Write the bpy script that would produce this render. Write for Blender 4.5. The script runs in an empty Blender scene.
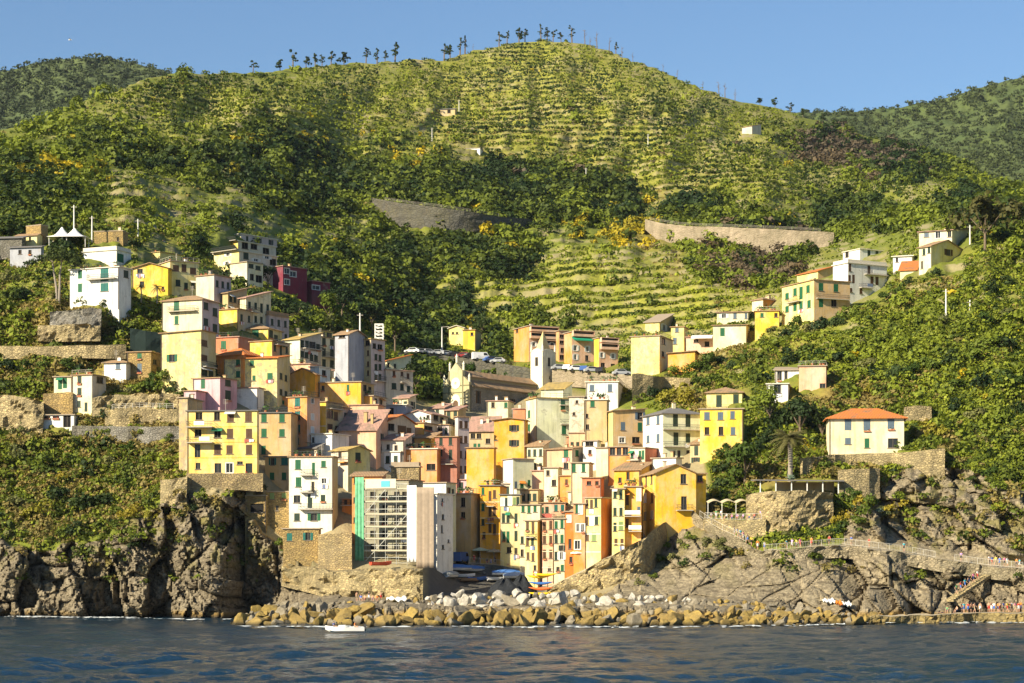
import bpy, math, random
import numpy as np
from mathutils import Vector, Matrix

F, HOR, CAMH = 2100.0, 572.0, 8.5          # focal length in pixels, horizon row, camera height
RNG = np.random.default_rng(7)
rnd = random.Random(11)
SC = bpy.context.scene
COL = SC.collection
R = math.radians

def at(px, py, Y):
    return Vector(((px - 512.0) / F * Y, Y, CAMH + (HOR - py) / F * Y))
def zpx(py, Y):
    return CAMH + (HOR - py) / F * Y

# ------------------------------------------------------------------ noise
def _h(ix, iy, iz, seed):
    a = (ix.astype(np.int64) * 374761393 + iy.astype(np.int64) * 668265263 + iz.astype(np.int64) * 2147483647 // 7 + seed * 144665) & 0xffffffff
    a = ((a ^ (a >> 13)) * 1274126177) & 0xffffffff
    a = ((a ^ (a >> 15)) * 2246822519) & 0xffffffff
    return ((a ^ (a >> 16)) & 0xffffff) / float(0xffffff)
def vnoise(x, y, z=None, seed=0):
    x = np.asarray(x, float); y = np.asarray(y, float)
    z = np.zeros_like(x) if z is None else np.asarray(z, float)
    ix, iy, iz = np.floor(x), np.floor(y), np.floor(z)
    fx, fy, fz = x - ix, y - iy, z - iz
    fx, fy, fz = [t * t * (3 - 2 * t) for t in (fx, fy, fz)]
    out = 0
    for dx in (0, 1):
        for dy in (0, 1):
            for dz in (0, 1):
                w = (fx if dx else 1 - fx) * (fy if dy else 1 - fy) * (fz if dz else 1 - fz)
                out = out + w * _h(ix + dx, iy + dy, iz + dz, seed)
    return out
def fbm(x, y, z=None, seed=0, o=4):
    s, a, t = 0, 1.0, 0
    for i in range(o):
        k = 2.03 ** i
        s = s + a * vnoise(x * k, y * k, None if z is None else z * k, seed + i * 17)
        t += a; a *= 0.5
    return s / t
def blocks(u, v, seed):
    """cellular blocks: (random offset per block, tilted facet, crack distance)"""
    iu, iv = np.floor(u), np.floor(v)
    b1 = np.full(u.shape, 1e9); b2 = b1.copy()
    off = np.zeros(u.shape); facet = np.zeros(u.shape)
    for du in (-1, 0, 1):
        for dv in (-1, 0, 1):
            cu, cv = iu + du, iv + dv
            zz = np.zeros_like(cu)
            fu = cu + _h(cu, cv, zz, seed); fv = cv + _h(cu, cv, zz, seed + 1)
            d = (u - fu) ** 2 + (v - fv) ** 2
            o = _h(cu, cv, zz, seed + 2) - 0.5
            tx = _h(cu, cv, zz, seed + 3) - 0.5; ty = _h(cu, cv, zz, seed + 4) - 0.5
            near = d < b1
            b2 = np.where(near, b1, np.minimum(b2, d))
            off = np.where(near, o, off)
            facet = np.where(near, tx * (u - fu) * 2 + ty * (v - fv) * 2, facet)
            b1 = np.where(near, d, b1)
    return off, facet, np.sqrt(b2) - np.sqrt(b1)

# ------------------------------------------------------------------ the land: distance of the ground along every line of sight, from a survey of points
CTRL = {
 -120: [(640,402),(617,400),(545,408),(440,432),(360,450),(300,475),(240,520),(200,590),(150,720),(120,950)],
 0:    [(640,398),(617,397),(545,403),(440,426),(350,446),(300,466),(245,505),(200,575),(150,690),(110,930)],
 100:  [(640,394),(617,393),(545,398),(440,420),(360,436),(305,452),(240,510),(180,640),(120,860),(90,990)],
 160:  [(640,390),(617,389),(545,392),(480,400),(440,416),(380,434),(300,468),(240,545),(170,720),(75,1060)],
 205:  [(640,376),(617,376),(600,377),(545,383),(490,394),(472,398),(440,414),(380,434),(300,476),(240,575),(160,780),(73,1110)],
 226:  [(640,377),(600,379),(545,384),(500,392),(490,395),(472,399),(440,417),(380,438),(310,480),(240,590),(160,790),(73,1160)],
 238:  [(640,391),(600,392),(540,394),(500,397),(472,401),(440,418),(380,440),(315,480),(240,600),(160,800),(73,1180)],
 262:  [(640,394),(600,395),(540,397),(500,401),(472,405),(440,422),(380,444),(330,475),(290,530),(200,730),(110,980),(72,1240)],
 288:  [(640,372),(610,374),(590,392),(548,398),(500,403),(450,422),(390,446),(340,482),(290,560),(200,760),(100,1050),(69,1290)],
 340:  [(640,340),(604,343),(597,374),(560,384),(500,402),(450,425),(400,452),(340,515),(250,690),(205,790),(100,1150),(63,1350)],
 420:  [(640,338),(604,341),(598,370),(566,381),(500,416),(440,456),(400,490),(352,580),(330,640),(235,810),(205,850),(100,1220),(61,1420)],
 460:  [(640,338),(604,341),(599,380),(590,391),(566,406),(545,414),(500,430),(440,460),(400,500),(352,590),(330,640),(232,820),(208,850),(100,1250),(54,1445)],
 500:  [(640,338),(604,341),(599,380),(590,391),(566,409),(545,416),(480,442),(420,484),(400,520),(352,590),(330,640),(232,820),(212,850),(100,1260),(46,1470)],
 545:  [(640,338),(604,341),(598,378),(585,390),(566,398),(500,424),(450,444),(400,496),(368,548),(335,605),(240,795),(210,858),(100,1268),(41,1486)],
 575:  [(640,338),(604,341),(597,374),(585,384),(566,394),(500,420),(450,442),(400,490),(368,545),(335,600),(240,790),(210,860),(100,1270),(40,1490)],
 620:  [(640,338),(604,341),(596,366),(570,380),(545,396),(500,414),(450,436),(400,474),(372,515),(330,590),(270,700),(225,830),(100,1260),(56,1470)],
 700:  [(640,338),(606,342),(600,358),(560,374),(522,391),(500,399),(450,421),(400,450),(360,505),(330,560),(290,650),(252,780),(226,790),(150,1080),(88,1370)],
 780:  [(640,342),(612,346),(606,354),(550,368),(520,378),(480,394),(440,414),(390,444),(340,490),(310,540),(280,640),(250,790),(228,800),(180,1010),(108,1400)],
 850:  [(640,346),(615,350),(550,368),(510,380),(480,390),(450,412),(400,432),(340,464),(305,508),(270,590),(245,700),(200,950),(124,1430)],
 930:  [(640,350),(618,353),(555,368),(500,382),(470,390),(420,414),(340,448),(290,480),(270,495),(240,540),(222,660),(200,860),(155,1300)],
 1000: [(640,353),(620,355),(560,364),(500,378),(460,392),(380,418),(300,452),(240,500),(215,545),(204,760),(183,1250)],
 1150: [(640,355),(620,357),(560,366),(500,380),(460,394),(380,420),(300,456),(240,508),(205,560),(190,760),(176,1250)],
}
RIDGE_PX = np.array([-120,0,50,100,150,175,200,250,300,340,400,440,480,520,545,580,620,660,700,740,790,830,880,930,1000,1024,1150.])
RIDGE_PY = np.array([160,130,116,97,79,74,74,74,68,64,63,60,50,43,40,44,56,72,88,102,112,124,139,155,181,190,205.])
GX = np.arange(-120, 1151, 4.0); GY = np.arange(0, 645, 2.0)
_cx = sorted(CTRL)
_cols = np.array([np.interp(GY, [p for p, _ in CTRL[c][::-1]], [y for _, y in CTRL[c][::-1]]) for c in _cx])
for k, c in enumerate(_cx):           # above the surveyed ridge the depth keeps growing
    p0 = CTRL[c][-1][0]
    _cols[k] += np.maximum(0, p0 - GY) * 4.0
_D = np.array([[np.interp(x, _cx, _cols[:, j]) for x in GX] for j in range(len(GY))])
def _smooth(a, s, axis):
    n = int(3 * s) + 1
    k = np.exp(-0.5 * (np.arange(-n, n + 1) / s) ** 2); k /= k.sum()
    p = np.pad(a, [(n, n) if i == axis else (0, 0) for i in range(2)], mode='edge')
    return np.apply_along_axis(lambda r: np.convolve(r, k, 'valid'), axis, p)
_Dh = _smooth(_smooth(_D, 4.5, 1), 2.2, 0)
_Dl = _smooth(_smooth(_D, 1.8, 1), 1.2, 0)
_w = np.clip((GY - 430) / 60, 0, 1)[:, None]
_D = _Dh * (1 - _w) + _Dl * _w
for j in range(len(GY) - 2, -1, -1):
    _D[j] = np.maximum(_D[j], _D[j + 1] + 0.08)
def Dn(px, py):
    fx = np.clip((np.asarray(px, float) - GX[0]) / 4.0, 0, len(GX) - 1.001); fy = np.clip(np.asarray(py, float) / 2.0, 0, len(GY) - 1.001)
    i, j = fx.astype(int), fy.astype(int); u, v = fx - i, fy - j
    return (_D[j, i] * (1 - u) + _D[j, i + 1] * u) * (1 - v) + (_D[j + 1, i] * (1 - u) + _D[j + 1, i + 1] * u) * v
def D(px, py):
    return float(Dn(px, py))

# ------------------------------------------------------------------ mesh and object helpers
def np_mesh(name, V, Q, mats, attrs=None, midx=None, smooth=False):
    """mesh from vertex array and a quad (or triangle) array"""
    me = bpy.data.meshes.new(name)
    V = np.ascontiguousarray(V, np.float32); Q = np.ascontiguousarray(Q, np.int32)
    n, k = Q.shape
    me.vertices.add(len(V)); me.vertices.foreach_set('co', V.ravel())
    me.loops.add(n * k); me.loops.foreach_set('vertex_index', Q.ravel())
    me.polygons.add(n)
    me.polygons.foreach_set('loop_start', np.arange(0, n * k, k, dtype=np.int32))
    me.polygons.foreach_set('loop_total', np.full(n, k, dtype=np.int32))
    me.polygons.foreach_set('use_smooth', np.full(n, smooth))
    if midx is not None: me.polygons.foreach_set('material_index', np.asarray(midx, np.int32))
    for m in (mats if isinstance(mats, (list, tuple)) else [mats]): me.materials.append(m)
    for an, av in (attrs or {}).items():
        av = np.asarray(av, np.float32)
        if av.ndim == 2:
            a = me.attributes.new(an, 'FLOAT_COLOR', 'POINT'); a.data.foreach_set('color', np.ascontiguousarray(av).ravel())
        else:
            a = me.attributes.new(an, 'FLOAT', 'POINT'); a.data.foreach_set('value', av)
    me.update(calc_edges=True); me.validate()
    return me
class MB:
    """collects boxes, bars and polygons; build() links them as one mesh object"""
    def __init__(s): s.v = []; s.f = []; s.m = []
    def poly(s, pts, m=0):
        b = len(s.v); s.v += [tuple(p) for p in pts]; s.f.append(tuple(range(b, b + len(pts)))); s.m.append(m)
    def frame(s, o, ex, ey, ez, m=0):
        o, ex, ey, ez = Vector(o), Vector(ex), Vector(ey), Vector(ez)
        b = len(s.v)
        for i in (0, 1):
            for j in (0, 1):
                for k in (0, 1): s.v.append(tuple(o + ex * i + ey * j + ez * k))
        for q in ((0,1,3,2),(4,6,7,5),(0,4,5,1),(2,3,7,6),(0,2,6,4),(1,5,7,3)):
            s.f.append(tuple(b + i for i in q)); s.m.append(m)
    def box(s, x0, x1, y0, y1, z0, z1, m=0):
        s.frame((x0, y0, z0), (x1 - x0, 0, 0), (0, y1 - y0, 0), (0, 0, z1 - z0), m)
    def bar(s, a, b, t, m=0, t2=None):
        a, b = Vector(a), Vector(b); d = b - a
        if d.length < 1e-6: return
        up = Vector((0, 0, 1)) if abs(d.normalized().z) < .95 else Vector((1, 0, 0))
        e = d.cross(up).normalized(); g = e.cross(d).normalized(); t2 = t if t2 is None else t2
        s.frame(a - e * t / 2 - g * t2 / 2, e * t, g * t2, d, m)
    def tube(s, pts, rad, n=6, m=0, cap=True):
        pts = [Vector(p) for p in pts]; rad = rad if isinstance(rad, (list, tuple)) else [rad] * len(pts)
        b = len(s.v)
        for i, p in enumerate(pts):
            d = (pts[min(i + 1, len(pts) - 1)] - pts[max(i - 1, 0)]).normalized()
            up = Vector((0, 0, 1)) if abs(d.z) < .9 else Vector((1, 0, 0))
            e = d.cross(up).normalized(); g = d.cross(e)
            for k in range(n):
                t = 2 * math.pi * k / n
                s.v.append(tuple(p + (e * math.cos(t) + g * math.sin(t)) * rad[i]))
        for i in range(len(pts) - 1):
            for k in range(n):
                s.f.append((b + i * n + k, b + i * n + (k + 1) % n, b + (i + 1) * n + (k + 1) % n, b + (i + 1) * n + k)); s.m.append(m)
        if cap:
            s.f.append(tuple(b + k for k in range(n))[::-1]); s.m.append(m)
            s.f.append(tuple(b + (len(pts) - 1) * n + k for k in range(n))); s.m.append(m)
    def rings(s, rings, m=0, cap=True):
        n = len(rings[0]); b = len(s.v)
        for r in rings: s.v += [tuple(p) for p in r]
        for i in range(len(rings) - 1):
            for k in range(n):
                s.f.append((b + i * n + k, b + i * n + (k + 1) % n, b + (i + 1) * n + (k + 1) % n, b + (i + 1) * n + k)); s.m.append(m)
        if cap:
            s.f.append(tuple(b + k for k in range(n))[::-1]); s.m.append(m)
            s.f.append(tuple(b + (len(rings) - 1) * n + k for k in range(n))); s.m.append(m)
    def mesh(s, name, mats, smooth=False):
        me = bpy.data.meshes.new(name); me.from_pydata(s.v, [], s.f)
        for m in (mats if isinstance(mats, (list, tuple)) else [mats]): me.materials.append(m)
        me.polygons.foreach_set('material_index', s.m); me.polygons.foreach_set('use_smooth', [smooth] * len(s.f))
        me.update(); return me
    def build(s, name, mats, parent=None, loc=None, smooth=False):
        return link(name, s.mesh(name, mats, smooth), parent, loc)
def link(name, me, parent=None, loc=None, rz=0.0):
    o = bpy.data.objects.new(name, me); COL.objects.link(o)
    if parent is not None: o.parent = parent
    if loc is not None: o.location = loc
    if rz: o.rotation_euler.z = rz
    return o
def tag(o, label, cat, group=None, kind=None):
    if label: o['label'] = label
    if cat: o['category'] = cat
    if group: o['group'] = group
    if kind: o['kind'] = kind
    return o
def empty(name, loc, rz=0.0, label=None, cat=None, group=None):
    o = bpy.data.objects.new(name, None); COL.objects.link(o); o.location = loc; o.rotation_euler.z = rz
    return tag(o, label, cat, group)
def copy_tree(o, parent=None):
    c = o.copy(); COL.objects.link(c)
    if parent is not None: c.parent = parent
    for ch in KIDS.get(o.name, []): copy_tree(ch, c)
    return c
KIDS = {}
def kids(o, *ch): KIDS.setdefault(o.name, []).extend(ch)

# ------------------------------------------------------------------ materials
def nodes(name):
    m = bpy.data.materials.new(name); m.use_nodes = True
    nt = m.node_tree; nt.nodes.clear()
    out = nt.nodes.new('ShaderNodeOutputMaterial'); b = nt.nodes.new('ShaderNodeBsdfPrincipled')
    nt.links.new(b.outputs[0], out.inputs[0]); b.inputs['Specular IOR Level'].default_value = 0.25
    return m, nt, b, out
def N(nt, t, **kw):
    n = nt.nodes.new(t)
    for k, v in kw.items():
        if k in n.inputs: n.inputs[k].default_value = v
        else: setattr(n, k, v)
    return n
def mixc(nt, f, a, b, mode='MIX'):
    n = nt.nodes.new('ShaderNodeMix'); n.data_type = 'RGBA'; n.blend_type = mode
    for s, v in ((0, f), (6, a), (7, b)):
        if hasattr(v, 'is_output'): nt.links.new(v, n.inputs[s])
        else: n.inputs[s].default_value = v if s == 0 else (tuple(v) + (1,))[:4]
    return n.outputs[2]
def ramp(nt, src, p0, p1):
    n = nt.nodes.new('ShaderNodeMapRange'); nt.links.new(src, n.inputs[0]); n.inputs[1].default_value = p0; n.inputs[2].default_value = p1
    return n.outputs[0]
def noise(nt, vec, scale, detail=4.0, rough=0.6):
    n = nt.nodes.new('ShaderNodeTexNoise'); n.inputs['Scale'].default_value = scale; n.inputs['Detail'].default_value = detail; n.inputs['Roughness'].default_value = rough
    if vec is not None: nt.links.new(vec, n.inputs['Vector'])
    return n.outputs['Fac']
def mapped(nt, vec, s):
    n = nt.nodes.new('ShaderNodeMapping'); n.inputs['Scale'].default_value = s; nt.links.new(vec, n.inputs['Vector']); return n.outputs[0]
def geo_pos(nt): return nt.nodes.new('ShaderNodeNewGeometry').outputs['Position']
def bump(nt, b, h, dist, st=1.0):
    n = nt.nodes.new('ShaderNodeBump'); n.inputs['Distance'].default_value = dist; n.inputs['Strength'].default_value = st
    nt.links.new(h, n.inputs['Height']); nt.links.new(n.outputs[0], b.inputs['Normal'])
MATS = {}
def plain(name, c, rough=0.7, metal=0.0, var=0.12):
    if name in MATS: return MATS[name]
    m, nt, b, _ = nodes(name); p = geo_pos(nt)
    f = noise(nt, p, 1.7, 3.0)
    nt.links.new(mixc(nt, f, [x * (1 - var) for x in c], [min(1, x * (1 + var)) for x in c]), b.inputs['Base Color'])
    b.inputs['Roughness'].default_value = rough; b.inputs['Metallic'].default_value = metal
    MATS[name] = m; return m
def plaster(name, c, wear=0.35):
    """painted render: slow tone changes, rain streaks, flaked patches showing the grey base coat"""
    if name in MATS: return MATS[name]
    m, nt, b, _ = nodes(name); p = geo_pos(nt)
    big = noise(nt, p, 0.22, 3.0); fine = noise(nt, p, 2.4, 4.0, 0.7)
    streak = noise(nt, mapped(nt, p, (1.6, 1.6, 0.12)), 1.0, 4.0, 0.65)
    base = mixc(nt, ramp(nt, big, .3, .7), [x * .78 for x in c], [min(.92, x * 1.08) for x in c])
    dirt = [x * .5 + .035 for x in c]
    c1 = mixc(nt, ramp(nt, streak, .50, .74), base, dirt)
    fade = noise(nt, mapped(nt, p, (.5, .5, .3)), .55, 5.0, .7); lum = c[0] * .3 + c[1] * .6 + c[2] * .1
    c1 = mixc(nt, ramp(nt, fade, .45, .7), c1, [min(.85, x * .62 + lum * .42 + .02) for x in c])
    patch = noise(nt, p, 0.55 if wear < .9 else .8, 5.0, 0.72)
    k = .6 if wear < .9 else .92; flake = [.30 * k + c[0] * (1 - k), .26 * k + c[1] * (1 - k), .19 * k + c[2] * (1 - k)]
    lo = .61 if wear < .9 else .50
    mul = nt.nodes.new('ShaderNodeMath'); mul.operation = 'MULTIPLY'; mul.inputs[1].default_value = .75
    nt.links.new(ramp(nt, patch, lo, lo + .06), mul.inputs[0])
    c2 = mixc(nt, mul.outputs[0], c1, flake)
    c3 = mixc(nt, ramp(nt, fine, .35, .7), mixc(nt, .12, c2, (.1, .09, .07)), c2)
    nt.links.new(c3, b.inputs['Base Color']); b.inputs['Roughness'].default_value = .85
    bump(nt, b, fine, .04, .5)
    MATS[name] = m; return m
def masonry(name, c, c2, scale=1.0, mortar=(.3, .27, .2)):
    if name in MATS: return MATS[name]
    m, nt, b, _ = nodes(name); p = geo_pos(nt)
    v = nt.nodes.new('ShaderNodeTexVoronoi'); v.inputs['Scale'].default_value = 1.0
    nt.links.new(mapped(nt, p, (1.5 * scale, 1.5 * scale, 2.6 * scale)), v.inputs['Vector'])
    e = nt.nodes.new('ShaderNodeTexVoronoi'); e.feature = 'DISTANCE_TO_EDGE'; e.inputs['Scale'].default_value = 1.0
    nt.links.new(mapped(nt, p, (1.5 * scale, 1.5 * scale, 2.6 * scale)), e.inputs['Vector'])
    sep = nt.nodes.new('ShaderNodeSeparateColor'); nt.links.new(v.outputs['Color'], sep.inputs[0])
    a = mixc(nt, sep.outputs[0], c, c2)
    a = mixc(nt, ramp(nt, noise(nt, p, .16, 5.0, .7), .38, .66), a, mixc(nt, .62, a, (.12, .11, .06)))
    a = mixc(nt, ramp(nt, noise(nt, mapped(nt, p, (.5, .5, .12)), 1.0, 5.0, .7), .5, .68), a, mixc(nt, .6, a, (.10, .08, .05)))
    a = mixc(nt, ramp(nt, e.outputs['Distance'], .0, .08), mortar, a)
    nt.links.new(a, b.inputs['Base Color']); b.inputs['Roughness'].default_value = .92
    bump(nt, b, ramp(nt, e.outputs['Distance'], 0, .15), .12, .9)
    MATS[name] = m; return m
def tiles(name, c, c2):
    if name in MATS: return MATS[name]
    m, nt, b, _ = nodes(name); p = geo_pos(nt)
    f = noise(nt, p, 3.2, 3.0, .7); g = noise(nt, p, .5, 4.0, .65)
    a = mixc(nt, ramp(nt, f, .3, .7), c, c2)
    a = mixc(nt, ramp(nt, g, .5, .72), a, (.17, .15, .10))
    w = nt.nodes.new('ShaderNodeTexWave'); w.inputs['Scale'].default_value = 1.1; w.inputs['Distortion'].default_value = 1.5
    nt.links.new(p, w.inputs['Vector'])
    nt.links.new(a, b.inputs['Base Color']); b.inputs['Roughness'].default_value = .85
    bump(nt, b, w.outputs['Fac'], .1, .6)
    MATS[name] = m; return m
def leafmat(name, a, c, attr='tint', trans=.25):
    """foliage between two species colours picked per plant, with small leaf-to-leaf variation"""
    if name in MATS: return MATS[name]
    m, nt, b, out = nodes(name); p = geo_pos(nt)
    if attr == 'tint':
        t = nt.nodes.new('ShaderNodeAttribute'); t.attribute_name = 'tint'; f = t.outputs['Fac']
    elif attr == 'obj': f = nt.nodes.new('ShaderNodeObjectInfo').outputs['Random']
    else: f = noise(nt, p, .3, 3.0)
    base = mixc(nt, f, a, c)
    fine = noise(nt, p, 2.2, 2.0, .7)
    base = mixc(nt, ramp(nt, fine, .3, .7), mixc(nt, .35, base, (.008, .014, .004)), base)
    nt.links.new(base, b.inputs['Base Color']); b.inputs['Roughness'].default_value = .65
    tr = nt.nodes.new('ShaderNodeBsdfTranslucent'); nt.links.new(base, tr.inputs[0])
    ms = nt.nodes.new('ShaderNodeMixShader'); ms.inputs[0].default_value = trans
    nt.links.new(b.outputs[0], ms.inputs[1]); nt.links.new(tr.outputs[0], ms.inputs[2]); nt.links.new(ms.outputs[0], out.inputs[0])
    MATS[name] = m; return m
# ------------------------------------------------------------------ what grows where (survey blobs: centre, half sizes, weight)
DARK = [(30,205,70,40,1),(150,165,55,28,.55),(255,152,58,20,.85),(300,180,60,40,1),(390,185,80,20,1.1),(510,186,90,24,1.3),(430,258,110,26,.9),(330,300,55,40,1.1),
        (440,312,60,30,.9),(560,215,70,16,.6),(625,208,45,14,.9),(690,212,45,14,1),(745,270,60,28,.9),(850,215,50,22,.9),(830,150,60,26,1),(900,165,80,26,1),(990,215,45,24,1.2),
        (20,240,60,22,1),(300,285,60,25,1.1),(405,335,60,34,1.3),(430,385,32,28,1.2),(480,360,55,14,1),(215,250,40,22,.8),(560,330,30,14,.5),(610,190,40,14,.8),(520,280,60,16,.5),(650,225,40,12,.7),(760,232,50,12,.7),(90,140,50,18,.5),(530,320,16,14,.8)]
VINE = [(560,100,180,80,1.0),(330,105,120,42,.85),(450,85,90,40,.95),(560,66,100,34,1),(680,105,80,34,1),(660,140,130,50,1),(740,165,90,40,1.1),(580,285,60,32,1.1),(670,315,100,34,1.2),(480,300,80,24,1),(560,310,60,20,.9),(420,130,100,50,.6),(210,108,100,34,1),(250,225,90,40,.35),(760,330,70,24,.8),(150,205,60,30,.5),(920,182,60,20,.6),(440,280,60,16,.5)]
BROOM = [(345,96,60,14,1),(345,138,60,12,1),(400,152,42,12,1),(620,236,44,16,1),(55,172,42,7,1),(440,128,40,12,.5),(520,70,50,14,.35),(470,95,60,20,.4),(290,118,40,12,.6),(655,250,30,10,.5),(380,118,40,10,.6)]
DRY = [(540,110,120,55,.8),(480,90,80,40,.6),(640,170,100,40,.6),(660,260,30,40,.6),(730,290,60,30,.5),(60,325,60,22,1),(90,390,80,40,.8),(150,420,40,30,.8),(700,400,50,20,.7),(860,395,60,16,1),(720,355,40,18,.7),(940,285,30,14,.7),(780,480,50,25,.6),(420,150,60,30,.3),(620,210,60,12,.5)]
def blobs(B, px, py, seed):
    px = np.asarray(px, float); py = np.asarray(py, float)
    n = fbm(px / 26, py / 15, None, seed, 4) - .5
    s = np.zeros(px.shape)
    for cx, cy, rx, ry, w in B:
        s = np.maximum(s, w * np.exp(-(((px - cx) / rx) ** 2 + ((py - cy) / ry) ** 2)))
    return np.clip(s * 1.25 + n * 1.3 - .12, 0, 1)
CLIFF_X = [-120,0,40,80,120,150,180,205,222,235,250,262,285,305,340,360,420,440,540,560,600,640,655,680,705,722,742,760,800,840,850,870,890,915,945,975,1000,1150]
CLIFF_Y = [540,538,546,540,528,504,492,492,488,482,500,532,545,556,580,590,594,600,604,600,596,560,528,518,522,532,544,548,546,540,500,492,478,462,466,470,486,500]
def cliff_top(px): return np.interp(px, CLIFF_X, CLIFF_Y)

# ------------------------------------------------------------------ ground materials
def ground_material():
    m, nt, b, _ = nodes('ground'); p = geo_pos(nt)
    z = nt.nodes.new('ShaderNodeAttribute'); z.attribute_name = 'zone'
    sep = nt.nodes.new('ShaderNodeSeparateColor'); nt.links.new(z.outputs['Color'], sep.inputs[0])
    dry, vine, wall = sep.outputs[0], sep.outputs[1], sep.outputs[2]
    n1 = noise(nt, p, .09, 5.0, .65); n2 = noise(nt, p, .7, 4.0, .7)
    green = mixc(nt, n1, (.09, .12, .013), (.25, .275, .026))
    dryc = mixc(nt, n2, (.40, .29, .07), (.25, .19, .05))
    vinec = mixc(nt, n2, (.24, .27, .03), (.40, .36, .05))
    a = mixc(nt, dry, green, dryc); a = mixc(nt, vine, a, vinec)
    a = mixc(nt, ramp(nt, n2, .30, .75), mixc(nt, .5, a, (.05, .055, .015)), a)
    stone = mixc(nt, n2, (.22, .18, .1), (.36, .3, .17))
    a = mixc(nt, wall, a, stone)
    a = mixc(nt, z.outputs['Alpha'], a, mixc(nt, n2, (.075, .07, .06), (.13, .12, .10)))      # slip paving, its colour darkened to carry the harbour shade
    nt.links.new(a, b.inputs['Base Color']); b.inputs['Roughness'].default_value = .95
    bump(nt, b, n2, .5, .8)
    return m
def rock_material(name='cliff_rock'):
    m, nt, b, _ = nodes(name); p = geo_pos(nt)
    t = nt.nodes.new('ShaderNodeAttribute'); t.attribute_name = 'zone'
    sep = nt.nodes.new('ShaderNodeSeparateColor'); nt.links.new(t.outputs['Color'], sep.inputs[0])
    n1 = noise(nt, p, .22, 6.0, .7); n2 = noise(nt, p, 1.3, 6.0, .75)
    strata = noise(nt, mapped(nt, p, (.25, .25, 1.6)), 1.0, 5.0, .7)
    brown = mixc(nt, ramp(nt, n1, .3, .7), (.22, .18, .115), (.42, .355, .24))
    grey = mixc(nt, ramp(nt, n1, .3, .7), (.31, .26, .165), (.50, .41, .26))
    a = mixc(nt, sep.outputs[0], brown, grey)
    a = mixc(nt, ramp(nt, strata, .5, .75), a, (.10, .075, .045))
    a = mixc(nt, ramp(nt, n2, .42, .62), mixc(nt, .6, a, (.04, .03, .02)), a)
    a = mixc(nt, sep.outputs[1], a, mixc(nt, n2, (.13, .14, .03), (.27, .21, .07)))     # grass on ledges
    a = mixc(nt, sep.outputs[2], a, mixc(nt, n2, (.42, .26, .05), (.27, .17, .05)))     # ochre band that the sea keeps wet
    sx = nt.nodes.new('ShaderNodeSeparateXYZ'); nt.links.new(p, sx.inputs[0])
    wet = nt.nodes.new('ShaderNodeMapRange'); nt.links.new(sx.outputs[2], wet.inputs[0]); wet.inputs[1].default_value = 1.1; wet.inputs[2].default_value = .35
    a = mixc(nt, wet.outputs[0], a, (.05, .04, .025))
    nt.links.new(a, b.inputs['Base Color']); b.inputs['Roughness'].default_value = .9
    bump(nt, b, n2, .6, .9)
    return m
M_GROUND, M_ROCK = ground_material(), rock_material()

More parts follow.
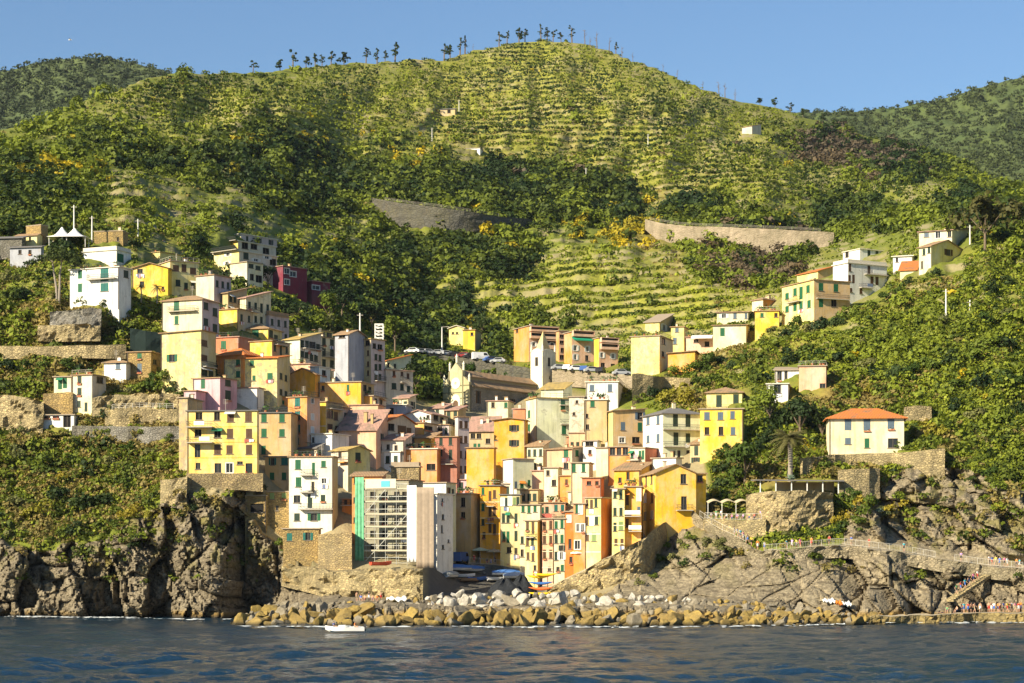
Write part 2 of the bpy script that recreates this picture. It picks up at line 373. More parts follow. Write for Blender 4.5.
# ------------------------------------------------------------------ land mesh
def slab_mask(px, py): return np.clip(1.3 * np.exp(-(((px - 740) / 100) ** 2 + ((py - 585) / 30) ** 2) * .9), 0, 1)
def amp_rock(px, py):
    """how strongly the rock is broken, by place"""
    a = np.full(px.shape, 2.4)
    a = a * (1 - .84 * slab_mask(px, py))
    a = np.where((px > 300) & (px < 640), a * .45, a)
    a = np.where((px > 840) & (py > 545), a * 1.35, a)
    return a
def path_y(px): return np.interp(px, [690,705,740,760,800,840,900,945,985,1030,1150], [505,520,535,548,545,541,548,556,562,566,566])
def build_land():
    xs = np.arange(-300, 1325, 1.6); nr = 600
    ridge = np.interp(xs, RIDGE_PX, RIDGE_PY)
    ridge = ridge + (vnoise(xs / 9, xs * 0, None, 5) - .5) * 2.2 + (vnoise(xs / 30, xs * 0, None, 6) - .5) * 3
    t = np.linspace(0, 1, nr)[:, None]
    PX = np.repeat(xs[None, :], nr, 0); PY = 640 + (ridge[None, :] - 640) * t
    Y = Dn(PX, PY)
    top = cliff_top(xs)[None, :] + (fbm(PX / 18, PY / 18, None, 31, 3) - .5) * 22
    rock = np.clip((PY - top) / 7, 0, 1)
    # rolling gullies on the hill
    hill = np.clip((420 - PY) / 160, 0, 1) * np.clip((PY - ridge[None, :]) / 40, 0, 1)
    Y = Y * (1 + hill * ((fbm(PX / 60 + PY / 130, PY / 110, None, 3, 3) - .5) * .10 + (fbm(PX / 17, PY / 20, None, 4, 3) - .5) * .035))
    gar = np.clip((540 - PY) / 30, 0, 1) * (1 - hill) * ((PX < 182) | (PX > 712))
    Y = Y + gar * (fbm(PX / 15, PY / 9, None, 9, 3) - .5) * 7
    X = (PX - 512) / F * Y; Z = CAMH + (HOR - PY) / F * Y
    # broken rock
    ang = .35
    u = X * math.cos(ang) + Z * math.sin(ang); v = -X * math.sin(ang) + Z * math.cos(ang)
    u = u + (fbm(X / 7, Z / 7, None, 51, 4) - .5) * 2.2; v = v + (fbm(X / 7, Z / 7, None, 52, 4) - .5) * 2.2
    o1, f1, c1 = blocks(u / 9.5, v / 13, 61); o2, f2, c2 = blocks(u / 3.6, v / 5.2, 71); o3, f3, c3 = blocks(u / 1.4, v / 1.9, 81)
    A = amp_rock(PX, PY)
    road = np.where(PX > 690, np.clip(np.abs(PY - path_y(PX)) / 7 - .4, 0, 1), 1.0)
    fine = np.where(PX > 600, .45, 1.0); disp = (o1 * 3.0 + f1 * 3.2 + o2 * 1.25 + f2 * 1.6 + (o3 * .5 + f3 * .6) * fine) * A
    o4, f4, c4 = blocks(u / .75, v / .9, 87); disp = disp + A * (1.0 * np.exp(-c1 * 24) + .5 * np.exp(-c2 * 20) * (.4 + .6 * fine) + (.2 * np.exp(-c3 * 12) + o4 * .28 + f4 * .3) * fine)
    sl = slab_mask(PX, PY); ua = (X * math.cos(.42) + Z * math.sin(.42)) + (fbm(X / 9, Z / 9, None, 57, 3) - .5) * 3; va = (-X * math.sin(.42) + Z * math.cos(.42)) + (fbm(X / 9, Z / 9, None, 58, 3) - .5) * 2.4; o5, f5, c5 = blocks(ua / 15, va / 3.6, 93)
    disp = disp + sl * (o5 * .9 + f5 * 1.3 + 1.2 * np.exp(-c5 * 26))
    Y = Y + disp * rock * road * np.clip((645 - PY) / 6, 0, 1)
    X = (PX - 512) / F * Y; Z = CAMH + (HOR - PY) / F * Y
    # terraces cut into the slope
    vine = blobs(VINE, PX, PY, 21); dark = blobs(DARK, PX, PY, 22); dry = blobs(DRY, PX, PY, 23)
    vine = vine * (1 - .7 * dark) * np.clip((395 - PY) / 30, 0, 1)
    per = np.where(PY < 235, 6.2, 5.2)
    zz = Z + (fbm(X / 60, Y / 60, None, 41, 2) - .5) * 5
    fr = (zz / per) % 1.0
    step = np.clip(fr / .32, 0, 1) - fr
    terr = np.clip(vine * .9 + .35 * hill * (1 - dark), 0, 1)
    Z = Z + step * per * .62 * terr * (1 - rock)
    wall = ((fr < .30) & (terr > .25)).astype(float) * np.clip(fbm(PX / 14, PY / 6, None, 43, 3) * 2.2 - .75, 0, .8) * (1 - rock)
    ledge = np.clip((fbm(PX / 12, PY / 9, None, 33, 4) - .50) * 5, 0, 1) * np.clip((592 - PY) / 50, 0, 1) * .75
    ochre = np.clip((612 - 4 * vnoise(PX / 7, PX * 0, None, 8) - PY) / -5, 0, 1) * .85
    greyness = np.clip((PX - 420) / 120, 0, 1)
    za = np.where(rock > .5, greyness, dry); zb = np.where(rock > .5, ledge, vine); zc = np.where(rock > .5, ochre, wall)
    vil = np.clip((PY - np.interp(xs, [185, 200, 330, 440, 560, 700, 720], [480, 330, 340, 405, 380, 440, 520])[None, :]) / 14, 0, 1) * np.clip((PX - 188) / 8, 0, 1) * np.clip((712 - PX) / 10, 0, 1)
    zc = np.where(rock > .5, zc, np.maximum(zc, vil * .95)); za = np.where(rock > .5, za, np.maximum(za, vil))
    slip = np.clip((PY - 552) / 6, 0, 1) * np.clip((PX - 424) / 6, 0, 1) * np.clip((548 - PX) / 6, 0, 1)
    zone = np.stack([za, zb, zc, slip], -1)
    V = np.stack([X, Y, Z], -1)
    global GRID, GRID_FR; GRID = (xs, ridge, V); GRID_FR = fr
    # far side of the ridge, so that the hill is solid seen from elsewhere
    back = V[-1:].copy(); back[..., 1] += 260; back[..., 2] -= 110; back[..., 0] *= 1.12
    V = np.concatenate([V, back]); zone = np.concatenate([zone, zone[-1:]])
    n0, n1 = V.shape[:2]
    idx = np.arange(n0 * n1).reshape(n0, n1)
    Q = np.stack([idx[:-1, :-1], idx[:-1, 1:], idx[1:, 1:], idx[1:, :-1]], -1).reshape(-1, 4)
    rk = np.concatenate([rock, rock[-1:] * 0])[:-1, :-1].reshape(-1) > .5
    Vf, Zf = V.reshape(-1, 3), zone.reshape(-1, 4)
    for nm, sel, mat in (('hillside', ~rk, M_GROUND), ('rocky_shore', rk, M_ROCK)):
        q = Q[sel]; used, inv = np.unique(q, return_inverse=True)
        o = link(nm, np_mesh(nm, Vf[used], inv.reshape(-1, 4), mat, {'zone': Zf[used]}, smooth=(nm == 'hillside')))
        tag(o, 'green terraced hillside rising behind the village' if nm == 'hillside' else 'broken brown and grey rock along the waterline', nm.split('_')[-1], kind='structure')
build_land()

def sample(px, py):
    """points of the finished ground along the lines of sight through these pixels"""
    xs, ridge, V = GRID; px = np.asarray(px, float); py = np.asarray(py, float)
    fx = np.clip((px - xs[0]) / 1.6, 0, len(xs) - 1.001); i = fx.astype(int); u = fx - i
    rg = ridge[i] * (1 - u) + ridge[i + 1] * u; t = (640 - py) / (640 - rg) * (len(V) - 1); ok = (t <= len(V) - 1) & (t >= 0)
    t = np.clip(t, 0, len(V) - 1.001); j = t.astype(int); v = t - j; u = u[..., None]; v = v[..., None]
    P = (V[j, i] * (1 - u) + V[j, i + 1] * u) * (1 - v) + (V[j + 1, i] * (1 - u) + V[j + 1, i + 1] * u) * v
    return P, ok
def hit(px, py):
    P, ok = sample(np.array([px]), np.array([py]))
    return Vector(P[0]) if ok[0] else None

def far_hill(name, label, prof, ybot, Y0, Y1, seed, mat):
    px = np.arange(prof[0][0], prof[-1][0] + 1, 2.0); top = np.interp(px, [a for a, _ in prof], [b for _, b in prof]) + (fbm(px / 8, px * 0, None, seed, 3) - .5) * 2.5
    t = np.linspace(0, 1, 90)[:, None]
    PX = np.repeat(px[None, :], 90, 0); PY = ybot + (top[None, :] - ybot) * t
    Y = Y0 + (Y1 - Y0) * t * (1 + .0 * PX) ; Y = Y * (1 + (fbm(PX / 40 + 3, PY / 30, None, seed, 4) - .5) * .10 * (1 - t * .3) + (fbm(PX / 5, PY / 5, None, seed + 1, 3) - .5) * .008)
    V = np.stack([(PX - 512) / F * Y, Y, CAMH + (HOR - PY) / F * Y], -1)
    back = V[-1:].copy(); back[..., 1] += 500; back[..., 2] -= 200
    V = np.concatenate([V, back]); n0, n1 = V.shape[:2]; idx = np.arange(n0 * n1).reshape(n0, n1)
    Q = np.stack([idx[:-1, :-1], idx[:-1, 1:], idx[1:, 1:], idx[1:, :-1]], -1).reshape(-1, 4)
    tag(link(name, np_mesh(name, V.reshape(-1, 3), Q, mat, smooth=True)), label, 'hill', kind='structure')
    return V[:-1]
def far_mat(name, a, c):
    m, nt, b, _ = nodes(name); p = geo_pos(nt)
    nt.links.new(mixc(nt, ramp(nt, noise(nt, p, .012, 5.0, .65), .3, .7), a, c), b.inputs['Base Color']); b.inputs['Roughness'].default_value = .95
    bump(nt, b, noise(nt, p, .07, 5.0, .7), 5.0, .8); return m
FARV = [far_hill('far_hill', 'wooded hill beyond the left end of the ridge', [(-330,110),(-140,92),(-60,78),(0,71),(15,70),(30,64),(70,58),(105,57),(140,64),(176,75),(240,95),(300,120)], 168, 1750, 2250, 201, far_mat('far_wood', (.06,.085,.03), (.10,.125,.04))),
        far_hill('far_hill', 'green mountain beyond the right end of the ridge', [(700,125),(760,112),(810,113),(860,111),(900,107),(935,101),(965,92),(1000,82),(1024,78),(1170,55),(1350,42)], 215, 1750, 2500, 211, far_mat('far_slope', (.05,.08,.022), (.10,.125,.035)))]

# ------------------------------------------------------------------ sea
def build_sea():
    m, nt, b, _ = nodes('sea_water'); p = geo_pos(nt)
    f = noise(nt, mapped(nt, p, (.02, .02, .02)), 1.0, 3.0)
    nt.links.new(mixc(nt, f, (.003, .020, .040), (.006, .030, .052)), b.inputs['Base Color'])
    b.inputs['Roughness'].default_value = .10; b.inputs['IOR'].default_value = 1.33; b.inputs['Specular IOR Level'].default_value = .5
    bump(nt, b, noise(nt, mapped(nt, p, (1.7, 1.7, 1.7)), 1.0, 5.0, .72), .30, 1.0)
    us = np.arange(-640, 641, 1.7) / F; Ys = np.exp(np.linspace(math.log(60), math.log(440), 900))
    Yg = np.repeat(Ys[:, None], len(us), 1); Xg = us[None, :] * Yg
    z = np.zeros_like(Xg); r = np.random.default_rng(5)
    warp = (fbm(Xg / 14, Yg / 14, None, 91, 3) - .5) * 9
    for k in range(46):
        lam = 0.9 * (1.085 ** k); th = r.normal(2.45, .62); ph = r.uniform(0, 6.28)
        amp = .021 * lam ** .75 * (.35 + .9 * r.random())
        amp = min(amp, .085)
        g = np.clip((lam - 2.2 * Yg * Yg / (F * CAMH) * .25) / lam, 0, 1)      # drop what the grid cannot carry far out
        z += amp * g * (1 - np.abs(np.sin(math.pi / lam * ((Xg + warp * .3) * math.cos(th) + (Yg + warp) * math.sin(th)) + ph)) * 1.6)
    z *= .5 + fbm(Xg / 22, Yg / 40, None, 95, 3)
    V = np.stack([Xg, Yg, z], -1); n0, n1 = V.shape[:2]; idx = np.arange(n0 * n1).reshape(n0, n1)
    Q = np.stack([idx[:-1, :-1], idx[:-1, 1:], idx[1:, 1:], idx[1:, :-1]], -1).reshape(-1, 4)
    V = V.reshape(-1, 3); b0 = len(V)
    S = 9000
    V = np.concatenate([V, np.array([[-S, -S, -.8], [S, -S, -.8], [S, S, -.8], [-S, S, -.8]])]); Q = np.concatenate([Q, [[b0, b0 + 1, b0 + 2, b0 + 3]]])
    tag(link('sea', np_mesh('sea', V, Q, m, smooth=True)), 'dark blue choppy sea in front of the rocks', 'sea', kind='structure')
build_sea()

# ------------------------------------------------------------------ light, sky, camera
SUN = Vector((-.71, -.58, .50)).normalized()
def sky_and_sun():
    w = bpy.data.worlds.new('World'); SC.world = w; w.use_nodes = True; nt = w.node_tree
    bg = nt.nodes['Background']; s = nt.nodes.new('ShaderNodeTexSky'); s.sky_type = 'NISHITA'; s.sun_disc = False
    s.sun_elevation = math.asin(SUN.z); s.sun_rotation = math.atan2(SUN.x, SUN.y) % (2 * math.pi)
    s.air_density = 1.15; s.dust_density = .1; s.ozone_density = 6.0; s.altitude = 0
    nt.links.new(s.outputs[0], bg.inputs[0]); bg.inputs[1].default_value = .066
    l = bpy.data.lights.new('sun', 'SUN'); l.energy = 5.0; l.angle = R(.5); l.color = (1, .88, .66)
    o = bpy.data.objects.new('sun', l); COL.objects.link(o); o.rotation_euler = (-SUN).to_track_quat('-Z', 'Y').to_euler()
    c = bpy.data.cameras.new('camera'); c.sensor_width = 36; c.lens = 36 * F / 1024; c.shift_y = (HOR - 341.5) / 1024; c.clip_end = 30000; c.clip_start = 1
    co = bpy.data.objects.new('camera', c); COL.objects.link(co); co.location = (0, 0, CAMH); co.rotation_euler = (R(90), 0, 0); SC.camera = co
    v = SC.view_settings; v.view_transform = 'Standard'; v.look = 'None'; v.exposure = EXPOSURE; v.gamma = 1
    SC.render.filter_size = 1.1; SC.cycles.use_denoising = True; SC.cycles.max_bounces = 5; SC.cycles.diffuse_bounces = 2; SC.cycles.glossy_bounces = 2; SC.cycles.transparent_max_bounces = 4
    SC.render.use_persistent_data = False
EXPOSURE = 1.0
sky_and_sun()
# ------------------------------------------------------------------ houses
PAL = dict(
 Y=(.85,.54,.05), PY=(.84,.68,.22), CR=(.80,.70,.42), W=(.82,.79,.70), OR=(.78,.30,.06), DO=(.70,.20,.03), GO=(.86,.40,.03), EY=(.88,.50,.025), SC=(.33,.31,.21), IV=(.82,.77,.58), YB=(.86,.60,.14), PK=(.74,.40,.42), SA=(.80,.46,.27),
 BR=(.42,.17,.11), TN=(.56,.41,.19), MA=(.22,.025,.05), LG=(.70,.72,.46), GR=(.40,.41,.45), RE=(.72,.22,.10), OL=(.62,.52,.22), BG=(.66,.56,.40), PG=(.56,.46,.43), TA=(.62,.40,.16))
SHUT = dict(g=(.02,.115,.05), d=(.025,.045,.03), b=(.10,.055,.03), t=(.015,.12,.10), w=(.6,.6,.56), u=(.10,.14,.18), y=(.20,.28,.10))
M_STONE = masonry('rubble_masonry', (.50,.37,.17), (.28,.21,.11), 1.1, (.24,.18,.11)); M_STONE2 = masonry('ochre_masonry', (.56,.38,.13), (.33,.22,.09), 1.1, (.28,.2,.09))
M_GREYST = masonry('grey_masonry', (.30,.28,.24), (.17,.16,.14), 1.1, (.14,.13,.11)); M_DRYST = masonry('dry_stone', (.54,.42,.21), (.29,.23,.12), 1.0, (.2,.16,.09))
M_TILE = tiles('clay_tiles', (.40,.25,.13), (.30,.20,.115)); M_OTILE = tiles('orange_tiles', (.62,.20,.045), (.50,.15,.04)); M_PTILE = tiles('pink_tiles', (.46,.27,.20), (.36,.22,.17))
M_YTILE = tiles('lichen_tiles', (.50,.36,.10), (.40,.28,.11)); M_SLAB = plain('roof_slab', (.34,.27,.19), .9, 0, .25); M_WSLAB = plain('pale_slab', (.66,.60,.48), .9, 0, .15); M_SLATE = plain('slate', (.16,.15,.14), .8, 0, .25)
M_GLASS = plain('window_glass', (.025,.028,.03), .12, 0, .3); M_FRAME = plain('white_frame', (.72,.70,.64), .6); M_SASH = plain('window_sash', (.16,.13,.10), .6); M_IRON = plain('iron', (.05,.05,.05), .5)
M_DARK = plain('dark_interior', (.012,.011,.010), .9, 0, .3); M_CONC = plain('concrete', (.42,.38,.31), .9, 0, .2); M_WHITE = plain('white_paint', (.82,.80,.76), .6, 0, .05)
ROOFM = dict(t=M_TILE, o=M_OTILE, p=M_PTILE, y=M_YTILE, s=M_SLAB, w=M_WSLAB, k=M_SLATE)
def wallmat(c):
    if c == 'ST': return M_STONE
    if c == 'S2': return M_STONE2
    if c == 'GS': return M_GREYST
    worn = c.endswith('*'); c = c.rstrip('*')
    return plaster('render_' + c + ('_worn' if worn else ''), PAL[c], 1.0 if worn else .5)
def shutmat(k): return plain('shutter_' + k, SHUT[k], .6, 0, .2)

WIN = {}
REC = .20
def window_mesh(w, h, style, far):
    """window set back in its opening: surround, glass, cross bars, sill; far ones carry their shutters in the same mesh"""
    w = round(w * 10) / 10; h = round(h * 10) / 10
    key = (w, h, style, far)
    if key in WIN: return WIN[key]
    kind, sc = style[0], (style[1] if len(style) > 1 else 'g')
    m = MB()
    m.poly([(-w/2, REC - .015, 0), (w/2, REC - .015, 0), (w/2, REC - .015, h), (-w/2, REC - .015, h)], 0)
    t = .07
    if kind != 'a':
        m.box(-w/2, w/2, REC - .09, REC - .02, 0, t, 1); m.box(-w/2, w/2, REC - .09, REC - .02, h - t, h, 1)
        m.box(-w/2, -w/2 + t, REC - .09, REC - .02, t, h - t, 1); m.box(w/2 - t, w/2, REC - .09, REC - .02, t, h - t, 1)
        m.box(-.035, .035, REC - .09, REC - .02, t, h - t, 1)
    if sc == 'w' or (kind == 'f' and sc == 'g'):       # painted surround
        s = .16
        m.box(-w/2 - s, -w/2, -.035, .02, 0, h, 1); m.box(w/2, w/2 + s, -.035, .02, 0, h, 1); m.box(-w/2 - s, w/2 + s, -.035, .02, h, h + s, 1)
    if h < 1.9: m.box(-w/2 - .15, w/2 + .15, -.12, .05, -.12, 0, 1)      # sill
    if kind == 'a':                                       # arched doorway
        n = 8; pts = [(-w/2, -.02, h)] + [(-w/2 * math.cos(math.pi * k / n), -.02, h - w/2 + w/2 * math.sin(math.pi * k / n)) for k in range(n + 1)] + [(w/2, -.02, h)]
    leaves = []; sh = []
    if kind in 'ocs' and sc != 'n':
        mi = 2 if far else 0
        def leaf(x0, x1, y):
            tgt = m if far else MB()
            if not far: leaves.append(tgt)
            tgt.box(x0, x1, y - .05, y, .02, h - .02, mi)
            for q in range(1, int(h / .3)):
                tgt.box(x0 + .06, x1 - .06, y - .075, y - .05, q * .3, q * .3 + .12, mi)
        if kind in 'cs':
            leaf(-w/2 + .02, -.012, .06); leaf(.012, w/2 - .02, .06)
            if kind == 's': pass
        else:
            g = .17 if sc == 'w' else .03
            leaf(-w - .02 - g + .02, -w/2 - g, -.01); leaf(w/2 + g, w + g, -.01)
    mats = [M_DARK if sc == 'n' else M_GLASS, M_FRAME if sc == 'w' or (kind == 'f' and sc == 'g') else M_SASH] + ([shutmat(sc)] if far and kind in 'ocs' and sc in SHUT else [])
    me = m.mesh('window', mats)
    sh = [lf.mesh('shutter', [shutmat(sc)]) for lf in leaves]
    WIN[key] = (me, sh); return WIN[key]

def add_window(parent, pos, rz, w, h, style, far, name='window'):
    me, sh = window_mesh(w, h, style, far)
    o = link(name, me, parent, pos, rz)
    for lf in sh: link('shutter', lf, o)
    return o

def wall_face(m, A, e, L, z0, z1, wins, mi=0):
    """one wall with real openings; A origin (left end seen from outside), e unit vector, wins list of (u, v, w, h) above z=0 of the house"""
    nrm = Vector((e.y, -e.x, 0))
    us = sorted({0.0, L} | {round(x, 3) for (u, v, w, h) in wins for x in (u - w/2, u + w/2)}); vs = sorted({z0, z1} | {round(x, 3) for (u, v, w, h) in wins for x in (v, v + h)})
    P = lambda u, z, d=0.0: A + e * u - nrm * d + Vector((0, 0, z))
    for i in range(len(us) - 1):
        for j in range(len(vs) - 1):
            cu, cv = (us[i] + us[i+1]) / 2, (vs[j] + vs[j+1]) / 2
            if any(abs(cu - u) < w/2 and v < cv < v + h for (u, v, w, h) in wins): continue
            m.poly([P(us[i], vs[j]), P(us[i+1], vs[j]), P(us[i+1], vs[j+1]), P(us[i], vs[j+1])], mi)
    for (u, v, w, h) in wins:
        a, b, c, d = u - w/2, u + w/2, v, v + h
        m.poly([P(a, c), P(a, d), P(a, d, REC), P(a, c, REC)], mi); m.poly([P(b, d), P(b, c), P(b, c, REC), P(b, d, REC)], mi)
        m.poly([P(a, d), P(b, d), P(b, d, REC), P(a, d, REC)], mi); m.poly([P(b, c), P(a, c), P(a, c, REC), P(b, c, REC)], mi)
        m.poly([P(a, c, REC), P(b, c, REC), P(b, d, REC), P(a, d, REC)], mi)

def solid(m, tops, thick, mi=0):
    """closed slab from polygons given by their upper corners"""
    edges = {}
    for p in tops:
        k = [tuple(round(c, 4) for c in q) for q in p]
        for a, b in zip(k, k[1:] + k[:1]): edges[(a, b)] = 1
        m.poly(p, mi); m.poly([Vector(q) - Vector((0, 0, thick)) for q in p][::-1], mi)
    for (a, b) in list(edges):
        if (b, a) not in edges:
            a, b = Vector(a), Vector(b); d = Vector((0, 0, thick)); m.poly([a - d, b - d, b, a], mi)

RECTS = []         # what the houses cover, so that no shrub grows through them: x0, x1, ytop, ybase, distance
OCC = []
HOUSE = {}
def house(key, name, label, cat='house', group='houses of the fishing village', ref=None):
    HOUSE['o'] = None; HOUSE['args'] = (name, label, cat, group)
def vol(x0, xc, x1, yt, yb, col, a=20, roof='F', rm='t', L=0, Rr=0, sh='d', colR=None, dep=9.0, Y=None, base=2.5, oh=.45, pitch=.34, styles='oc', wh=(.95, 1.5), rows=None, dY=0.0, chim=None, skipL=(), parapet=False, seed=None, trim=None):
    """one body of a house. x0, xc, x1: left end, near corner and right end; yt, yb: eaves and ground at that corner, surveyed in pixels and turned into metres at distance Y"""
    rr = random.Random(seed if seed is not None else int(x0 * 7 + yt * 13 + xc * 3))
    Y = (D(xc, yb) if Y is None else Y) + dY
    a_ = R(a); s, c = math.sin(a_), math.cos(a_)
    Xc = (xc - 512) / F * Y
    u0, u1 = (x0 - 512) / F, (x1 - 512) / F
    LL = (Xc - u0 * Y) / (c + u0 * s) if xc - x0 > 1.5 else dep
    den = s - u1 * c
    LR = (u1 * Y - Xc) / den if (x1 - xc > 1.5 and den > .05) else dep
    LR = min(LR, 26); LL = min(LL, 26)
    e1 = Vector((c, -s, 0)); e2 = Vector((s, c, 0))          # along the left wall towards the corner; along the right wall away from it
    zg = zpx(yb, Y); H = zpx(yt, Y) - zg
    B = Vector((Xc, Y, zg))
    if HOUSE['o'] is None:
        nm, lb, ct, gr = HOUSE['args']; HOUSE['o'] = empty(nm, B, 0, lb, ct, gr); HOUSE['z'] = B
    root = HOUSE['o']; off = B - HOUSE['z']
    A = off - e1 * LL; Bc = off.copy(); Cc = off + e2 * LR; Dd = A + e2 * LR
    far = Y > 455
    RECTS.append((min(x0, xc), max(x1, xc), yt - 6, yb, Y)); OCC.append((Xc, Y))
    nfl = rows or max(1, round(H / 3.1)); fh = H / nfl
    def grid(n, length, side):
        out = []
        if isinstance(n, (list, tuple)):
            for it in n:
                px, py, w, h = it[:4]; st = it[4] if len(it) > 4 else rr.choice(styles) + sh
                # where the line of sight through that pixel meets this wall
                q = (px - 512) / F
                if side == 'L': u = LL - (Xc - q * Y) / (c + q * s); yy = Y + (LL - u) * s
                else:
                    dn = s - q * c
                    u = (q * Y - Xc) / dn if abs(dn) > .04 else length / 2; yy = Y + u * c
                cosv = c if side == 'L' else s
                w_ = max(.6, 1.12 * w / F * yy / max(.35, cosv)); h_ = 1.06 * h / F * yy
                v = zpx(py, yy) - zg - h_ / 2
                w_ = min(w_, length * .9); u = min(max(u, w_/2 + .1), length - w_/2 - .1); v = min(max(v, .05), H - h_ - .1)
                if st[0] in 'oc' and w_ > 1.1 and st[0] == 'o': w_ = w_ * .55
                out.append((u, v, round(w_, 1), round(h_, 1), st))
        elif n:
            ww, hh = wh
            ww = min(ww, length / n * .62); mode = [rr.random() for _ in range(n)]
            for r_ in range(nfl):
                for k in range(n):
                    if rr.random() < .05: continue
                    u = (k + .5) * length / n + rr.uniform(-.12, .12)
                    h_ = min(hh, fh * .62); v = r_ * fh + fh * .27
                    if r_ > 0 and rr.random() < .16: v = r_ * fh + .12; h_ = min(2.2, fh * .78)
                    st = rr.choice(styles) + sh
                    if st[0] == 'o' and (length / n) < 2.3 * ww: st = 'c' + sh
                    out.append((u, v, round(ww, 1), round(h_, 1), st))
        clean = []
        for q in out:
            if all(abs(q[0] - p[0]) > (q[2] + p[2]) / 2 + .04 or q[1] > p[1] + p[3] + .04 or p[1] > q[1] + q[3] + .04 for p in clean): clean.append(q)
        return clean
    wl = grid(L, LL, 'L'); wr = grid(Rr, LR, 'R')
    m = MB(); z0 = -base
    T = lambda p, z: p + Vector((0, 0, z))
    wall_face(m, A, e1, LL, z0, H, [q[:4] for q in wl], 0)
    wall_face(m, Bc, e2, LR, z0, H, [q[:4] for q in wr], 1)
    m.poly([T(Cc, z0), T(Dd, z0), T(Dd, H), T(Cc, H)], 1); m.poly([T(Dd, z0), T(A, z0), T(A, H), T(Dd, H)], 0)
    rb = MB(); th = .16
    E1, E2 = e1 * oh, e2 * oh
    if roof in 'Gg':
        along = roof == 'G'                                  # G: ridge runs along the left wall; g: gable looks out over the left wall
        span = LR if along else LL; rh = span / 2 * pitch; dh = oh * pitch
        if along:
            r0, r1 = (A + Dd) / 2, (Bc + Cc) / 2
            p = [T(A - E1 - E2, H - dh + th), T(Bc + E1 - E2, H - dh + th), T(r1 + E1, H + rh + th), T(r0 - E1, H + rh + th), T(Cc + E1 + E2, H - dh + th), T(Dd - E1 + E2, H - dh + th)]
            m.poly([T(Bc, H), T(Cc, H), T(r1, H + rh)], 1); m.poly([T(Dd, H), T(A, H), T(r0, H + rh)], 0)
            solid(rb, [[p[0], p[1], p[2], p[3]], [p[3], p[2], p[4], p[5]]], th)
        else:
            r0, r1 = (A + Bc) / 2, (Dd + Cc) / 2
            p = [T(A - E1 - E2, H - dh + th), T(r0 - E2, H + rh + th), T(Bc + E1 - E2, H - dh + th), T(Cc + E1 + E2, H - dh + th), T(r1 + E2, H + rh + th), T(Dd - E1 + E2, H - dh + th)]
            m.poly([T(A, H), T(Bc, H), T(r0, H + rh)], 0); m.poly([T(Cc, H), T(Dd, H), T(r1, H + rh)], 1)
            solid(rb, [[p[0], p[1], p[4], p[5]], [p[1], p[2], p[3], p[4]]], th)
    elif roof == 'H':
        k = min(LL, LR) / 2; rh = k * pitch; dh = oh * pitch
        q0, q1, q2, q3 = T(A - E1 - E2, H - dh + th), T(Bc + E1 - E2, H - dh + th), T(Cc + E1 + E2, H - dh + th), T(Dd - E1 + E2, H - dh + th)
        if LL >= LR: r0, r1 = T(A + e1 * k + e2 * k, H + rh + th), T(Bc - e1 * k + e2 * k, H + rh + th)
        else: r0, r1 = T(A + e1 * k + e2 * k, H + rh + th), T(Dd + e1 * k - e2 * k, H + rh + th)
        if LL > LR + .05: tops = [[q0, q1, r1, r0], [q1, q2, r1], [q2, q3, r0, r1], [q3, q0, r0]]
        elif LR > LL + .05: tops = [[q0, q1, r0], [q1, q2, r1, r0], [q2, q3, r1], [q3, q0, r0, r1]]
        else: tops = [[q0, q1, r0], [q1, q2, r0], [q2, q3, r0], [q3, q0, r0]]
        solid(rb, tops, th)
    elif roof in 'Ss':
        if roof == 'S': hi = LR * pitch * .8; za, zb_, zc, zd = 0, 0, hi, hi           # climbs away from the left wall
        else: hi = LL * pitch * .6; za, zb_, zc, zd = 0, hi, hi, 0                     # climbs along the left wall
        solid(rb, [[T(A - E1 - E2, H + za - oh * pitch * .5 + th), T(Bc + E1 - E2, H + zb_ - oh * pitch * .5 + th), T(Cc + E1 + E2, H + zc + oh * pitch * .5 + th), T(Dd - E1 + E2, H + zd + oh * pitch * .5 + th)]], th)
        if roof == 'S':
            m.poly([T(Bc, H), T(Cc, H), T(Cc, H + hi)], 1); m.poly([T(Dd, H), T(A, H), T(Dd, H + hi)], 0); m.poly([T(Cc, H), T(Dd, H), T(Dd, H + hi), T(Cc, H + hi)], 1)
        else:
            m.poly([T(A, H), T(Bc, H), T(Bc, H + hi)], 0); m.poly([T(Cc, H), T(Dd, H), T(Cc, H + hi)], 1); m.poly([T(Bc, H), T(Cc, H), T(Cc, H + hi), T(Bc, H + hi)], 1)
    else:
        o_ = min(oh, .3)
        solid(rb, [[T(A - e1 * o_ - e2 * o_, H + .2), T(Bc + e1 * o_ - e2 * o_, H + .2), T(Cc + e1 * o_ + e2 * o_, H + .2), T(Dd - e1 * o_ + e2 * o_, H + .2)]], .2)
        if parapet:
            for p, q, nn in ((A, Bc, e2), (Bc, Cc, -e1), (Dd, A, e1)):
                d = (q - p); rb.frame(T(p + nn * .02, H + .2), d, nn * .18, (0, 0, .8))
    w_o = m.build('wall', [wallmat(col), wallmat(colR or col)], root)
    roof_o = rb.build('roof', [ROOFM[rm]], root)
    nch = chim if chim is not None else (rr.choice((0, 1, 1, 2)) if roof in 'GgHSs' else rr.choice((0, 0, 1)))
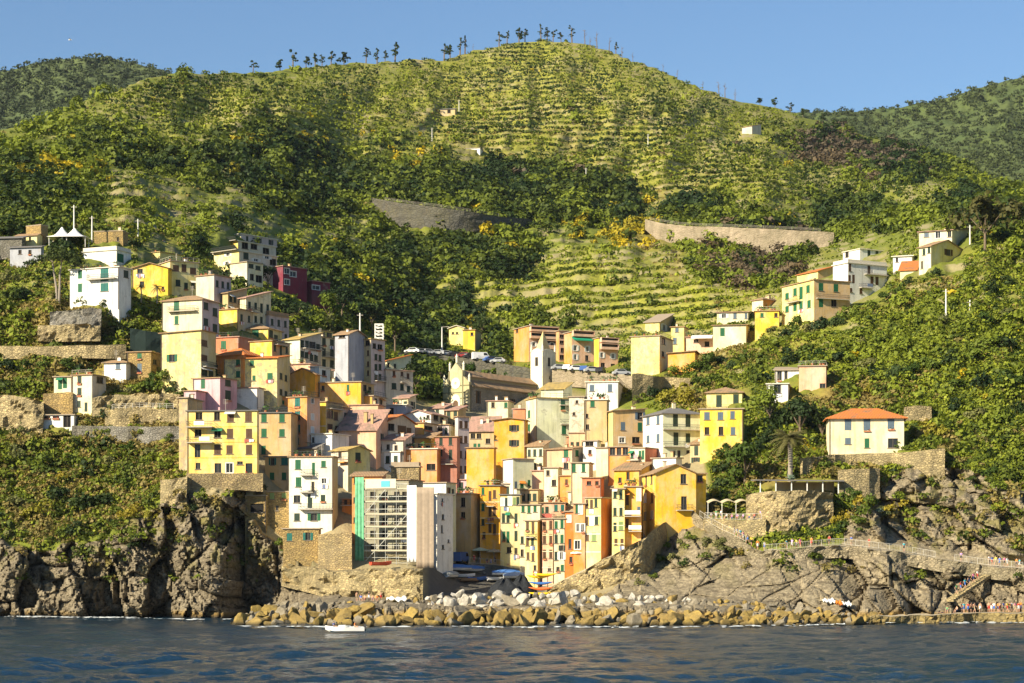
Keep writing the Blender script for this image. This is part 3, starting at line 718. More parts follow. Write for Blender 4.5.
    for _ in range(nch):
        q = A + e1 * LL * rr.uniform(.2, .8) + e2 * LR * rr.uniform(.25, .75)
        ch = MB(); hh = H + (rr.uniform(.9, 1.5) if roof not in 'GgHSs' else min(LL, LR) * .5 * pitch + rr.uniform(.5, 1.1))
        cw = rr.uniform(.45, .7)
        ch.frame(T(q, H - .1), e1 * cw, e2 * cw, (0, 0, hh - H)); ch.frame(T(q - e1 * .1 - e2 * .1, hh - .08), e1 * (cw + .2), e2 * (cw + .2), (0, 0, .12), 1)
        ch.build('chimney', [wallmat(rr.choice(('CR', 'TN', 'BG', 'W'))), M_TILE], roof_o)
    rzL, rzR = math.atan2(e1.y, e1.x), math.atan2(e2.y, e2.x)
    for (u, v, w, h, st) in wl:
        nm = 'door' if st[0] in 'a' or v < .3 and h > 1.8 and st[0] == 'd' else 'window'
        add_window(root, T(A + e1 * u, v), rzL, w, h, st, far, nm)
    for (u, v, w, h, st) in wr: add_window(root, T(Bc + e2 * u, v), rzR, w, h, st, far)
    if Y < 500:                                             # washing, sunshades and flower boxes at some windows
        for (u, v, w, h, st), (o_, e_) in [(q, (A, e1)) for q in wl] + [(q, (Bc, e2)) for q in wr]:
            n_ = Vector((e_.y, -e_.x, 0)); k_ = rr.random(); b_ = o_ + e_ * u
            if k_ < .075:
                cm = MB(); x_ = -w * .7
                while x_ < w * .6:
                    cw = rr.uniform(.25, .55); hh_ = rr.uniform(.45, .9); cm.frame(T(b_ + e_ * x_ + n_ * .12, v - .2 - hh_), e_ * cw, n_ * .03, (0, 0, hh_), rr.choice((0, 0, 0, 1, 2, 3))); x_ += cw + .06
                cm.build('laundry', [plain('linen_' + c_, SHUTC[c_], .9) for c_ in 'wrup'], root)
            elif k_ < .12 and h > 1.2:
                aw = MB(); solid(aw, [[T(b_ - e_ * (w * .8) + n_ * .9, v + h - .35), T(b_ + e_ * (w * .8) + n_ * .9, v + h - .35), T(b_ + e_ * (w * .8) + n_ * .01, v + h + .2), T(b_ - e_ * (w * .8) + n_ * .01, v + h + .2)]], .04)
                aw.build('awning', [plain('awning_' + ac_, dict(g=(.03,.2,.1), o=(.6,.2,.03), w=(.7,.66,.55))[ac_], .85) for ac_ in rr.choice('gow')], root)
            elif k_ < .26:
                fb = MB(); fb.frame(T(b_ - e_ * (w * .5) + n_ * .06, v - .32), e_ * w, n_ * .22, (0, 0, .22), 0)
                for _k in range(10): d_ = b_ + e_ * rr.uniform(-w * .5, w * .5) + n_ * rr.uniform(.06, .3); z_ = v - .1 + rr.uniform(-.1, .3); fb.poly([T(d_ - e_ * .12, z_), T(d_ + n_ * .1, z_ + .15), T(d_ + e_ * .12, z_)], rr.choice((1, 1, 2)))
                fb.build('flower_box', [plain('terracotta_pot', (.45,.17,.08), .8), plain('pot_leaves', (.05,.11,.02), .7, 0, .4), plain('geranium', (.5,.04,.05), .7)], root)
    if trim:                                               # painted string course between storeys
        tm = MB()
        for k in range(1, nfl):
            tm = MB(); tm.frame(T(A + e1 * .05, k * fh - .06), e1 * (LL - .1), Vector((e1.y, -e1.x, 0)) * .05, (0, 0, .14))
            tm.build('string_course', [wallmat(trim)], root)
    if roof == 'F' and Y < 520 and LL * LR > 20 and not parapet and rr.random() < .55 and oh > .1:      # lived-on roof: railing, pots, dish, tank
        tr = MB()
        for p, q in ((A, Bc), (Bc, Cc)):
            d = q - p; k = max(2, int(d.length / 1.3))
            for i in range(k + 1): b_ = T(p + d * i / k, H + .2); tr.bar(b_, b_ + Vector((0, 0, .9)), .05)
            tr.bar(T(p, H + 1.1), T(q, H + 1.1), .06); tr.bar(T(p, H + .7), T(q, H + .7), .04)
        tr.build('railing', [M_IRON if rr.random() < .6 else M_CONC], roof_o)
        for _ in range(rr.randrange(2, 6)):
            q = A + e1 * LL * rr.uniform(.08, .92) + e2 * rr.uniform(.4, .9); pt = MB(); b_ = T(q, H + .2)
            pt.tube([b_, b_ + Vector((0, 0, .45))], [.2, .28], 7, 0); z = rr.uniform(.4, .9)
            for _k in range(14):
                d = Vector((rr.gauss(0, .3), rr.gauss(0, .3), .5 + rr.uniform(0, z))); w_ = Vector((rr.gauss(0, .2), rr.gauss(0, .2), rr.gauss(0, .2))); x_ = Vector((rr.gauss(0, .2), rr.gauss(0, .2), rr.gauss(0, .2))); pt.poly([b_ + d - w_, b_ + d + x_, b_ + d + w_], 1)
            pt.build('potted_plant', [plain('terracotta_pot', (.45,.17,.08), .8), plain('pot_leaves', (.05,.11,.02), .7, 0, .4)], roof_o)
    if Y < 480 and LL > 3.5 and rr.random() < .6:                # rainwater pipe
        u_ = rr.choice((.12, LL - .12)); pp = MB(); b_ = A + e1 * u_ + Vector((e1.y, -e1.x, 0)) * .09
        pp.bar(T(b_, -.5), T(b_, H - .05), .11); pp.build('drainpipe', [plain('drainpipe', (.16,.12,.09), .6)], root)
    if Y < 480 and rr.random() < .3 and LL > 4:                  # aerial
        an = MB(); q = A + e1 * LL * rr.uniform(.3, .7) + e2 * LR * .4; z_ = H + (min(LL, LR) * .5 * pitch if roof in 'GgHSs' else .2)
        an.bar(T(q, z_ - .3), T(q, z_ + 2.2), .06)
        for k in range(4): an.bar(T(q - e1 * .5, z_ + 1.3 + k * .25), T(q + e1 * .5, z_ + 1.3 + k * .25), .035)
        an.build('aerial', [M_CONC], roof_o)
    HOUSE['last'] = dict(root=root, A=A, B=Bc, C=Cc, e1=e1, e2=e2, LL=LL, LR=LR, H=H, Y=Y, zg=zg, c=c, s=s, Xc=Xc, off=off)
    return HOUSE['last']
def balcony(x0, x1, py, side='L', d=1.0, hang=True, mat=None, cloth=None):
    """slab and railing on the last body's wall, between two pixel columns, floor at row py"""
    h = HOUSE['last']
    def uu(px):
        q = (px - 512) / F
        if side == 'L': return h['LL'] - (h['Xc'] - q * h['Y']) / (h['c'] + q * h['s'])
        return (q * h['Y'] - h['Xc']) / (h['s'] - q * h['c'])
    a, b = uu(x0), uu(x1); e = h['e1'] if side == 'L' else h['e2']; o = h['A'] if side == 'L' else h['B']
    a, b = max(a, -.2), min(b, (h['LL'] if side == 'L' else h['LR']) + .2)
    if b - a < .6: return
    yy = h['Y'] + ((h['LL'] - (a + b) / 2) * h['s'] if side == 'L' else (a + b) / 2 * h['c'])
    z = zpx(py, yy) - h['zg']; n = Vector((e.y, -e.x, 0))
    m = MB(); m.frame(o + e * a + n * .003 + Vector((0, 0, z - .16)), e * (b - a), n * d, (0, 0, .16))
    slab = m.build('balcony', [mat or M_CONC], h['root'])
    r = MB(); T = lambda u, dd, zz: o + e * u + n * dd + Vector((0, 0, z + zz))
    for zz in (.95, .5): 
        r.bar(T(a + .05, d - .05, zz), T(b - .05, d - .05, zz), .06); r.bar(T(a + .05, .02, zz), T(a + .05, d - .05, zz), .05); r.bar(T(b - .05, .02, zz), T(b - .05, d - .05, zz), .05)
    k = max(2, int((b - a) / .28))
    for i in range(k + 1):
        u = a + .05 + (b - a - .1) * i / k; r.bar(T(u, d - .05, 0), T(u, d - .05, .95), .04)
    r.build('railing', [M_IRON], slab)
    if cloth:
        cm = MB()
        for (f0, f1, cc) in cloth: cm.frame(T(a + (b - a) * f0, d, .25), e * (b - a) * (f1 - f0), n * .04, (0, 0, .75))
        cm.build('laundry', [plain('cloth_' + str(cloth[0][2]), SHUTC[cloth[0][2]], .9)], slab)
SHUTC = dict(w=(.72,.72,.70), r=(.45,.12,.09), u=(.16,.2,.34), p=(.45,.28,.3))
def band(side, y0, y1, f0=0.03, f1=.97, depth=.35, name='loggia', rail=True):
    """dark recessed strip of an open gallery with its parapet, standing on the wall's face"""
    h = HOUSE['last']; e = h['e1'] if side == 'L' else h['e2']; o = h['A'] if side == 'L' else h['B']; ln = h['LL'] if side == 'L' else h['LR']
    z1 = zpx(y0, h['Y']) - h['zg']; z0 = zpx(y1, h['Y']) - h['zg']; n = Vector((e.y, -e.x, 0)); m = MB()
    m.frame(o + e * ln * f0 + n * .003 + Vector((0, 0, z0 - .12)), e * ln * (f1 - f0), n * 1.1, (0, 0, .12), 0)
    if rail: m.frame(o + e * ln * f0 + n * 1.0 + Vector((0, 0, z0)), e * ln * (f1 - f0), n * .1, (0, 0, (z1 - z0) * .42), 0)
    m.frame(o + e * ln * f0 + n * .003 + Vector((0, 0, z1)), e * ln * (f1 - f0), n * 1.1, (0, 0, .12), 0)
    for f in (f0, f1): m.frame(o + e * (ln * f - .06) + n * .003 + Vector((0, 0, z0)), e * .12, n * 1.05, (0, 0, z1 - z0), 0)
    m.frame(o + e * ln * f0 + n * .006 + Vector((0, 0, z0)), e * ln * (f1 - f0), n * .01, (0, 0, z1 - z0), 1)
    m.build(name, [wallmat('SA'), M_GLASS], h['root'])
def awning(x0, x1, py, side, mat, d=1.8):
    h = HOUSE['last']; e = h['e1'] if side == 'L' else h['e2']; o = h['A'] if side == 'L' else h['B']
    def uu(px):
        q = (px - 512) / F
        return h['LL'] - (h['Xc'] - q * h['Y']) / (h['c'] + q * h['s']) if side == 'L' else (q * h['Y'] - h['Xc']) / (h['s'] - q * h['c'])
    a, b = uu(x0), uu(x1); z = zpx(py, h['Y']) - h['zg']; n = Vector((e.y, -e.x, 0)); m = MB()
    T = lambda u, dd, zz: o + e * u + n * dd + Vector((0, 0, z + zz))
    solid(m, [[T(a, d, -.7), T(b, d, -.7), T(b, .004, 0), T(a, .004, 0)]], .06); m.frame(T(a, d, -1.05), e * (b - a), n * .05, (0, 0, .3))
    m.build('awning', [mat], h['root'])
# ------------------------------------------------------------------ the village, house by house
G1, G2, G3, G4 = 'houses on the upper left slope', 'houses in the lower left village', 'houses climbing the middle of the valley', 'houses along the harbour front'
G5, G6 = 'houses in the right half of the village', 'houses on the right slope'
def h_(label, group, name='house', cat='house'): house(0, name, label, cat, group)

# --- upper left
h_('small shaded grey shed with pale blue-white boards under dark netting at far left', G1, 'shed', 'shed'); vol(10, 41, 44, 247, 259, 'GR', 12, 'S', 'k', L=[(20,252,3,4,'fn'),(30,252,3,4,'fn')], chim=0)
h_('dark roofed low house at the left frame edge above the pine', G1); vol(-14, 22, 26, 238, 250, 'GS', 8, 'S', 'k', L=0, chim=0)
h_('tiny yellow house in front of the square stone tower', G1); vol(17, 37, 43, 235, 246, 'PY', 15, 'G', 't', L=[(22,239,2,4,'fn'),(30,239,2,4,'fn')])
h_('square ochre stone tower left of the white party tent', G1, 'stone_tower', 'tower'); vol(26, 41, 48, 225, 244, 'S2', 30, 'F', 's', chim=0, oh=.05)
h_('brown stone ruin with a flat top between the tent and the white villa', G1, 'stone_ruin', 'ruin'); vol(94, 123, 128, 231, 252, 'S2', 10, 'F', 's', L=[(118,239,2,4,'fn')], chim=1, oh=.1)
h_('white flat roofed villa with dark green shutters on the left hillside', G1, 'villa', 'villa')
vol(70, 119, 131, 267, 307, 'W', 24, 'F', 'w', L=[(80,272,4,8,'cg'),(80,288,4,8,'cg'),(104.5,273,8,12,'ct'),(104.5,287,8,8,'ct')], Rr=[(126,274,3,7,'cd')], base=4, chim=0); balcony(89, 117, 279, 'L', 1.1)
vol(83, 116.5, 131, 250, 267, 'W', 24, 'F', 'w', L=[(88,262,4,5,'fn')], Rr=[(120.5,258,4,8,'cg')], base=0, dY=1.0, chim=1, parapet=True)
h_('bright yellow gabled house with a small dark window beside the white villa', G1)
vol(132, 168, 172, 268, 296, 'Y', 8, 'g', 't', L=[(140,271,5,4,'fd'),(142,284,4,5,'fd'),(163,288,2,3,'fd')], pitch=.28, chim=0)
vol(160, 171, 199, 261, 296, 'PY', 58, 'F', 's', Rr=[(176,268,5,6,'cb'),(184,268,4,7,'cb'),(193,271,5,6,'cb'),(178,283,4,6,'cd'),(193,285,3,6,'cd'),(186,286,3,6,'cd')], dY=2)
vol(137, 160, 181, 252, 268, 'PY', 35, 'F', 'y', L=[(142.5,259,3,7,'cg'),(153,257,3,5,'cg')], Rr=2, base=0, dY=5, chim=0)
vol(148, 168, 178, 244, 254, 'PY', 25, 'F', 'y', L=[(160,248,3,5,'cd')], Rr=1, base=0, dY=8, chim=1)
h_('yellow and grey stepped apartment villa with balconies at the woodland edge', G1, 'apartment_villa', 'villa')
vol(214, 239, 277, 251, 276, 'PY', 40, 'F', 'w', L=[(228,254,6,3,'ow'),(227,263,6,3,'ow')], Rr=[(246,256,4,6,'cd'),(256,260,6,3,'ow'),(267,257,6,3,'ow'),(273,262,5,6,'fn')], colR='BG', base=4, chim=0); balcony(214, 240, 251, 'L', 1.2)
vol(211, 238, 276, 241, 251, 'Y', 40, 'F', 'w', L=[(226,247,6,6,'ct'),(214,247,4,4,'fn')], Rr=[(245,243,5,6,'fn'),(254,246,5,5,'fn'),(266,251,5,6,'fn')], colR='BG', base=0, dY=1.5, chim=0); balcony(211, 240, 242, 'L', 1.2)
vol(221, 241, 277, 234, 242, 'CR', 40, 'F', 'w', L=[(231,238,6,4,'fn')], Rr=3, colR='PG', base=0, dY=3, chim=1)
vol(230, 247, 263, 262, 285, 'CR', 38, 'F', 's', Rr=[(251,266,4,4,'cd'),(258,268,4,4,'cd'),(252,277,3,6,'fn'),(259,279,5,7,'fn')], dY=-3, chim=0)
h_('larger dark maroon house with pale windows below the stepped villa', G1); vol(270, 283, 307, 266, 293, 'MA', 42, 'F', 'p', Rr=[(287,271,4,5,'fw'),(293,274,5,5,'fw'),(287,282,4,5,'fw'),(298,277,3,4,'fw')], chim=1)
h_('smaller maroon house set lower and right of the larger one', G1); vol(300, 312, 330, 281, 305, 'MA', 42, 'F', 'p', Rr=[(305,286,6,4,'fw'),(318,287,5,5,'fw')], colR='MA', chim=0); vol(306, 318, 331, 291, 305, 'MA', 42, 'F', 'p', Rr=[(321,294,4,4,'fw'),(327,295,4,4,'fw')], dY=-3, chim=0)
h_('tall tan terrace house with a blank grey gable at the head of the row', G1); vol(196, 214, 231, 275, 322, 'BG', 32, 'F', 't', Rr=3, colR='PG', sh='d', chim=1, styles='c')
h_('brown terrace house second in the descending row', G1); vol(222, 228, 247, 293, 328, 'TN', 34, 'S', 't', Rr=4, sh='d', styles='c')
h_('cream terrace house with red-brown eaves third in the descending row', G1); vol(240, 246, 271, 298, 338, 'CR', 34, 'S', 'p', Rr=4, sh='d', styles='c'); balcony(249, 258, 312, 'R')
h_('pinkish terrace house with a roof terrace last in the descending row', G1); vol(264, 269, 289, 315, 342, 'PG', 34, 'F', 't', Rr=3, sh='d', styles='c', parapet=True)
h_('cream house with a hipped roof and a green balcony railing', G1); vol(162, 202, 219, 299, 347, 'CR', 22, 'H', 't', L=[(176.5,306,5,11,'cg'),(176.5,320,4,8,'cg')], Rr=[(206,306,3,7,'cd'),(210,310,3,8,'cd'),(215,312,3,8,'cd'),(206,322,3,7,'cd'),(210,325,3,8,'cd'),(215,328,3,8,'cd')], colR='PG', base=4, chim=0); balcony(169, 197, 311, 'L', 1.0)
h_('pale yellow house with peeling flaked render below the hipped one', G1); vol(161, 201, 216, 332, 400, 'PY*', 20, 's', 't', L=[(172,358,9,7,'og')], Rr=[(204,343,4,6,'cb'),(209,346,4,6,'cb'),(204,358,4,6,'cb'),(209,360,4,6,'cb'),(204,372,4,7,'cd'),(211,374,3,7,'cd')], colR='OL', pitch=.06, base=4, chim=0); balcony(202, 213, 367, 'R')
h_('small golden yellow block tucked behind the hipped house', G1); vol(217, 238, 253, 309, 340, 'Y', 28, 'F', 't', Rr=2, colR='TN', styles='c')
h_('bright yellow house with a pale hipped roof and one green shutter', G1)
vol(223, 268, 282, 328, 352, 'Y', 18, 'H', 't', L=[(255.5,334,6,8,'cg')], Rr=[(271,334,3,7,'cd'),(276,338,3,6,'cd')], colR='OL', chim=1)
vol(250, 272, 290, 341, 382, 'Y', 26, 'F', 't', L=0, Rr=3, colR='TN', dY=-4, styles='c', chim=0); balcony(274, 286, 345, 'R')
h_('small red house with one tall green shutter', G1); vol(213, 239, 256, 337, 366, 'RE', 22, 'F', 'p', L=[(223.5,345,5,8,'cg')], Rr=3, colR='BR', styles='c', chim=0)
h_('orange house with an orange hipped roof wedged beside a dark fir', G1); vol(216, 244, 262, 354, 394, 'OR', 30, 'H', 'o', L=0, Rr=0, colR='OR', chim=0, pitch=.5)
h_('cream and stone house with an ochre roof and stained front', G2); vol(224, 277, 290, 358, 412, 'PY*', 10, 'S', 'o', L=[(238,360,4,6,'cg'),(252,363,4,5,'cg'),(238,374,4,6,'cg'),(254,378,3,5,'cg'),(270,376,5,6,'cg')], Rr=[(281,376,3,6,'cd'),(286,378,3,6,'cd'),(281,392,3,6,'cd'),(286,394,3,6,'cd')], colR='OL', pitch=.18, base=4)
# --- below
h_('tall pink house with mauve side wall above the yellow block', G2); vol(193, 220, 237, 378, 418, 'PK', 24, 'F', 't', L=[(203,384,4,9,'cg'),(201,396,3,6,'cd')], Rr=[(228,382,4,6,'cd'),(228,395,4,9,'cd')], chim=1); vol(184, 196, 206, 391, 416, 'PK', 18, 'F', 't', L=[(191,397,4,5,'cd')], dY=-2, chim=0)
h_('white and pink annex with a roof terrace beside the pink house', G2); vol(235, 258, 264, 388, 414, 'W', 12, 'F', 'p', chim=0, L=0)
h_('big bright yellow apartment block with balconies on the cliff edge', G2, 'apartment_block', 'apartment block')
vol(187, 257, 259, 411, 473, 'YB', 5, 'F', 'k', L=[(199,416,6,7,'fn'),(217,415.5,5,8,'fn'),(230.5,417,6,9,'cb'),(248.5,417,6,9,'cb'),(198,433,6,7,'fn'),(217.5,433.5,6,8,'fn'),(230,433.5,5.5,9,'cb'),(249,433.5,5.5,9,'cb'),(197.5,451,5,13,'fd'),(217.5,449.5,6,9,'cb'),(229.5,449.5,5.5,8,'cb'),(249,449.5,5.5,9,'cb'),(198,466,4,6,'fb'),(218,468,6,9,'fd'),(229.5,468,6,9,'fw'),(240,463,5,3,'fb'),(249,468,6,9,'ab')], base=.5, chim=0, trim='Y', Y=396)
balcony(188, 214, 427, 'L', 1.6, cloth=[(.3,.7,'w')]); balcony(188, 214, 442.5, 'L', 1.6, cloth=[(.5,.9,'w')])
h_('narrow tan party wall house left of the big yellow block', G2); vol(179, 187.5, 189, 398, 470, 'TN*', 10, 'F', 's', chim=1, base=4)
h_('yellow roof terrace room with a wide green shutter', G2); vol(237, 256, 257, 397, 413, 'Y', 6, 'F', 't', L=[(248,404.5,8,8,'ct')], dY=2, base=0, chim=0)
h_('orange attic house with a striped curtain on its terrace', G2); vol(257, 291, 293, 397, 414, 'OR', 6, 'F', 'y', L=[(263.5,405,7,9,'ow'),(281.5,406,5,11,'cg')], dY=2, base=0, chim=0, oh=.8)
h_('tan rendered house with six green shutters between yellow block and orange tower', G2); vol(257.5, 291, 292, 413, 474, 'TA', 6, 'F', 'k', L=[(264,418,5,8,'cg'),(282,418,5,8,'cg'),(264,433,5,8,'cg'),(282,433,5,7,'cg'),(263.5,450,4,8,'cg'),(263,467,4,9,'fb')], base=4, chim=0)
h_('narrow ochre house on a rubble base with a pink loggia on top', G2)
vol(265, 290, 292, 457, 492, 'TA', 7, 'F', 'k', L=[(272.5,461,6,7,'ot'),(284.5,461,6,7,'ct'),(272,476,4,7,'cg'),(284,476,4,7,'cg')], base=0, chim=0)
vol(265.4, 289.8, 291.6, 492, 537, 'S2', 7, 'F', 's', L=[(272,496,4,6,'cy'),(284,496,4,6,'cy'),(277,508,3,5,'fb')], base=4, chim=0, oh=.02)
vol(267, 292, 294, 443, 457, 'SA', 7, 'F', 'y', L=[(276.5,447,5,8,'cg'),(287,447,5,8,'cg')], base=0, dY=1, chim=0, oh=.8); balcony(266, 292, 456, 'L', 1.4)
h_('tiny cream hut with a tan slab roof on the cliff steps', G2, 'hut', 'hut'); vol(236, 253, 256, 487, 502, 'CR', 12, 'S', 'y', L=[(244,492,4,7,'fb')], chim=0, pitch=.2)
h_('rubble stone storehouse with a dark arched opening', G2, 'storehouse', 'storehouse'); vol(245, 266, 267, 496, 537, 'S2', 6, 'F', 's', L=[(257,508,12,8,'an')], chim=0, base=6, oh=.05)
h_('tall pale yellow house with three small balconies above the stone wall', G2)
vol(289, 333, 338, 457, 530, 'IV', 9, 'F', 't', L=[(298,464.5,5,9,'cg'),(323.5,464,4,6,'cg'),(313.5,469,3,12,'cg'),(298.5,482,5,9,'cg'),(324,481,8,5,'ow'),(313,487,3,10,'fb'),(297,499,6,7,'fd'),(310,501,4,13,'cd'),(323,498,4,6,'cd'),(297,517,5,7,'cd'),(314,517,10,7,'og')], Rr=0, colR='OL', base=4)
balcony(301, 314, 475, 'L', 1.0); balcony(301, 314, 492, 'L', 1.0, cloth=[(.2,.8,'w')]); balcony(300, 334, 509, 'L', 1.1)
h_('low ochre stone house with two blue-green shutters at the foot of the pale house', G2); vol(283, 319, 321, 529, 560, 'S2', 7, 'F', 's', L=[(289.5,537,5,7,'ct'),(308,536.5,8,7,'ot')], base=4, chim=0)
h_('orange tower house with teal shutters and a shaded brown side', G2)
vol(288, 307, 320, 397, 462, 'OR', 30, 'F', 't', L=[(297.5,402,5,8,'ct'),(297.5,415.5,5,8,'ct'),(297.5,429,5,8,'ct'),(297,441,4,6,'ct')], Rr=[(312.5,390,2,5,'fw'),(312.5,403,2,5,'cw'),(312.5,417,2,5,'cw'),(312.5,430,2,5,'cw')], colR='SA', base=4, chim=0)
vol(288, 307, 320, 385, 397, 'SA', 30, 'F', 's', L=[(292,391,4,8,'fb'),(301,390,4,8,'fb')], Rr=0, base=0, chim=1)
h_('narrow lemon yellow house with a white band and dark side balconies', G2); vol(316, 326, 343, 402, 450, 'Y', 24, 'F', 't', L=0, Rr=[(330,414,5,8,'fd'),(336,416,3,8,'cb'),(330,428,4,8,'cb'),(337,430,3,8,'cb')], colR='TN', trim='W', rows=2, chim=1); balcony(328, 341, 409, 'R')
h_('white cubic house with a flat roof in shade on the right', G2); vol(311, 332, 349, 434, 468, 'W', 24, 'F', 'w', L=[(313,440,2,5,'fb')], chim=1)
h_('tan gabled shed with a slate roof behind the pale yellow house', G2, 'shed', 'shed'); vol(297, 317, 323, 448, 470, 'BG', 40, 'S', 'k', chim=1, L=0, Rr=[(320,449,2,6,'fb')], pitch=.6)
# --- middle left, upper
h_('white-fronted house with a long dark balcony under an ochre roof', G3); vol(284, 300, 321, 339, 372, 'LG', 34, 'S', 'y', Rr=[(302,342,3,7,'cd'),(307,344,3,7,'cd'),(312.5,346,5,8,'fd'),(318,347,3,6,'cd'),(302,354,3,6,'cd'),(306.5,355,3,6,'cd'),(311.5,357,3,8,'cd'),(316,358,3,7,'cd')], colR='BG'); balcony(302, 320, 349, 'R', 1.1)
h_('yellow house with a tan front of tall dark windows', G3); vol(303, 321, 337, 337, 375, 'Y', 34, 'F', 't', Rr=[(324,341,3,7,'cd'),(332,342,3,6,'cd'),(324,352,3,7,'cd'),(332,353,3,7,'cd'),(324,363,3,7,'cd'),(332,364,3,7,'cd')], colR='CR', chim=1); balcony(322, 336, 357, 'R'); vol(306, 318, 333, 330, 338, 'PY', 34, 'F', 't', L=[(313,333,2,3,'fn')], Rr=2, base=0, dY=3, chim=0)
h_('tall house wrapped in lilac grey builders sheets with a yellow gable', G3); vol(335, 349, 365, 334, 394, 'GR', 30, 'G', 't', L=[(342,336,6,3,'fn'),(345,350,4,26,'fn')], colR='GR', chim=1)
h_('tall narrow house with a tan side and pinkish front of paired windows', G3); vol(364, 371, 385, 339, 400, 'TN', 38, 'F', 'y', L=[(367.5,343,4,5,'fn'),(368,353,2,5,'cb'),(368,364,2,5,'cb'),(368,373,2,5,'cb')], Rr=[(374.5,346,3,5,'fn'),(380,347,4,5,'fn'),(376,357,2.5,6,'cd'),(380,358,2.5,6,'cd'),(376,367,2.5,6,'cd'),(380,367,2.5,6,'cd'),(376,377,2.5,6,'cd'),(380,377,2.5,6,'cd')], colR='PG', chim=0); balcony(374, 384, 381, 'R')
h_('beige house with a set back top storey and orange roof right of the paired windows', G3)
vol(380, 386, 413, 370, 404, 'BG', 58, 'F', 'p', L=0, Rr=[(394,373.5,2.5,5,'cb'),(402,374,2.5,4,'cb'),(408,376,2.5,5,'cb'),(394,386,4,6,'cd'),(402,387,3,6,'cd'),(408.5,389,3,6,'cd')], chim=0); balcony(400, 405, 382, 'R')
vol(382, 387, 411, 361, 371, 'CR', 58, 'S', 'o', Rr=[(388,365,2,4,'fn'),(395,366,2,4,'fn'),(407,367,2,4,'fn')], base=0, dY=2, chim=0)
h_('low salmon pink flat roofed house behind the golden gable', G3); vol(288, 310, 320, 364, 384, 'SA', 20, 'F', 'p', chim=2)
h_('golden gabled house with a dark shaded side above the orange tower', G3); vol(290, 315, 320, 374, 402, 'GO', 14, 'g', 't', chim=0, pitch=.45)
h_('small white cube house with a terrace behind the golden gable', G3); vol(310, 319, 330, 367, 392, 'W', 26, 'F', 'w', Rr=[(324,373,3,5,'fn')], chim=0)
h_('white attic block with a satellite dish above the golden house', G3); vol(333, 351, 361, 370, 392, 'W', 18, 'F', 'p', chim=1, L=0, Rr=1)
h_('golden yellow house with a recessed balcony and dark shutter', G3); vol(319, 361, 374, 382, 426, 'GO', 16, 'F', 's', L=[(348,388,2.5,6,'cg'),(323,388,3,5,'fb')], Rr=[(365,388,3,6,'fn'),(370,390,3,6,'fn')], colR='TN', chim=1); vol(352, 373, 386, 396, 426, 'GO', 18, 'F', 's', Rr=[(376,402,2.5,7,'fb'),(381,403,2.5,7,'fb')], colR='BG', dY=-3, chim=0)
h_('pale salmon blank walled house below the golden one', G3); vol(349, 378, 384, 405, 440, 'SA', 12, 'F', 'p', chim=1); 
h_('mauve pink house in shade with a sloping roof and white chimney', G3); vol(338, 376, 388, 430, 470, 'SA', 14, 'S', 'p', chim=2, Rr=1, pitch=.7)
h_('grey house with one black doorway below the wooded bank', G3); vol(384, 406, 412, 405, 430, 'GR', 10, 'F', 'w', L=[(391.5,411,4,6,'fn')], chim=1)
h_('orange house with a long orange tiled roof and shaded porch', G3); vol(378, 388, 415, 421, 462, 'DO', 28, 'G', 'o', Rr=[(391,427,5,7,'fn'),(402,430,7,8,'cb'),(409,432,4,8,'cb'),(398,440,3,4,'fn'),(405,440,3,4,'fn'),(411,441,3,4,'fn')], colR='BG', pitch=.3)
h_('white gabled house with a cream roof edge in the valley middle', G3); vol(406, 431, 448, 414, 440, 'W', 22, 'g', 'p', L=[(428,417,3,4,'fn')], Rr=[(436,418,4,5,'fn'),(442,420,3,5,'fn')], colR='BG', pitch=.3, chim=1)
h_('golden orange house with a lower terrace roof beside the white gable', G3); vol(411, 424, 437, 423, 460, 'GO', 20, 'F', 't', Rr=[(428,428,7,4,'fn'),(430,438,3,5,'fn')], colR='BG', chim=0); vol(414, 432, 440, 438, 462, 'GO', 15, 'S', 't', dY=-4, L=[(420,446,4,5,'fn'),(428,448,4,5,'fn')], chim=0)
h_('pinkish house with a dark door and lemon side wall', G3); vol(434, 449, 456, 425, 455, 'PG', 12, 'F', 't', L=[(440,430,4,7,'fn'),(446,431,2,6,'cd')], Rr=0, colR='PY', chim=1)
h_('tall brick red house with dark windows in the alley', G3); vol(435, 457, 460, 437, 500, 'BR', 10, 'F', 't', L=[(441,441,3,7,'cd'),(450.5,441,3,7,'cd'),(450.5,455,3,10,'cd'),(441,453,2,6,'cd')], base=6); balcony(442, 454, 464, 'L', 1.0)
h_('narrow pinkish grey house with four rows of slim windows', G3); vol(455, 458, 469, 417, 492, 'PG', 60, 'F', 't', Rr=2, sh='b', styles='c', rows=5, base=6)
h_('bright orange house with a wide teal window and cream terrace wall', G3); vol(403, 437, 441, 449, 492, 'OR', 14, 'F', 'w', L=[(431,467,8,6,'fn')], base=4, chim=0)
h_('sand coloured stone house with a flat top below the laundry terrace', G3); vol(391, 419, 421, 467, 505, 'ST', 8, 'F', 's', chim=0, base=4, parapet=True)
h_('tan house with a row of three small openings behind the stone one', G3); vol(372, 404, 412, 440, 478, 'BG', 14, 'S', 'p', L=[(380,447,3,5,'fn'),(388,447,3,5,'fn'),(396,448,3,5,'fn')], chim=2)
h_('cream gabled house with one green shutter and an orange balcony', G3); vol(331, 348, 370, 450, 492, 'BG', 48, 'G', 'y', L=[(340,455,3,5,'fb')], Rr=[(358,457,4.5,8,'cd')], colR='PY', base=6, chim=0, pitch=.3); balcony(340, 348, 462, 'L', 1.0, mat=plain('orange_slab', PAL['OR'], .8))
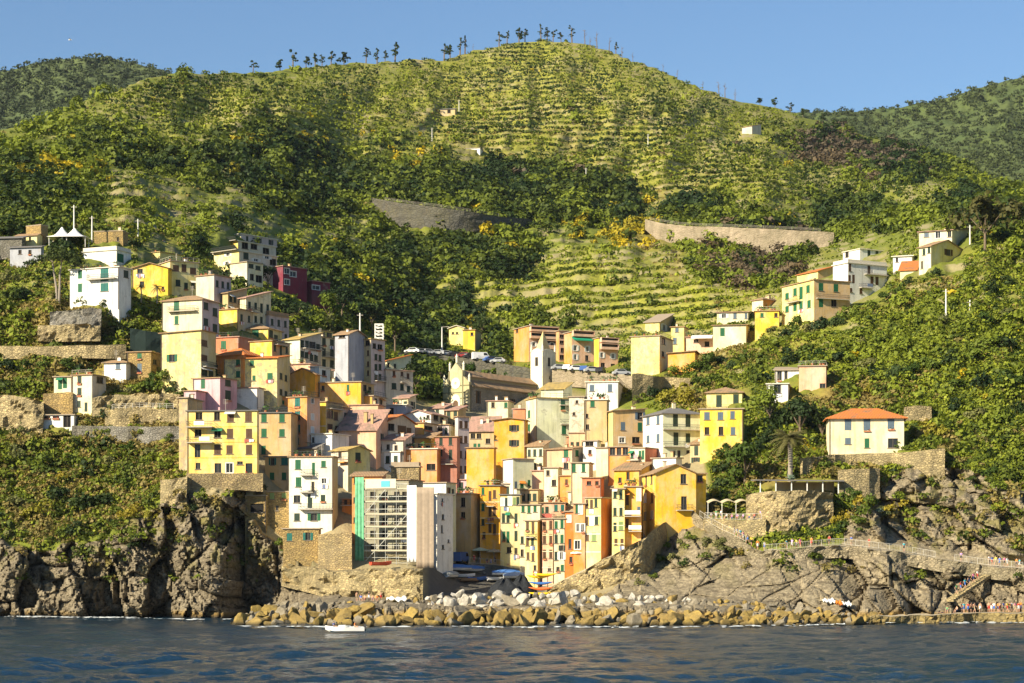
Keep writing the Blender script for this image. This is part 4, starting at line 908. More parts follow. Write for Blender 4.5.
h_('narrow orange house with a wide tan roof next to the green netting', G3); vol(352, 382, 386, 476, 560, 'OR', 8, 'S', 't', L=[(355.5,481,3,5,'fn'),(355,500,3,5,'cd'),(355,520,3,5,'cd')], base=8, pitch=.28, chim=0, Y=D(409.5, 562) + 5.5)
h_('small orange bay house overhanging the dark alley', G3); vol(342, 355.5, 357, 499, 517, 'OR', 8, 'F', 's', L=[(345.5,501,3,5,'fn'),(351.5,501,3,5,'fn')], base=.1, chim=0, dep=4); balcony(341, 356, 505, 'L', .8)
h_('tall unfinished house behind the scaffolding', G3); vol(358, 409.5, 423, 480, 562, 'SC*', 16, 'F', 't', L=[(x, y, 5, 6, 'fn') for x in (373, 385, 397, 405) for y in (495, 508, 521, 534, 547)], base=6, dY=2.5, chim=0)
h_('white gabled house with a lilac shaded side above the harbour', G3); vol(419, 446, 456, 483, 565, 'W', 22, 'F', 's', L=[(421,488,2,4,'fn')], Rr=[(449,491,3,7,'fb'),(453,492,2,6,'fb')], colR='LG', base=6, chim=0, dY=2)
h_('tall white house end with tiny dark openings beside the tarpaulin', G3); vol(431, 437, 453, 494, 566, 'W', 30, 'F', 'w', Rr=[(442.5,500,1.5,3,'fn'),(443,517,2,5,'fn'),(442,529,1.5,7,'fn'),(448.5,541,1.5,3,'fn'),(443,547,2,4,'fn')], base=6, chim=0, dY=-2)
# --- church neighbours
h_('small cream house with battlement chimneys against the church flank', G3); vol(487, 508, 514, 401, 424, 'CR', 12, 'F', 'p', L=[(493,405,3,5,'fn'),(508,405,3,5,'cg')], chim=3)
h_('brick orange cottage with a cream band below the church', G3); vol(513, 525, 529, 409, 430, 'RE', 14, 'F', 'p', trim='W', rows=2, chim=1)
h_('yellow tan house under a broad pink tiled roof', G3); vol(467, 494, 500, 431, 465, 'TN', 12, 'S', 'p', L=[(473,436,4,5,'fn'),(479,436,4,5,'fn'),(488,441,4,5,'fn'),(475,446,3,5,'cg'),(479,446,2,5,'cg')], pitch=.7, chim=2)
h_('tall golden house with two open shuttered windows and an L shaped wing', G3)
vol(494, 525, 528, 420, 478, 'GO', 8, 'g', 't', L=[(514,428,8,6,'od'),(514,443,8,6,'od'),(472,440,1,1,'fn')], pitch=.12, base=6, chim=0)
vol(466.5, 493.8, 496, 448, 535, 'GO', 8, 'F', 't', base=6, chim=0, dY=-2)
h_('tall pale green house with a yellow roof and green balcony shutters', G5)
vol(526, 537, 570, 398, 462, 'CR', 70, 'F', 'y', L=[(529,414,2,7,'cg'),(529,428,2,7,'cg')], Rr=[(563,400,4,10,'cg'),(564,416,4,11,'cu'),(564,430,4,8,'cg')], colR='LG', base=5); balcony(559, 569, 405, 'R'); balcony(560, 569, 424, 'R')
h_('tall raw stone house with a few tiny openings', G5); vol(569, 584, 586, 397, 455, 'BG*', 8, 'F', 's', L=[(574,414,1.5,3,'fn'),(577,402,1.5,3,'fn')], base=5)
h_('tan house with one green shutter under the white terrace house', G5); vol(585, 607, 609, 400, 456, 'TN', 8, 'F', 'w', L=[(592.5,403,4,6,'cg'),(587,416,2,4,'fn'),(587.5,427,3,5,'fn')], base=5, chim=0)
h_('white terrace house with two grey shuttered windows', G5); vol(586, 618, 624, 382, 408, 'W', 8, 'F', 'w', L=[(592,388,4,6,'cu'),(610,388,4,7,'cu')], base=4, chim=0); vol(606, 623, 625, 375, 383, 'W', 8, 'F', 'w', base=0, dY=4, chim=0)
h_('ochre yellow house with a roof terrace and pale left side', G5); vol(598, 614, 645, 411, 460, 'PY', 72, 'S', 't', L=[(606,420,4,4,'cg')], Rr=[(623,426,4,8,'cu'),(640,427,4,8,'cg'),(641,411,8,7,'ou'),(622,440,5,5,'fw'),(636,440,7,6,'fn')], colR='TA', base=5, chim=1, pitch=.1); vol(596, 608, 616, 424, 446, 'PY', 30, 'F', 'w', dY=-4, chim=0)
h_('greenish white three storey house with a dark hipped roof', G5); vol(643, 663, 702, 413, 468, 'W', 70, 'H', 'k', L=[(648,421,2.5,7,'cu'),(658,420,2.5,8,'cu'),(648,439,2.5,7,'cu'),(658,438,2.5,8,'cu')], Rr=[(675.5,420,4.5,12,'cd'),(688,420,4.5,12,'cd'),(676,439,4.5,12,'cd'),(688,438,4,9,'cd'),(674,455,3,8,'fd'),(679,455,3,9,'fd'),(688,454,3,7,'fd')], colR='LG', base=5, chim=1); balcony(663, 684, 446.5, 'R'); balcony(662, 700, 429.5, 'R', .8)
h_('yellow villa with a set back upper floor among the trees', G6, 'villa', 'villa'); vol(700, 743, 748, 409, 452, 'Y', 8, 'F', 's', L=[(707,416,5,7,'cu'),(720.5,416,5,7,'cu'),(732.5,415,4,7,'cu'),(707,431,4,7,'fn'),(721,431,4,8,'fn'),(733,431,4,7,'cu')], base=5, chim=0); vol(706.5, 742, 751, 392, 409, 'PY', 10, 'H', 't', L=[(719,401,5,11,'cd'),(736,400,5,11,'cd')], base=0, dY=2.5, chim=1); balcony(702, 743, 409.5, 'L', .6)
# --- harbour front
h_('tan gold house with two black windows in the shade of the alley', G4); vol(453, 471, 482, 494, 566, 'TA', 22, 'F', 's', L=[(463,502,4,9,'fn'),(463,515,4,6,'fn')], base=5, chim=1)
h_('orange house with narrow green and yellow strip and stacked small balconies', G4); vol(480, 500, 501, 486, 566, 'GO', 8, 'F', 'k', L=[(483,491,2,7,'cg'),(483,507,2,7,'cg'),(490,496,2,9,'cb'),(494.5,494,2.5,8,'cb'),(490,512,2,9,'cb'),(494.5,511,2.5,8,'cb'),(490,528,2,9,'cb'),(494.5,529,2.5,9,'cb'),(484,535,2,6,'cb'),(483,522,2,6,'cd')], base=5, trim='CR', rows=5, chim=0); balcony(486, 494, 506, 'L', .8); balcony(486, 494, 523, 'L', .8)
h_('cream and orange attic house above the stacked balconies', G4); vol(480, 503, 505, 464, 492, 'CR', 8, 'F', 's', L=[(488,476,3.5,6,'ct'),(494,476,2.5,8,'cg'),(500.5,475,2,5,'cd')], base=4, dY=5)
h_('slim olive house with a dark slab roof and white framed top windows', G4); vol(500.5, 520, 522, 495, 572, 'OL', 8, 'F', 'k', L=[(502.5,502,2.5,7,'cw'),(506,502,2.5,8,'cd'),(510,501,2.5,8,'cw'),(514.5,501,2,7,'cy'),(518,501,2,8,'cd'),(503.5,518,2.5,9,'cd'),(508,518,2.5,9,'cd'),(516,518,2.5,9,'cd'),(504,536,2.5,9,'cg'),(508,537,2.5,11,'cg'),(516,536,2.5,10,'cd'),(509,550,4,6,'fn'),(516,551,3,6,'fn')], base=5, chim=1); 
h_('cream house with green shutters behind the olive and lemon ones', G4); vol(520, 540, 542, 505, 570, 'CR', 8, 'F', 's', L=[(523,509,3,6,'cg'),(529,509,3,7,'cg'),(535,508,3,6,'cg'),(522,540,3,7,'cd'),(522,553,3,7,'fn')], base=5, chim=0)
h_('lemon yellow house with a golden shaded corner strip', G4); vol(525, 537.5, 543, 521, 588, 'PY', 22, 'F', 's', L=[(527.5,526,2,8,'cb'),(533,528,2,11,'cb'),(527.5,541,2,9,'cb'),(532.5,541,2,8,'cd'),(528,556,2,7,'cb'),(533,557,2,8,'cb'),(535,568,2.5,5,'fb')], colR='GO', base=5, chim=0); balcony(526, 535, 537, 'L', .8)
h_('salmon half of the twin fronted house with brown windows', G4); vol(542, 553, 554, 519, 584, 'SA', 6, 'F', 's', L=[(544.5,526,2.5,8,'cb'),(551,525,2.5,8,'cb'),(544.5,539,2.5,9,'cb'),(551,539,2.5,9,'cb'),(544.5,554,2.5,8,'cb'),(551,554,2.5,8,'cb'),(549.5,569,3,4,'fb')], base=5, trim='CR', rows=4, chim=0)
h_('cream half of the twin fronted house with dark green windows', G4); vol(554, 564.5, 566, 519, 583, 'CR', 6, 'F', 's', L=[(556,525,2.5,7,'cg'),(562,524,2.5,8,'cg'),(556,539,2.5,8,'cd'),(562,539,2.5,8,'cg'),(562,548,3,5,'od'),(555,556,2.5,8,'cd'),(561.5,556,2.5,7,'ow'),(558,569,3,4,'fb'),(564,568,2,6,'cg')], base=5, chim=0)
h_('orange and salmon attic house with red balcony panels over the twin fronts', G4); vol(540, 565, 567, 503, 524, 'SA', 6, 'F', 't', L=[(541,511,3,7,'cg'),(547,510,3,6,'cd'),(556,508,3,6,'ct'),(562.5,508,3,6,'ct')], base=4, dY=4); balcony(540, 553, 519, 'L', 1.4, cloth=[(0,.95,'r')]); balcony(554, 565, 519, 'L', 1.4)
h_('deep orange narrow house beside the twin fronts', G4); vol(565, 573.5, 575, 512, 580, 'DO', 6, 'F', 's', L=[(569,519,2.5,6,'cw'),(569.5,527,3,11,'fd'),(570,544,3,9,'fu'),(571,560,3,6,'fb')], base=5, chim=0)
h_('salmon orange house with white framed green windows', G4); vol(573.5, 585, 586, 504, 576, 'OR', 6, 'F', 's', L=[(577,509,2.5,8,'cg'),(580.5,508,2.5,9,'cw'),(578,528,3,7,'fg'),(583,528,3,7,'fg'),(577.5,545,5,8,'fg')], base=5, chim=0)
h_('yellow house of slim windows with an orange right side', G4); vol(585, 601, 612, 498, 570, 'PY', 24, 'F', 's', L=[(586.5,504,2,8,'cb'),(591.5,504,2,8,'cb'),(596,503,2,8,'cd'),(587,521,2,8,'cb'),(592,521,3,8,'cw'),(596.5,520,3,9,'cd'),(587,537,3,7,'cb'),(594,537,4,8,'cy')], Rr=0, colR='DO', base=5, trim='W', rows=4, chim=0)
h_('cream yellow house with dark shutters right of the orange side wall', G4); vol(612, 624.5, 626, 489, 562, 'PY', 8, 'F', 's', L=[(615,494,2.5,8,'cd'),(621,493,2.5,9,'cd'),(615,511,2.5,9,'cd'),(621,511,2.5,9,'cd'),(615,527,2.5,8,'cd'),(621,526,4,8,'cy'),(616,542,2.5,6,'cb'),(622,542,2.5,6,'cb')], base=5, trim='CR', rows=4, chim=1)
h_('orange gold house with a white balcony next to the yellow gable', G4); vol(625, 641, 643, 487, 556, 'GO', 6, 'F', 's', L=[(626.5,499,2,12,'cb'),(639,495,2.5,12,'cw'),(626.5,523,2.5,8,'cb'),(639,510,2.5,6,'cu')], base=5, chim=0); balcony(625, 641, 516, 'L', 1.4, cloth=[(0,.98,'w')]); balcony(629, 642, 531, 'L', 1.6, cloth=[(0,.98,'w')])
h_('big golden yellow gabled house at the end of the harbour front', G4)
vol(642, 655.5, 696, 473, 527, 'Y', 80, 'G', 't', L=[(646,480,2.5,9,'fb'),(651.5,479,2.5,9,'fb'),(645.5,498,3,8,'cw'),(652,498,3,9,'cb'),(645,516,4,8,'cb'),(652,515,3,7,'cw')], Rr=[(683.5,479,5,9,'fd'),(684,503,5,13,'fb')], colR='EY', base=6, pitch=.42, chim=1, Y=387.2); balcony(676, 692, 510, 'R', 1.0)
vol(690, 695.5, 706, 474, 492, 'EY', 78, 'F', 't', Rr=[(700,478.5,5,6,'fd')], base=5, Y=390, chim=0)
# --- middle right
h_('white washed wall house with a grey tiled lean-to', G5); vol(503, 513, 534, 459, 500, 'W', 66, 'F', 's', L=0, Rr=[(516,485,2.5,7,'cu'),(522,485,3,6,'cg'),(529,483,2,6,'cg')], colR='LG', base=5); vol(513, 519, 541, 463, 480, 'BG', 52, 'S', 'k', Rr=[(524,470,4,4,'fn'),(532,468,3,4,'cg')], dY=5, base=0, chim=0)
h_('brick pink house with a white attic below the grey lean-to', G5); vol(532, 543.5, 547, 471, 500, 'SA', 20, 'F', 'p', base=5, chim=1, L=0); vol(534, 545, 548, 465, 472, 'W', 20, 'F', 'k', base=0, dY=2, chim=0)
h_('cream house with a dark doorway under a brown terrace', G5); vol(544, 558, 562, 468, 500, 'CR', 14, 'F', 's', L=[(548,473,3,5,'fn'),(554,483,4,6,'fn')], base=5)
h_('small orange house with a slim dark window', G5); vol(560, 571, 574, 476, 502, 'OR', 14, 'F', 't', L=[(566.5,482,2,5,'cb')], base=5, chim=0)
h_('cream white house with two tall green shutters', G5); vol(571, 589, 593, 463, 502, 'CR', 10, 'F', 's', L=[(574,468,3,8,'cg'),(583.5,467,3,8,'cg')], base=5)
h_('long salmon house with a sloping pale roof and green windows', G5); vol(546, 572, 592, 449, 480, 'SA', 30, 'S', 't', L=[(566,452.5,4,7,'cg'),(566,466,4,6,'fb')], Rr=[(577,452,3,6,'cg'),(585,456,3,5,'fn')], colR='BG', base=5, pitch=.14)
h_('small orange brick hut on a cluttered terrace', G5, 'hut', 'hut'); vol(567, 576, 579, 437, 448, 'RE', 14, 'F', 't', L=[(571,441,3,4,'fn')], base=2, chim=0)
h_('white house with a black opening above the cluttered terrace', G5); vol(583, 597, 601, 441, 470, 'W', 14, 'F', 's', L=[(589.5,444,7,4,'fn'),(590,452,3,4,'fn')], base=4)
h_('cream wall house with a stair beside the glazed orange one', G5); vol(596, 609, 612, 448, 475, 'CR', 14, 'F', 's', base=4, chim=1)
h_('orange house with a glazed veranda of dark panes', G5); vol(608, 631, 634, 447, 480, 'OR', 12, 'F', 's', L=[(612.5,451,5,7,'fd'),(619,451,4,7,'fd'),(625.5,451,5,7,'fd')], base=4, chim=0)
h_('house with a white front and brick red side wall', G5); vol(630, 645, 666, 448, 480, 'CR', 34, 'F', 's', L=[(632,455,2.5,6,'cg'),(640,454,2,6,'cg'),(643,455,2,9,'cg')], colR='RE', base=4, chim=0); balcony(629, 641, 460, 'L', 1.0, cloth=[(.6,.9,'p')])
h_('low golden house with a long pale roof left of the yellow gable', G5); vol(614, 640, 652, 470, 500, 'GO', 22, 'S', 't', L=[(628,476,3,7,'fn'),(620,480,3,5,'fn')], base=4, pitch=.3)
h_('low white house with a long roof edge behind the yellow gable', G5); vol(652, 676, 682, 458, 478, 'W', 30, 'F', 's', base=4, chim=2)
h_('brick terrace house hung with washing', G5); vol(582, 601, 604, 478, 506, 'RE', 10, 'F', 't', L=[(589,483,4,4,'fn'),(597,483,3,4,'fn')], base=4)
# --- behind the church and on the right slope
h_('pale yellow gabled house above the parked cars', G3); vol(449, 464, 470, 328, 343, 'PY', 12, 'g', 'w', L=[(453,333,2,2,'fn'),(457,333,2,2,'fn')], chim=0)
h_('bright yellow cube house attached to a tan block above the road', G3); vol(463, 475, 481, 330, 349, 'Y', 14, 'F', 't', L=[(472,334,2.5,3,'fn')], colR='TN', chim=1)
h_('left orange apartment block with long shaded balconies', 'orange apartment blocks above the church', 'apartment_block', 'apartment block'); vol(514, 529, 558, 326, 362, 'OR', 66, 'F', 's', L=[(517,329,2,3,'fn')], Rr=[(534,344,5,4,'ow'),(552,345,5,4,'ow')], colR='SA', base=6, chim=2); band('R', 327, 331, .02, .98, rail=True); band('R', 333, 338, .02, .98); band('R', 340, 348, .3, .98)
h_('narrow orange stair block with stacked dark openings', 'orange apartment blocks above the church', 'apartment_block', 'apartment block'); vol(556, 559, 568, 331, 364, 'OR', 66, 'F', 's', L=0, Rr=[(562,336,4,3,'fn'),(562,342,4,3,'fn'),(563,350,4,4,'fn'),(562,357,4,4,'fn')], colR='SA', base=6, dY=1, chim=0)
h_('middle orange apartment block with a green awning', 'orange apartment blocks above the church', 'apartment_block', 'apartment block'); vol(564, 572, 594, 332, 365, 'OR', 66, 'F', 's', Rr=[(575.5,348,5,5,'ow'),(587.5,349,4,5,'ow'),(575.5,357,4,5,'ow'),(587,358,3,5,'fb')], colR='SA', base=6, chim=2); band('R', 331, 336, .0, .95); awning(571, 590, 337, 'R', plain('green_awning', (.02,.33,.18), .8), 1.8)
h_('right orange apartment block with a yellow corner', 'orange apartment blocks above the church', 'apartment_block', 'apartment block'); vol(594, 599, 618, 338, 370, 'Y', 66, 'F', 's', Rr=[(602,355,4,5,'ow'),(613,356,4,5,'ow'),(603,365,4,4,'fn'),(613,366,4,4,'fn')], colR='SA', base=6, chim=1); band('R', 338, 342, .05, .95); band('R', 344, 349, .05, .95)
h_('tall yellow house with flaked render and a roof pergola', G6); vol(631, 659.5, 673, 336, 374, 'PY*', 20, 'F', 's', L=0, Rr=[(663.5,341,4,6,'fb'),(663,354,3,5,'fn')], colR='BG', base=5, chim=0); vol(645, 659.5, 673, 322, 337, 'PY', 20, 'S', 's', Rr=[(664,327.5,6,6,'ow')], colR='TN', base=0, chim=0)
h_('narrow lemon house joined to the flaked yellow one', G6); vol(671, 684, 688, 327, 357, 'PY', 14, 'F', 't', L=[(677,330,3,4,'cu'),(675,341,3,6,'cu')], chim=1)
h_('golden yellow lean-to house below the lemon one', G6); vol(668, 695, 698, 353, 372, 'GO', 10, 's', 't', chim=0, pitch=.12)
h_('salmon house with a broad white awning', G6); vol(686, 713, 718, 337, 352, 'SA', 10, 'F', 'p', L=[(696,341,4,3,'fn'),(707,344,4,5,'fn')], chim=1); awning(692, 713, 335, 'L', M_WHITE, 2.6)
h_('cream house with a tan roof and a set back upper floor', G6); vol(713, 746, 758, 325, 345, 'CR', 10, 'S', 't', L=[(722.5,332,4,8,'cg')], pitch=.12, chim=0); vol(717, 748, 757, 312, 324, 'CR', 10, 'S', 'p', L=[(724,316,7,4,'ow'),(735,316,3,5,'cu'),(746,316,2.5,5,'cu')], dY=5, base=0, chim=1, pitch=.15)
h_('lemon house with a flat tan roof behind the shrubs', G6); vol(755, 779, 782, 311, 332, 'Y', 8, 'F', 't', L=[(762,315,3,4,'cg'),(776,315,3,4,'fn')], chim=0); vol(752, 763, 782, 299, 312, 'CR', 50, 'H', 't', colR='OR', dY=5, base=0, chim=2)
h_('large pale yellow farmhouse with green shutters and an orange roof patch', G6, 'farmhouse', 'farmhouse')
vol(782, 814, 850, 280, 328, 'PY', 66, 'F', 't', L=[(787,296,2.5,6,'cg'),(795,292,2.5,7,'cg'),(801,293,2.5,12,'cg'),(808,289,2.5,7,'cg'),(787,309,2.5,6,'cg'),(795,307,2.5,8,'cg'),(801,305,2.5,7,'cg'),(809,304,2.5,7,'cg')], Rr=[(821,287,4.5,7,'cg'),(836,288,4.5,7,'cg'),(821,303,4,8,'cg'),(834,303,5,7,'fn')], colR='TA', base=6, chim=0); balcony(789, 801, 302, 'L', 1.0); balcony(816, 848, 299, 'R', .8)
vol(797, 818, 849, 271, 281, 'PY', 60, 'G', 'o', L=0, Rr=[(836,275,2.5,5,'cg')], colR='TA', base=0, dY=3, chim=0, pitch=.3)
h_('tall whitewashed house with a roof terrace and a blue cloth on its balcony', G6)
vol(833, 848, 887, 263, 306, 'W', 60, 'F', 'w', L=0, Rr=[(850,264,2.5,7,'cb'),(849.5,278,2.5,6,'cb'),(853.5,279,2.5,8,'cb'),(869,270,3,8,'cb'),(872,280,3,7,'cb'),(877,281,3,8,'cb'),(851,290,3,4,'cb'),(861,291,3,5,'cb')], colR='W', base=6, chim=0, parapet=True); balcony(859, 871, 288, 'R', 1.0, cloth=[(.5,.95,'u')]); balcony(864, 886, 275, 'R', 1.0, cloth=[(.3,.9,'w')])
vol(843, 860, 887, 249, 263, 'W', 60, 'F', 'w', L=[(847,254,2.5,5,'fn')], Rr=[(869,253,3,7,'cd'),(877,254,3,7,'cd'),(884,256,2.5,6,'cd')], base=0, dY=4, chim=1)
h_('cream house with a red-brown roof at the top of the right slope', G6); vol(919, 952, 971, 230, 252, 'CR', 25, 'S', 'p', L=[(926.5,235,4,4,'cu'),(938,235,4,6,'fw'),(949.5,233,3,6,'fd')], chim=2, pitch=.2)
h_('yellow gabled house on a stone base in front of the topmost one', G6); vol(919, 931, 963, 246, 277, 'CR', 50, 'G', 't', L=[(924,252,2,6,'cd'),(929,250,2,6,'cd'),(922,265,1.5,7,'fd')], Rr=[(948.5,249,8,6,'ob')], colR='PY', base=5, pitch=.32)
h_('low white shed with a pale sloping roof left of the topmost houses', G6, 'shed', 'shed'); vol(893, 912, 919, 256, 270, 'W', 18, 'S', 'w', L=[(897,260,2,4,'fn')], chim=0, pitch=.2)
h_('tiny hut with an orange tile roof under the white shed', G6, 'hut', 'hut'); vol(900, 916, 919, 270, 280, 'CR', 16, 'S', 'o', chim=0, pitch=.5)
h_('cream villa with a bright orange hipped roof on the right headland', G6, 'villa', 'villa'); vol(829, 904, 909, 417, 453, 'CR', 5, 'H', 'o', L=[(848,424.5,6,11,'cu'),(867,424.5,6,11,'cu'),(891,423.5,6,10,'cu'),(848,441,5,6,'cu'),(867,443,4,9,'cg'),(893,443,9,9,'fd')], base=4, pitch=.42, chim=0, oh=.7)
h_('white house with large windows and a pink gable wing in the greenery', G6); vol(767, 788, 794, 384, 402, 'W', 10, 'F', 'w', L=[(771.5,390,3,8,'fd'),(777.5,389,6,8,'fd')], chim=0); vol(775, 799, 804, 370, 385, 'W', 10, 'S', 's', L=[(779.5,375,4,9,'fd'),(786,375,3,8,'fd')], dY=4, base=0, chim=0, pitch=.2); vol(799, 826, 831, 366, 394, 'SA', 10, 'F', 's', L=[(823,386,5,5,'fd')], dY=2, chim=0)
# --- lower left terraces
h_('white and yellow narrow house with three small windows on the left terraces', G1); vol(72, 92, 106, 375, 414, 'CR', 20, 'F', 't', L=[(79.5,379,4,7,'cd'),(79.5,391.5,4,7,'cd'),(79,404,3.5,6,'cd'),(86,407,3,9,'cd')], Rr=[(100,379,4,6,'fu')], colR='BG', base=4)
h_('low cream annex with a double green door beside the narrow white house', G1); vol(54, 72, 74, 377, 392, 'CR', 8, 'F', 's', L=[(60,384,4,10,'cg'),(65,383,4,10,'cg')], base=3, chim=0)
h_('white garage with a flat concrete roof and slit windows', G1, 'garage', 'garage'); vol(43, 74, 78, 415, 429, 'W', 8, 'F', 's', L=[(47,417,6,2,'fn'),(56,417,6,2,'fn'),(67,421.5,7,11,'fn')], chim=0)
h_('small white cottage with a low tiled roof on the left terraces', G1, 'cottage', 'cottage'); vol(104, 126, 131, 362, 376, 'W', 14, 'H', 't', L=[(118,366,4,6,'cu')], chim=1)
h_('ochre stone cottage beside the small white one', G1, 'cottage', 'cottage'); vol(127, 151, 161, 352, 376, 'S2', 14, 'F', 't', L=[(139.5,356,4,5,'cg'),(139.5,368,4,8,'cu')], Rr=[(155,362,3,5,'fb')], chim=0)
# --- houses that show only as slivers and roofs between the others
h_('tan cottage with a pink tile roof left of the pale green house', G5, 'cottage', 'cottage'); vol(506, 522, 529, 438, 468, 'TN', 22, 'S', 'p', Rr=1, pitch=.5)
h_('cream low house with a tan roof under the tall pale green one', G5); vol(527, 543, 549, 446, 474, 'CR', 24, 'S', 't', L=3, pitch=.45)
h_('lemon roofed narrow house behind the tall pale green one', G5); vol(541, 564, 572, 389, 420, 'LG', 16, 'S', 'y', L=0, pitch=.35, chim=0)
h_('small salmon house with a satellite terrace right of the pale green house', G5); vol(569, 586, 588, 433, 455, 'SA', 10, 'F', 's', L=3)
h_('narrow cream house squeezed above the white lean-to', G5); vol(513, 527, 534, 449, 478, 'BG', 30, 'S', 't', L=2, pitch=.3, dY=3)
h_('low pink house behind the golden L shaped wing', G3); vol(455, 468, 470, 480, 505, 'PK', 16, 'F', 'p', L=1)
h_('small tan house at the head of the dark alley', G3); vol(469, 481, 484, 500, 540, 'TN', 16, 'F', 't', L=1, dY=4)
h_('ochre low house with a pink roof left of the valley church wall', G3); vol(446, 458, 466, 410, 432, 'TN', 24, 'S', 'p', L=2, dY=-2)
h_('white chimneyed cottage under the church steps', G3, 'cottage', 'cottage'); vol(430, 444, 452, 408, 430, 'BG', 28, 'S', 'p', L=1, Rr=1, pitch=.4)
h_('cream house with dark shutters in the gap above the orange roof', G3); vol(395, 409, 416, 398, 425, 'CR', 26, 'S', 'p', L=2, Rr=1, pitch=.35)
h_('salmon low house left of the mauve roof', G2); vol(326, 343, 350, 408, 440, 'SA', 24, 'F', 't', L=2, Rr=1)
h_('yellow cottage with a tan roof above the white cubic house', G2, 'cottage', 'cottage'); vol(343, 358, 366, 420, 448, 'PY', 26, 'S', 't', L=2, Rr=1, pitch=.4, dY=3)
h_('pale house behind the sand coloured stone one', G3); vol(384, 400, 408, 452, 482, 'W', 22, 'F', 'w', L=2, Rr=1, dY=3)
h_('small ochre house right of the greenish white three storey house', G5); vol(690, 702, 712, 444, 468, 'TN', 30, 'S', 't', L=1, Rr=1, dY=3)
h_('brown roofed tan house above the slim olive one', G4); vol(503, 519, 526, 484, 510, 'BG', 20, 'F', 's', L=2, dY=6)
h_('tan attic house with a brown awning over the cream green shuttered one', G4); vol(520, 538, 546, 490, 520, 'TN', 18, 'F', 't', L=3, dY=5)
h_('cream terrace house tucked behind the salmon orange one', G4); vol(568, 583, 590, 492, 515, 'CR', 18, 'F', 's', L=2, dY=5)
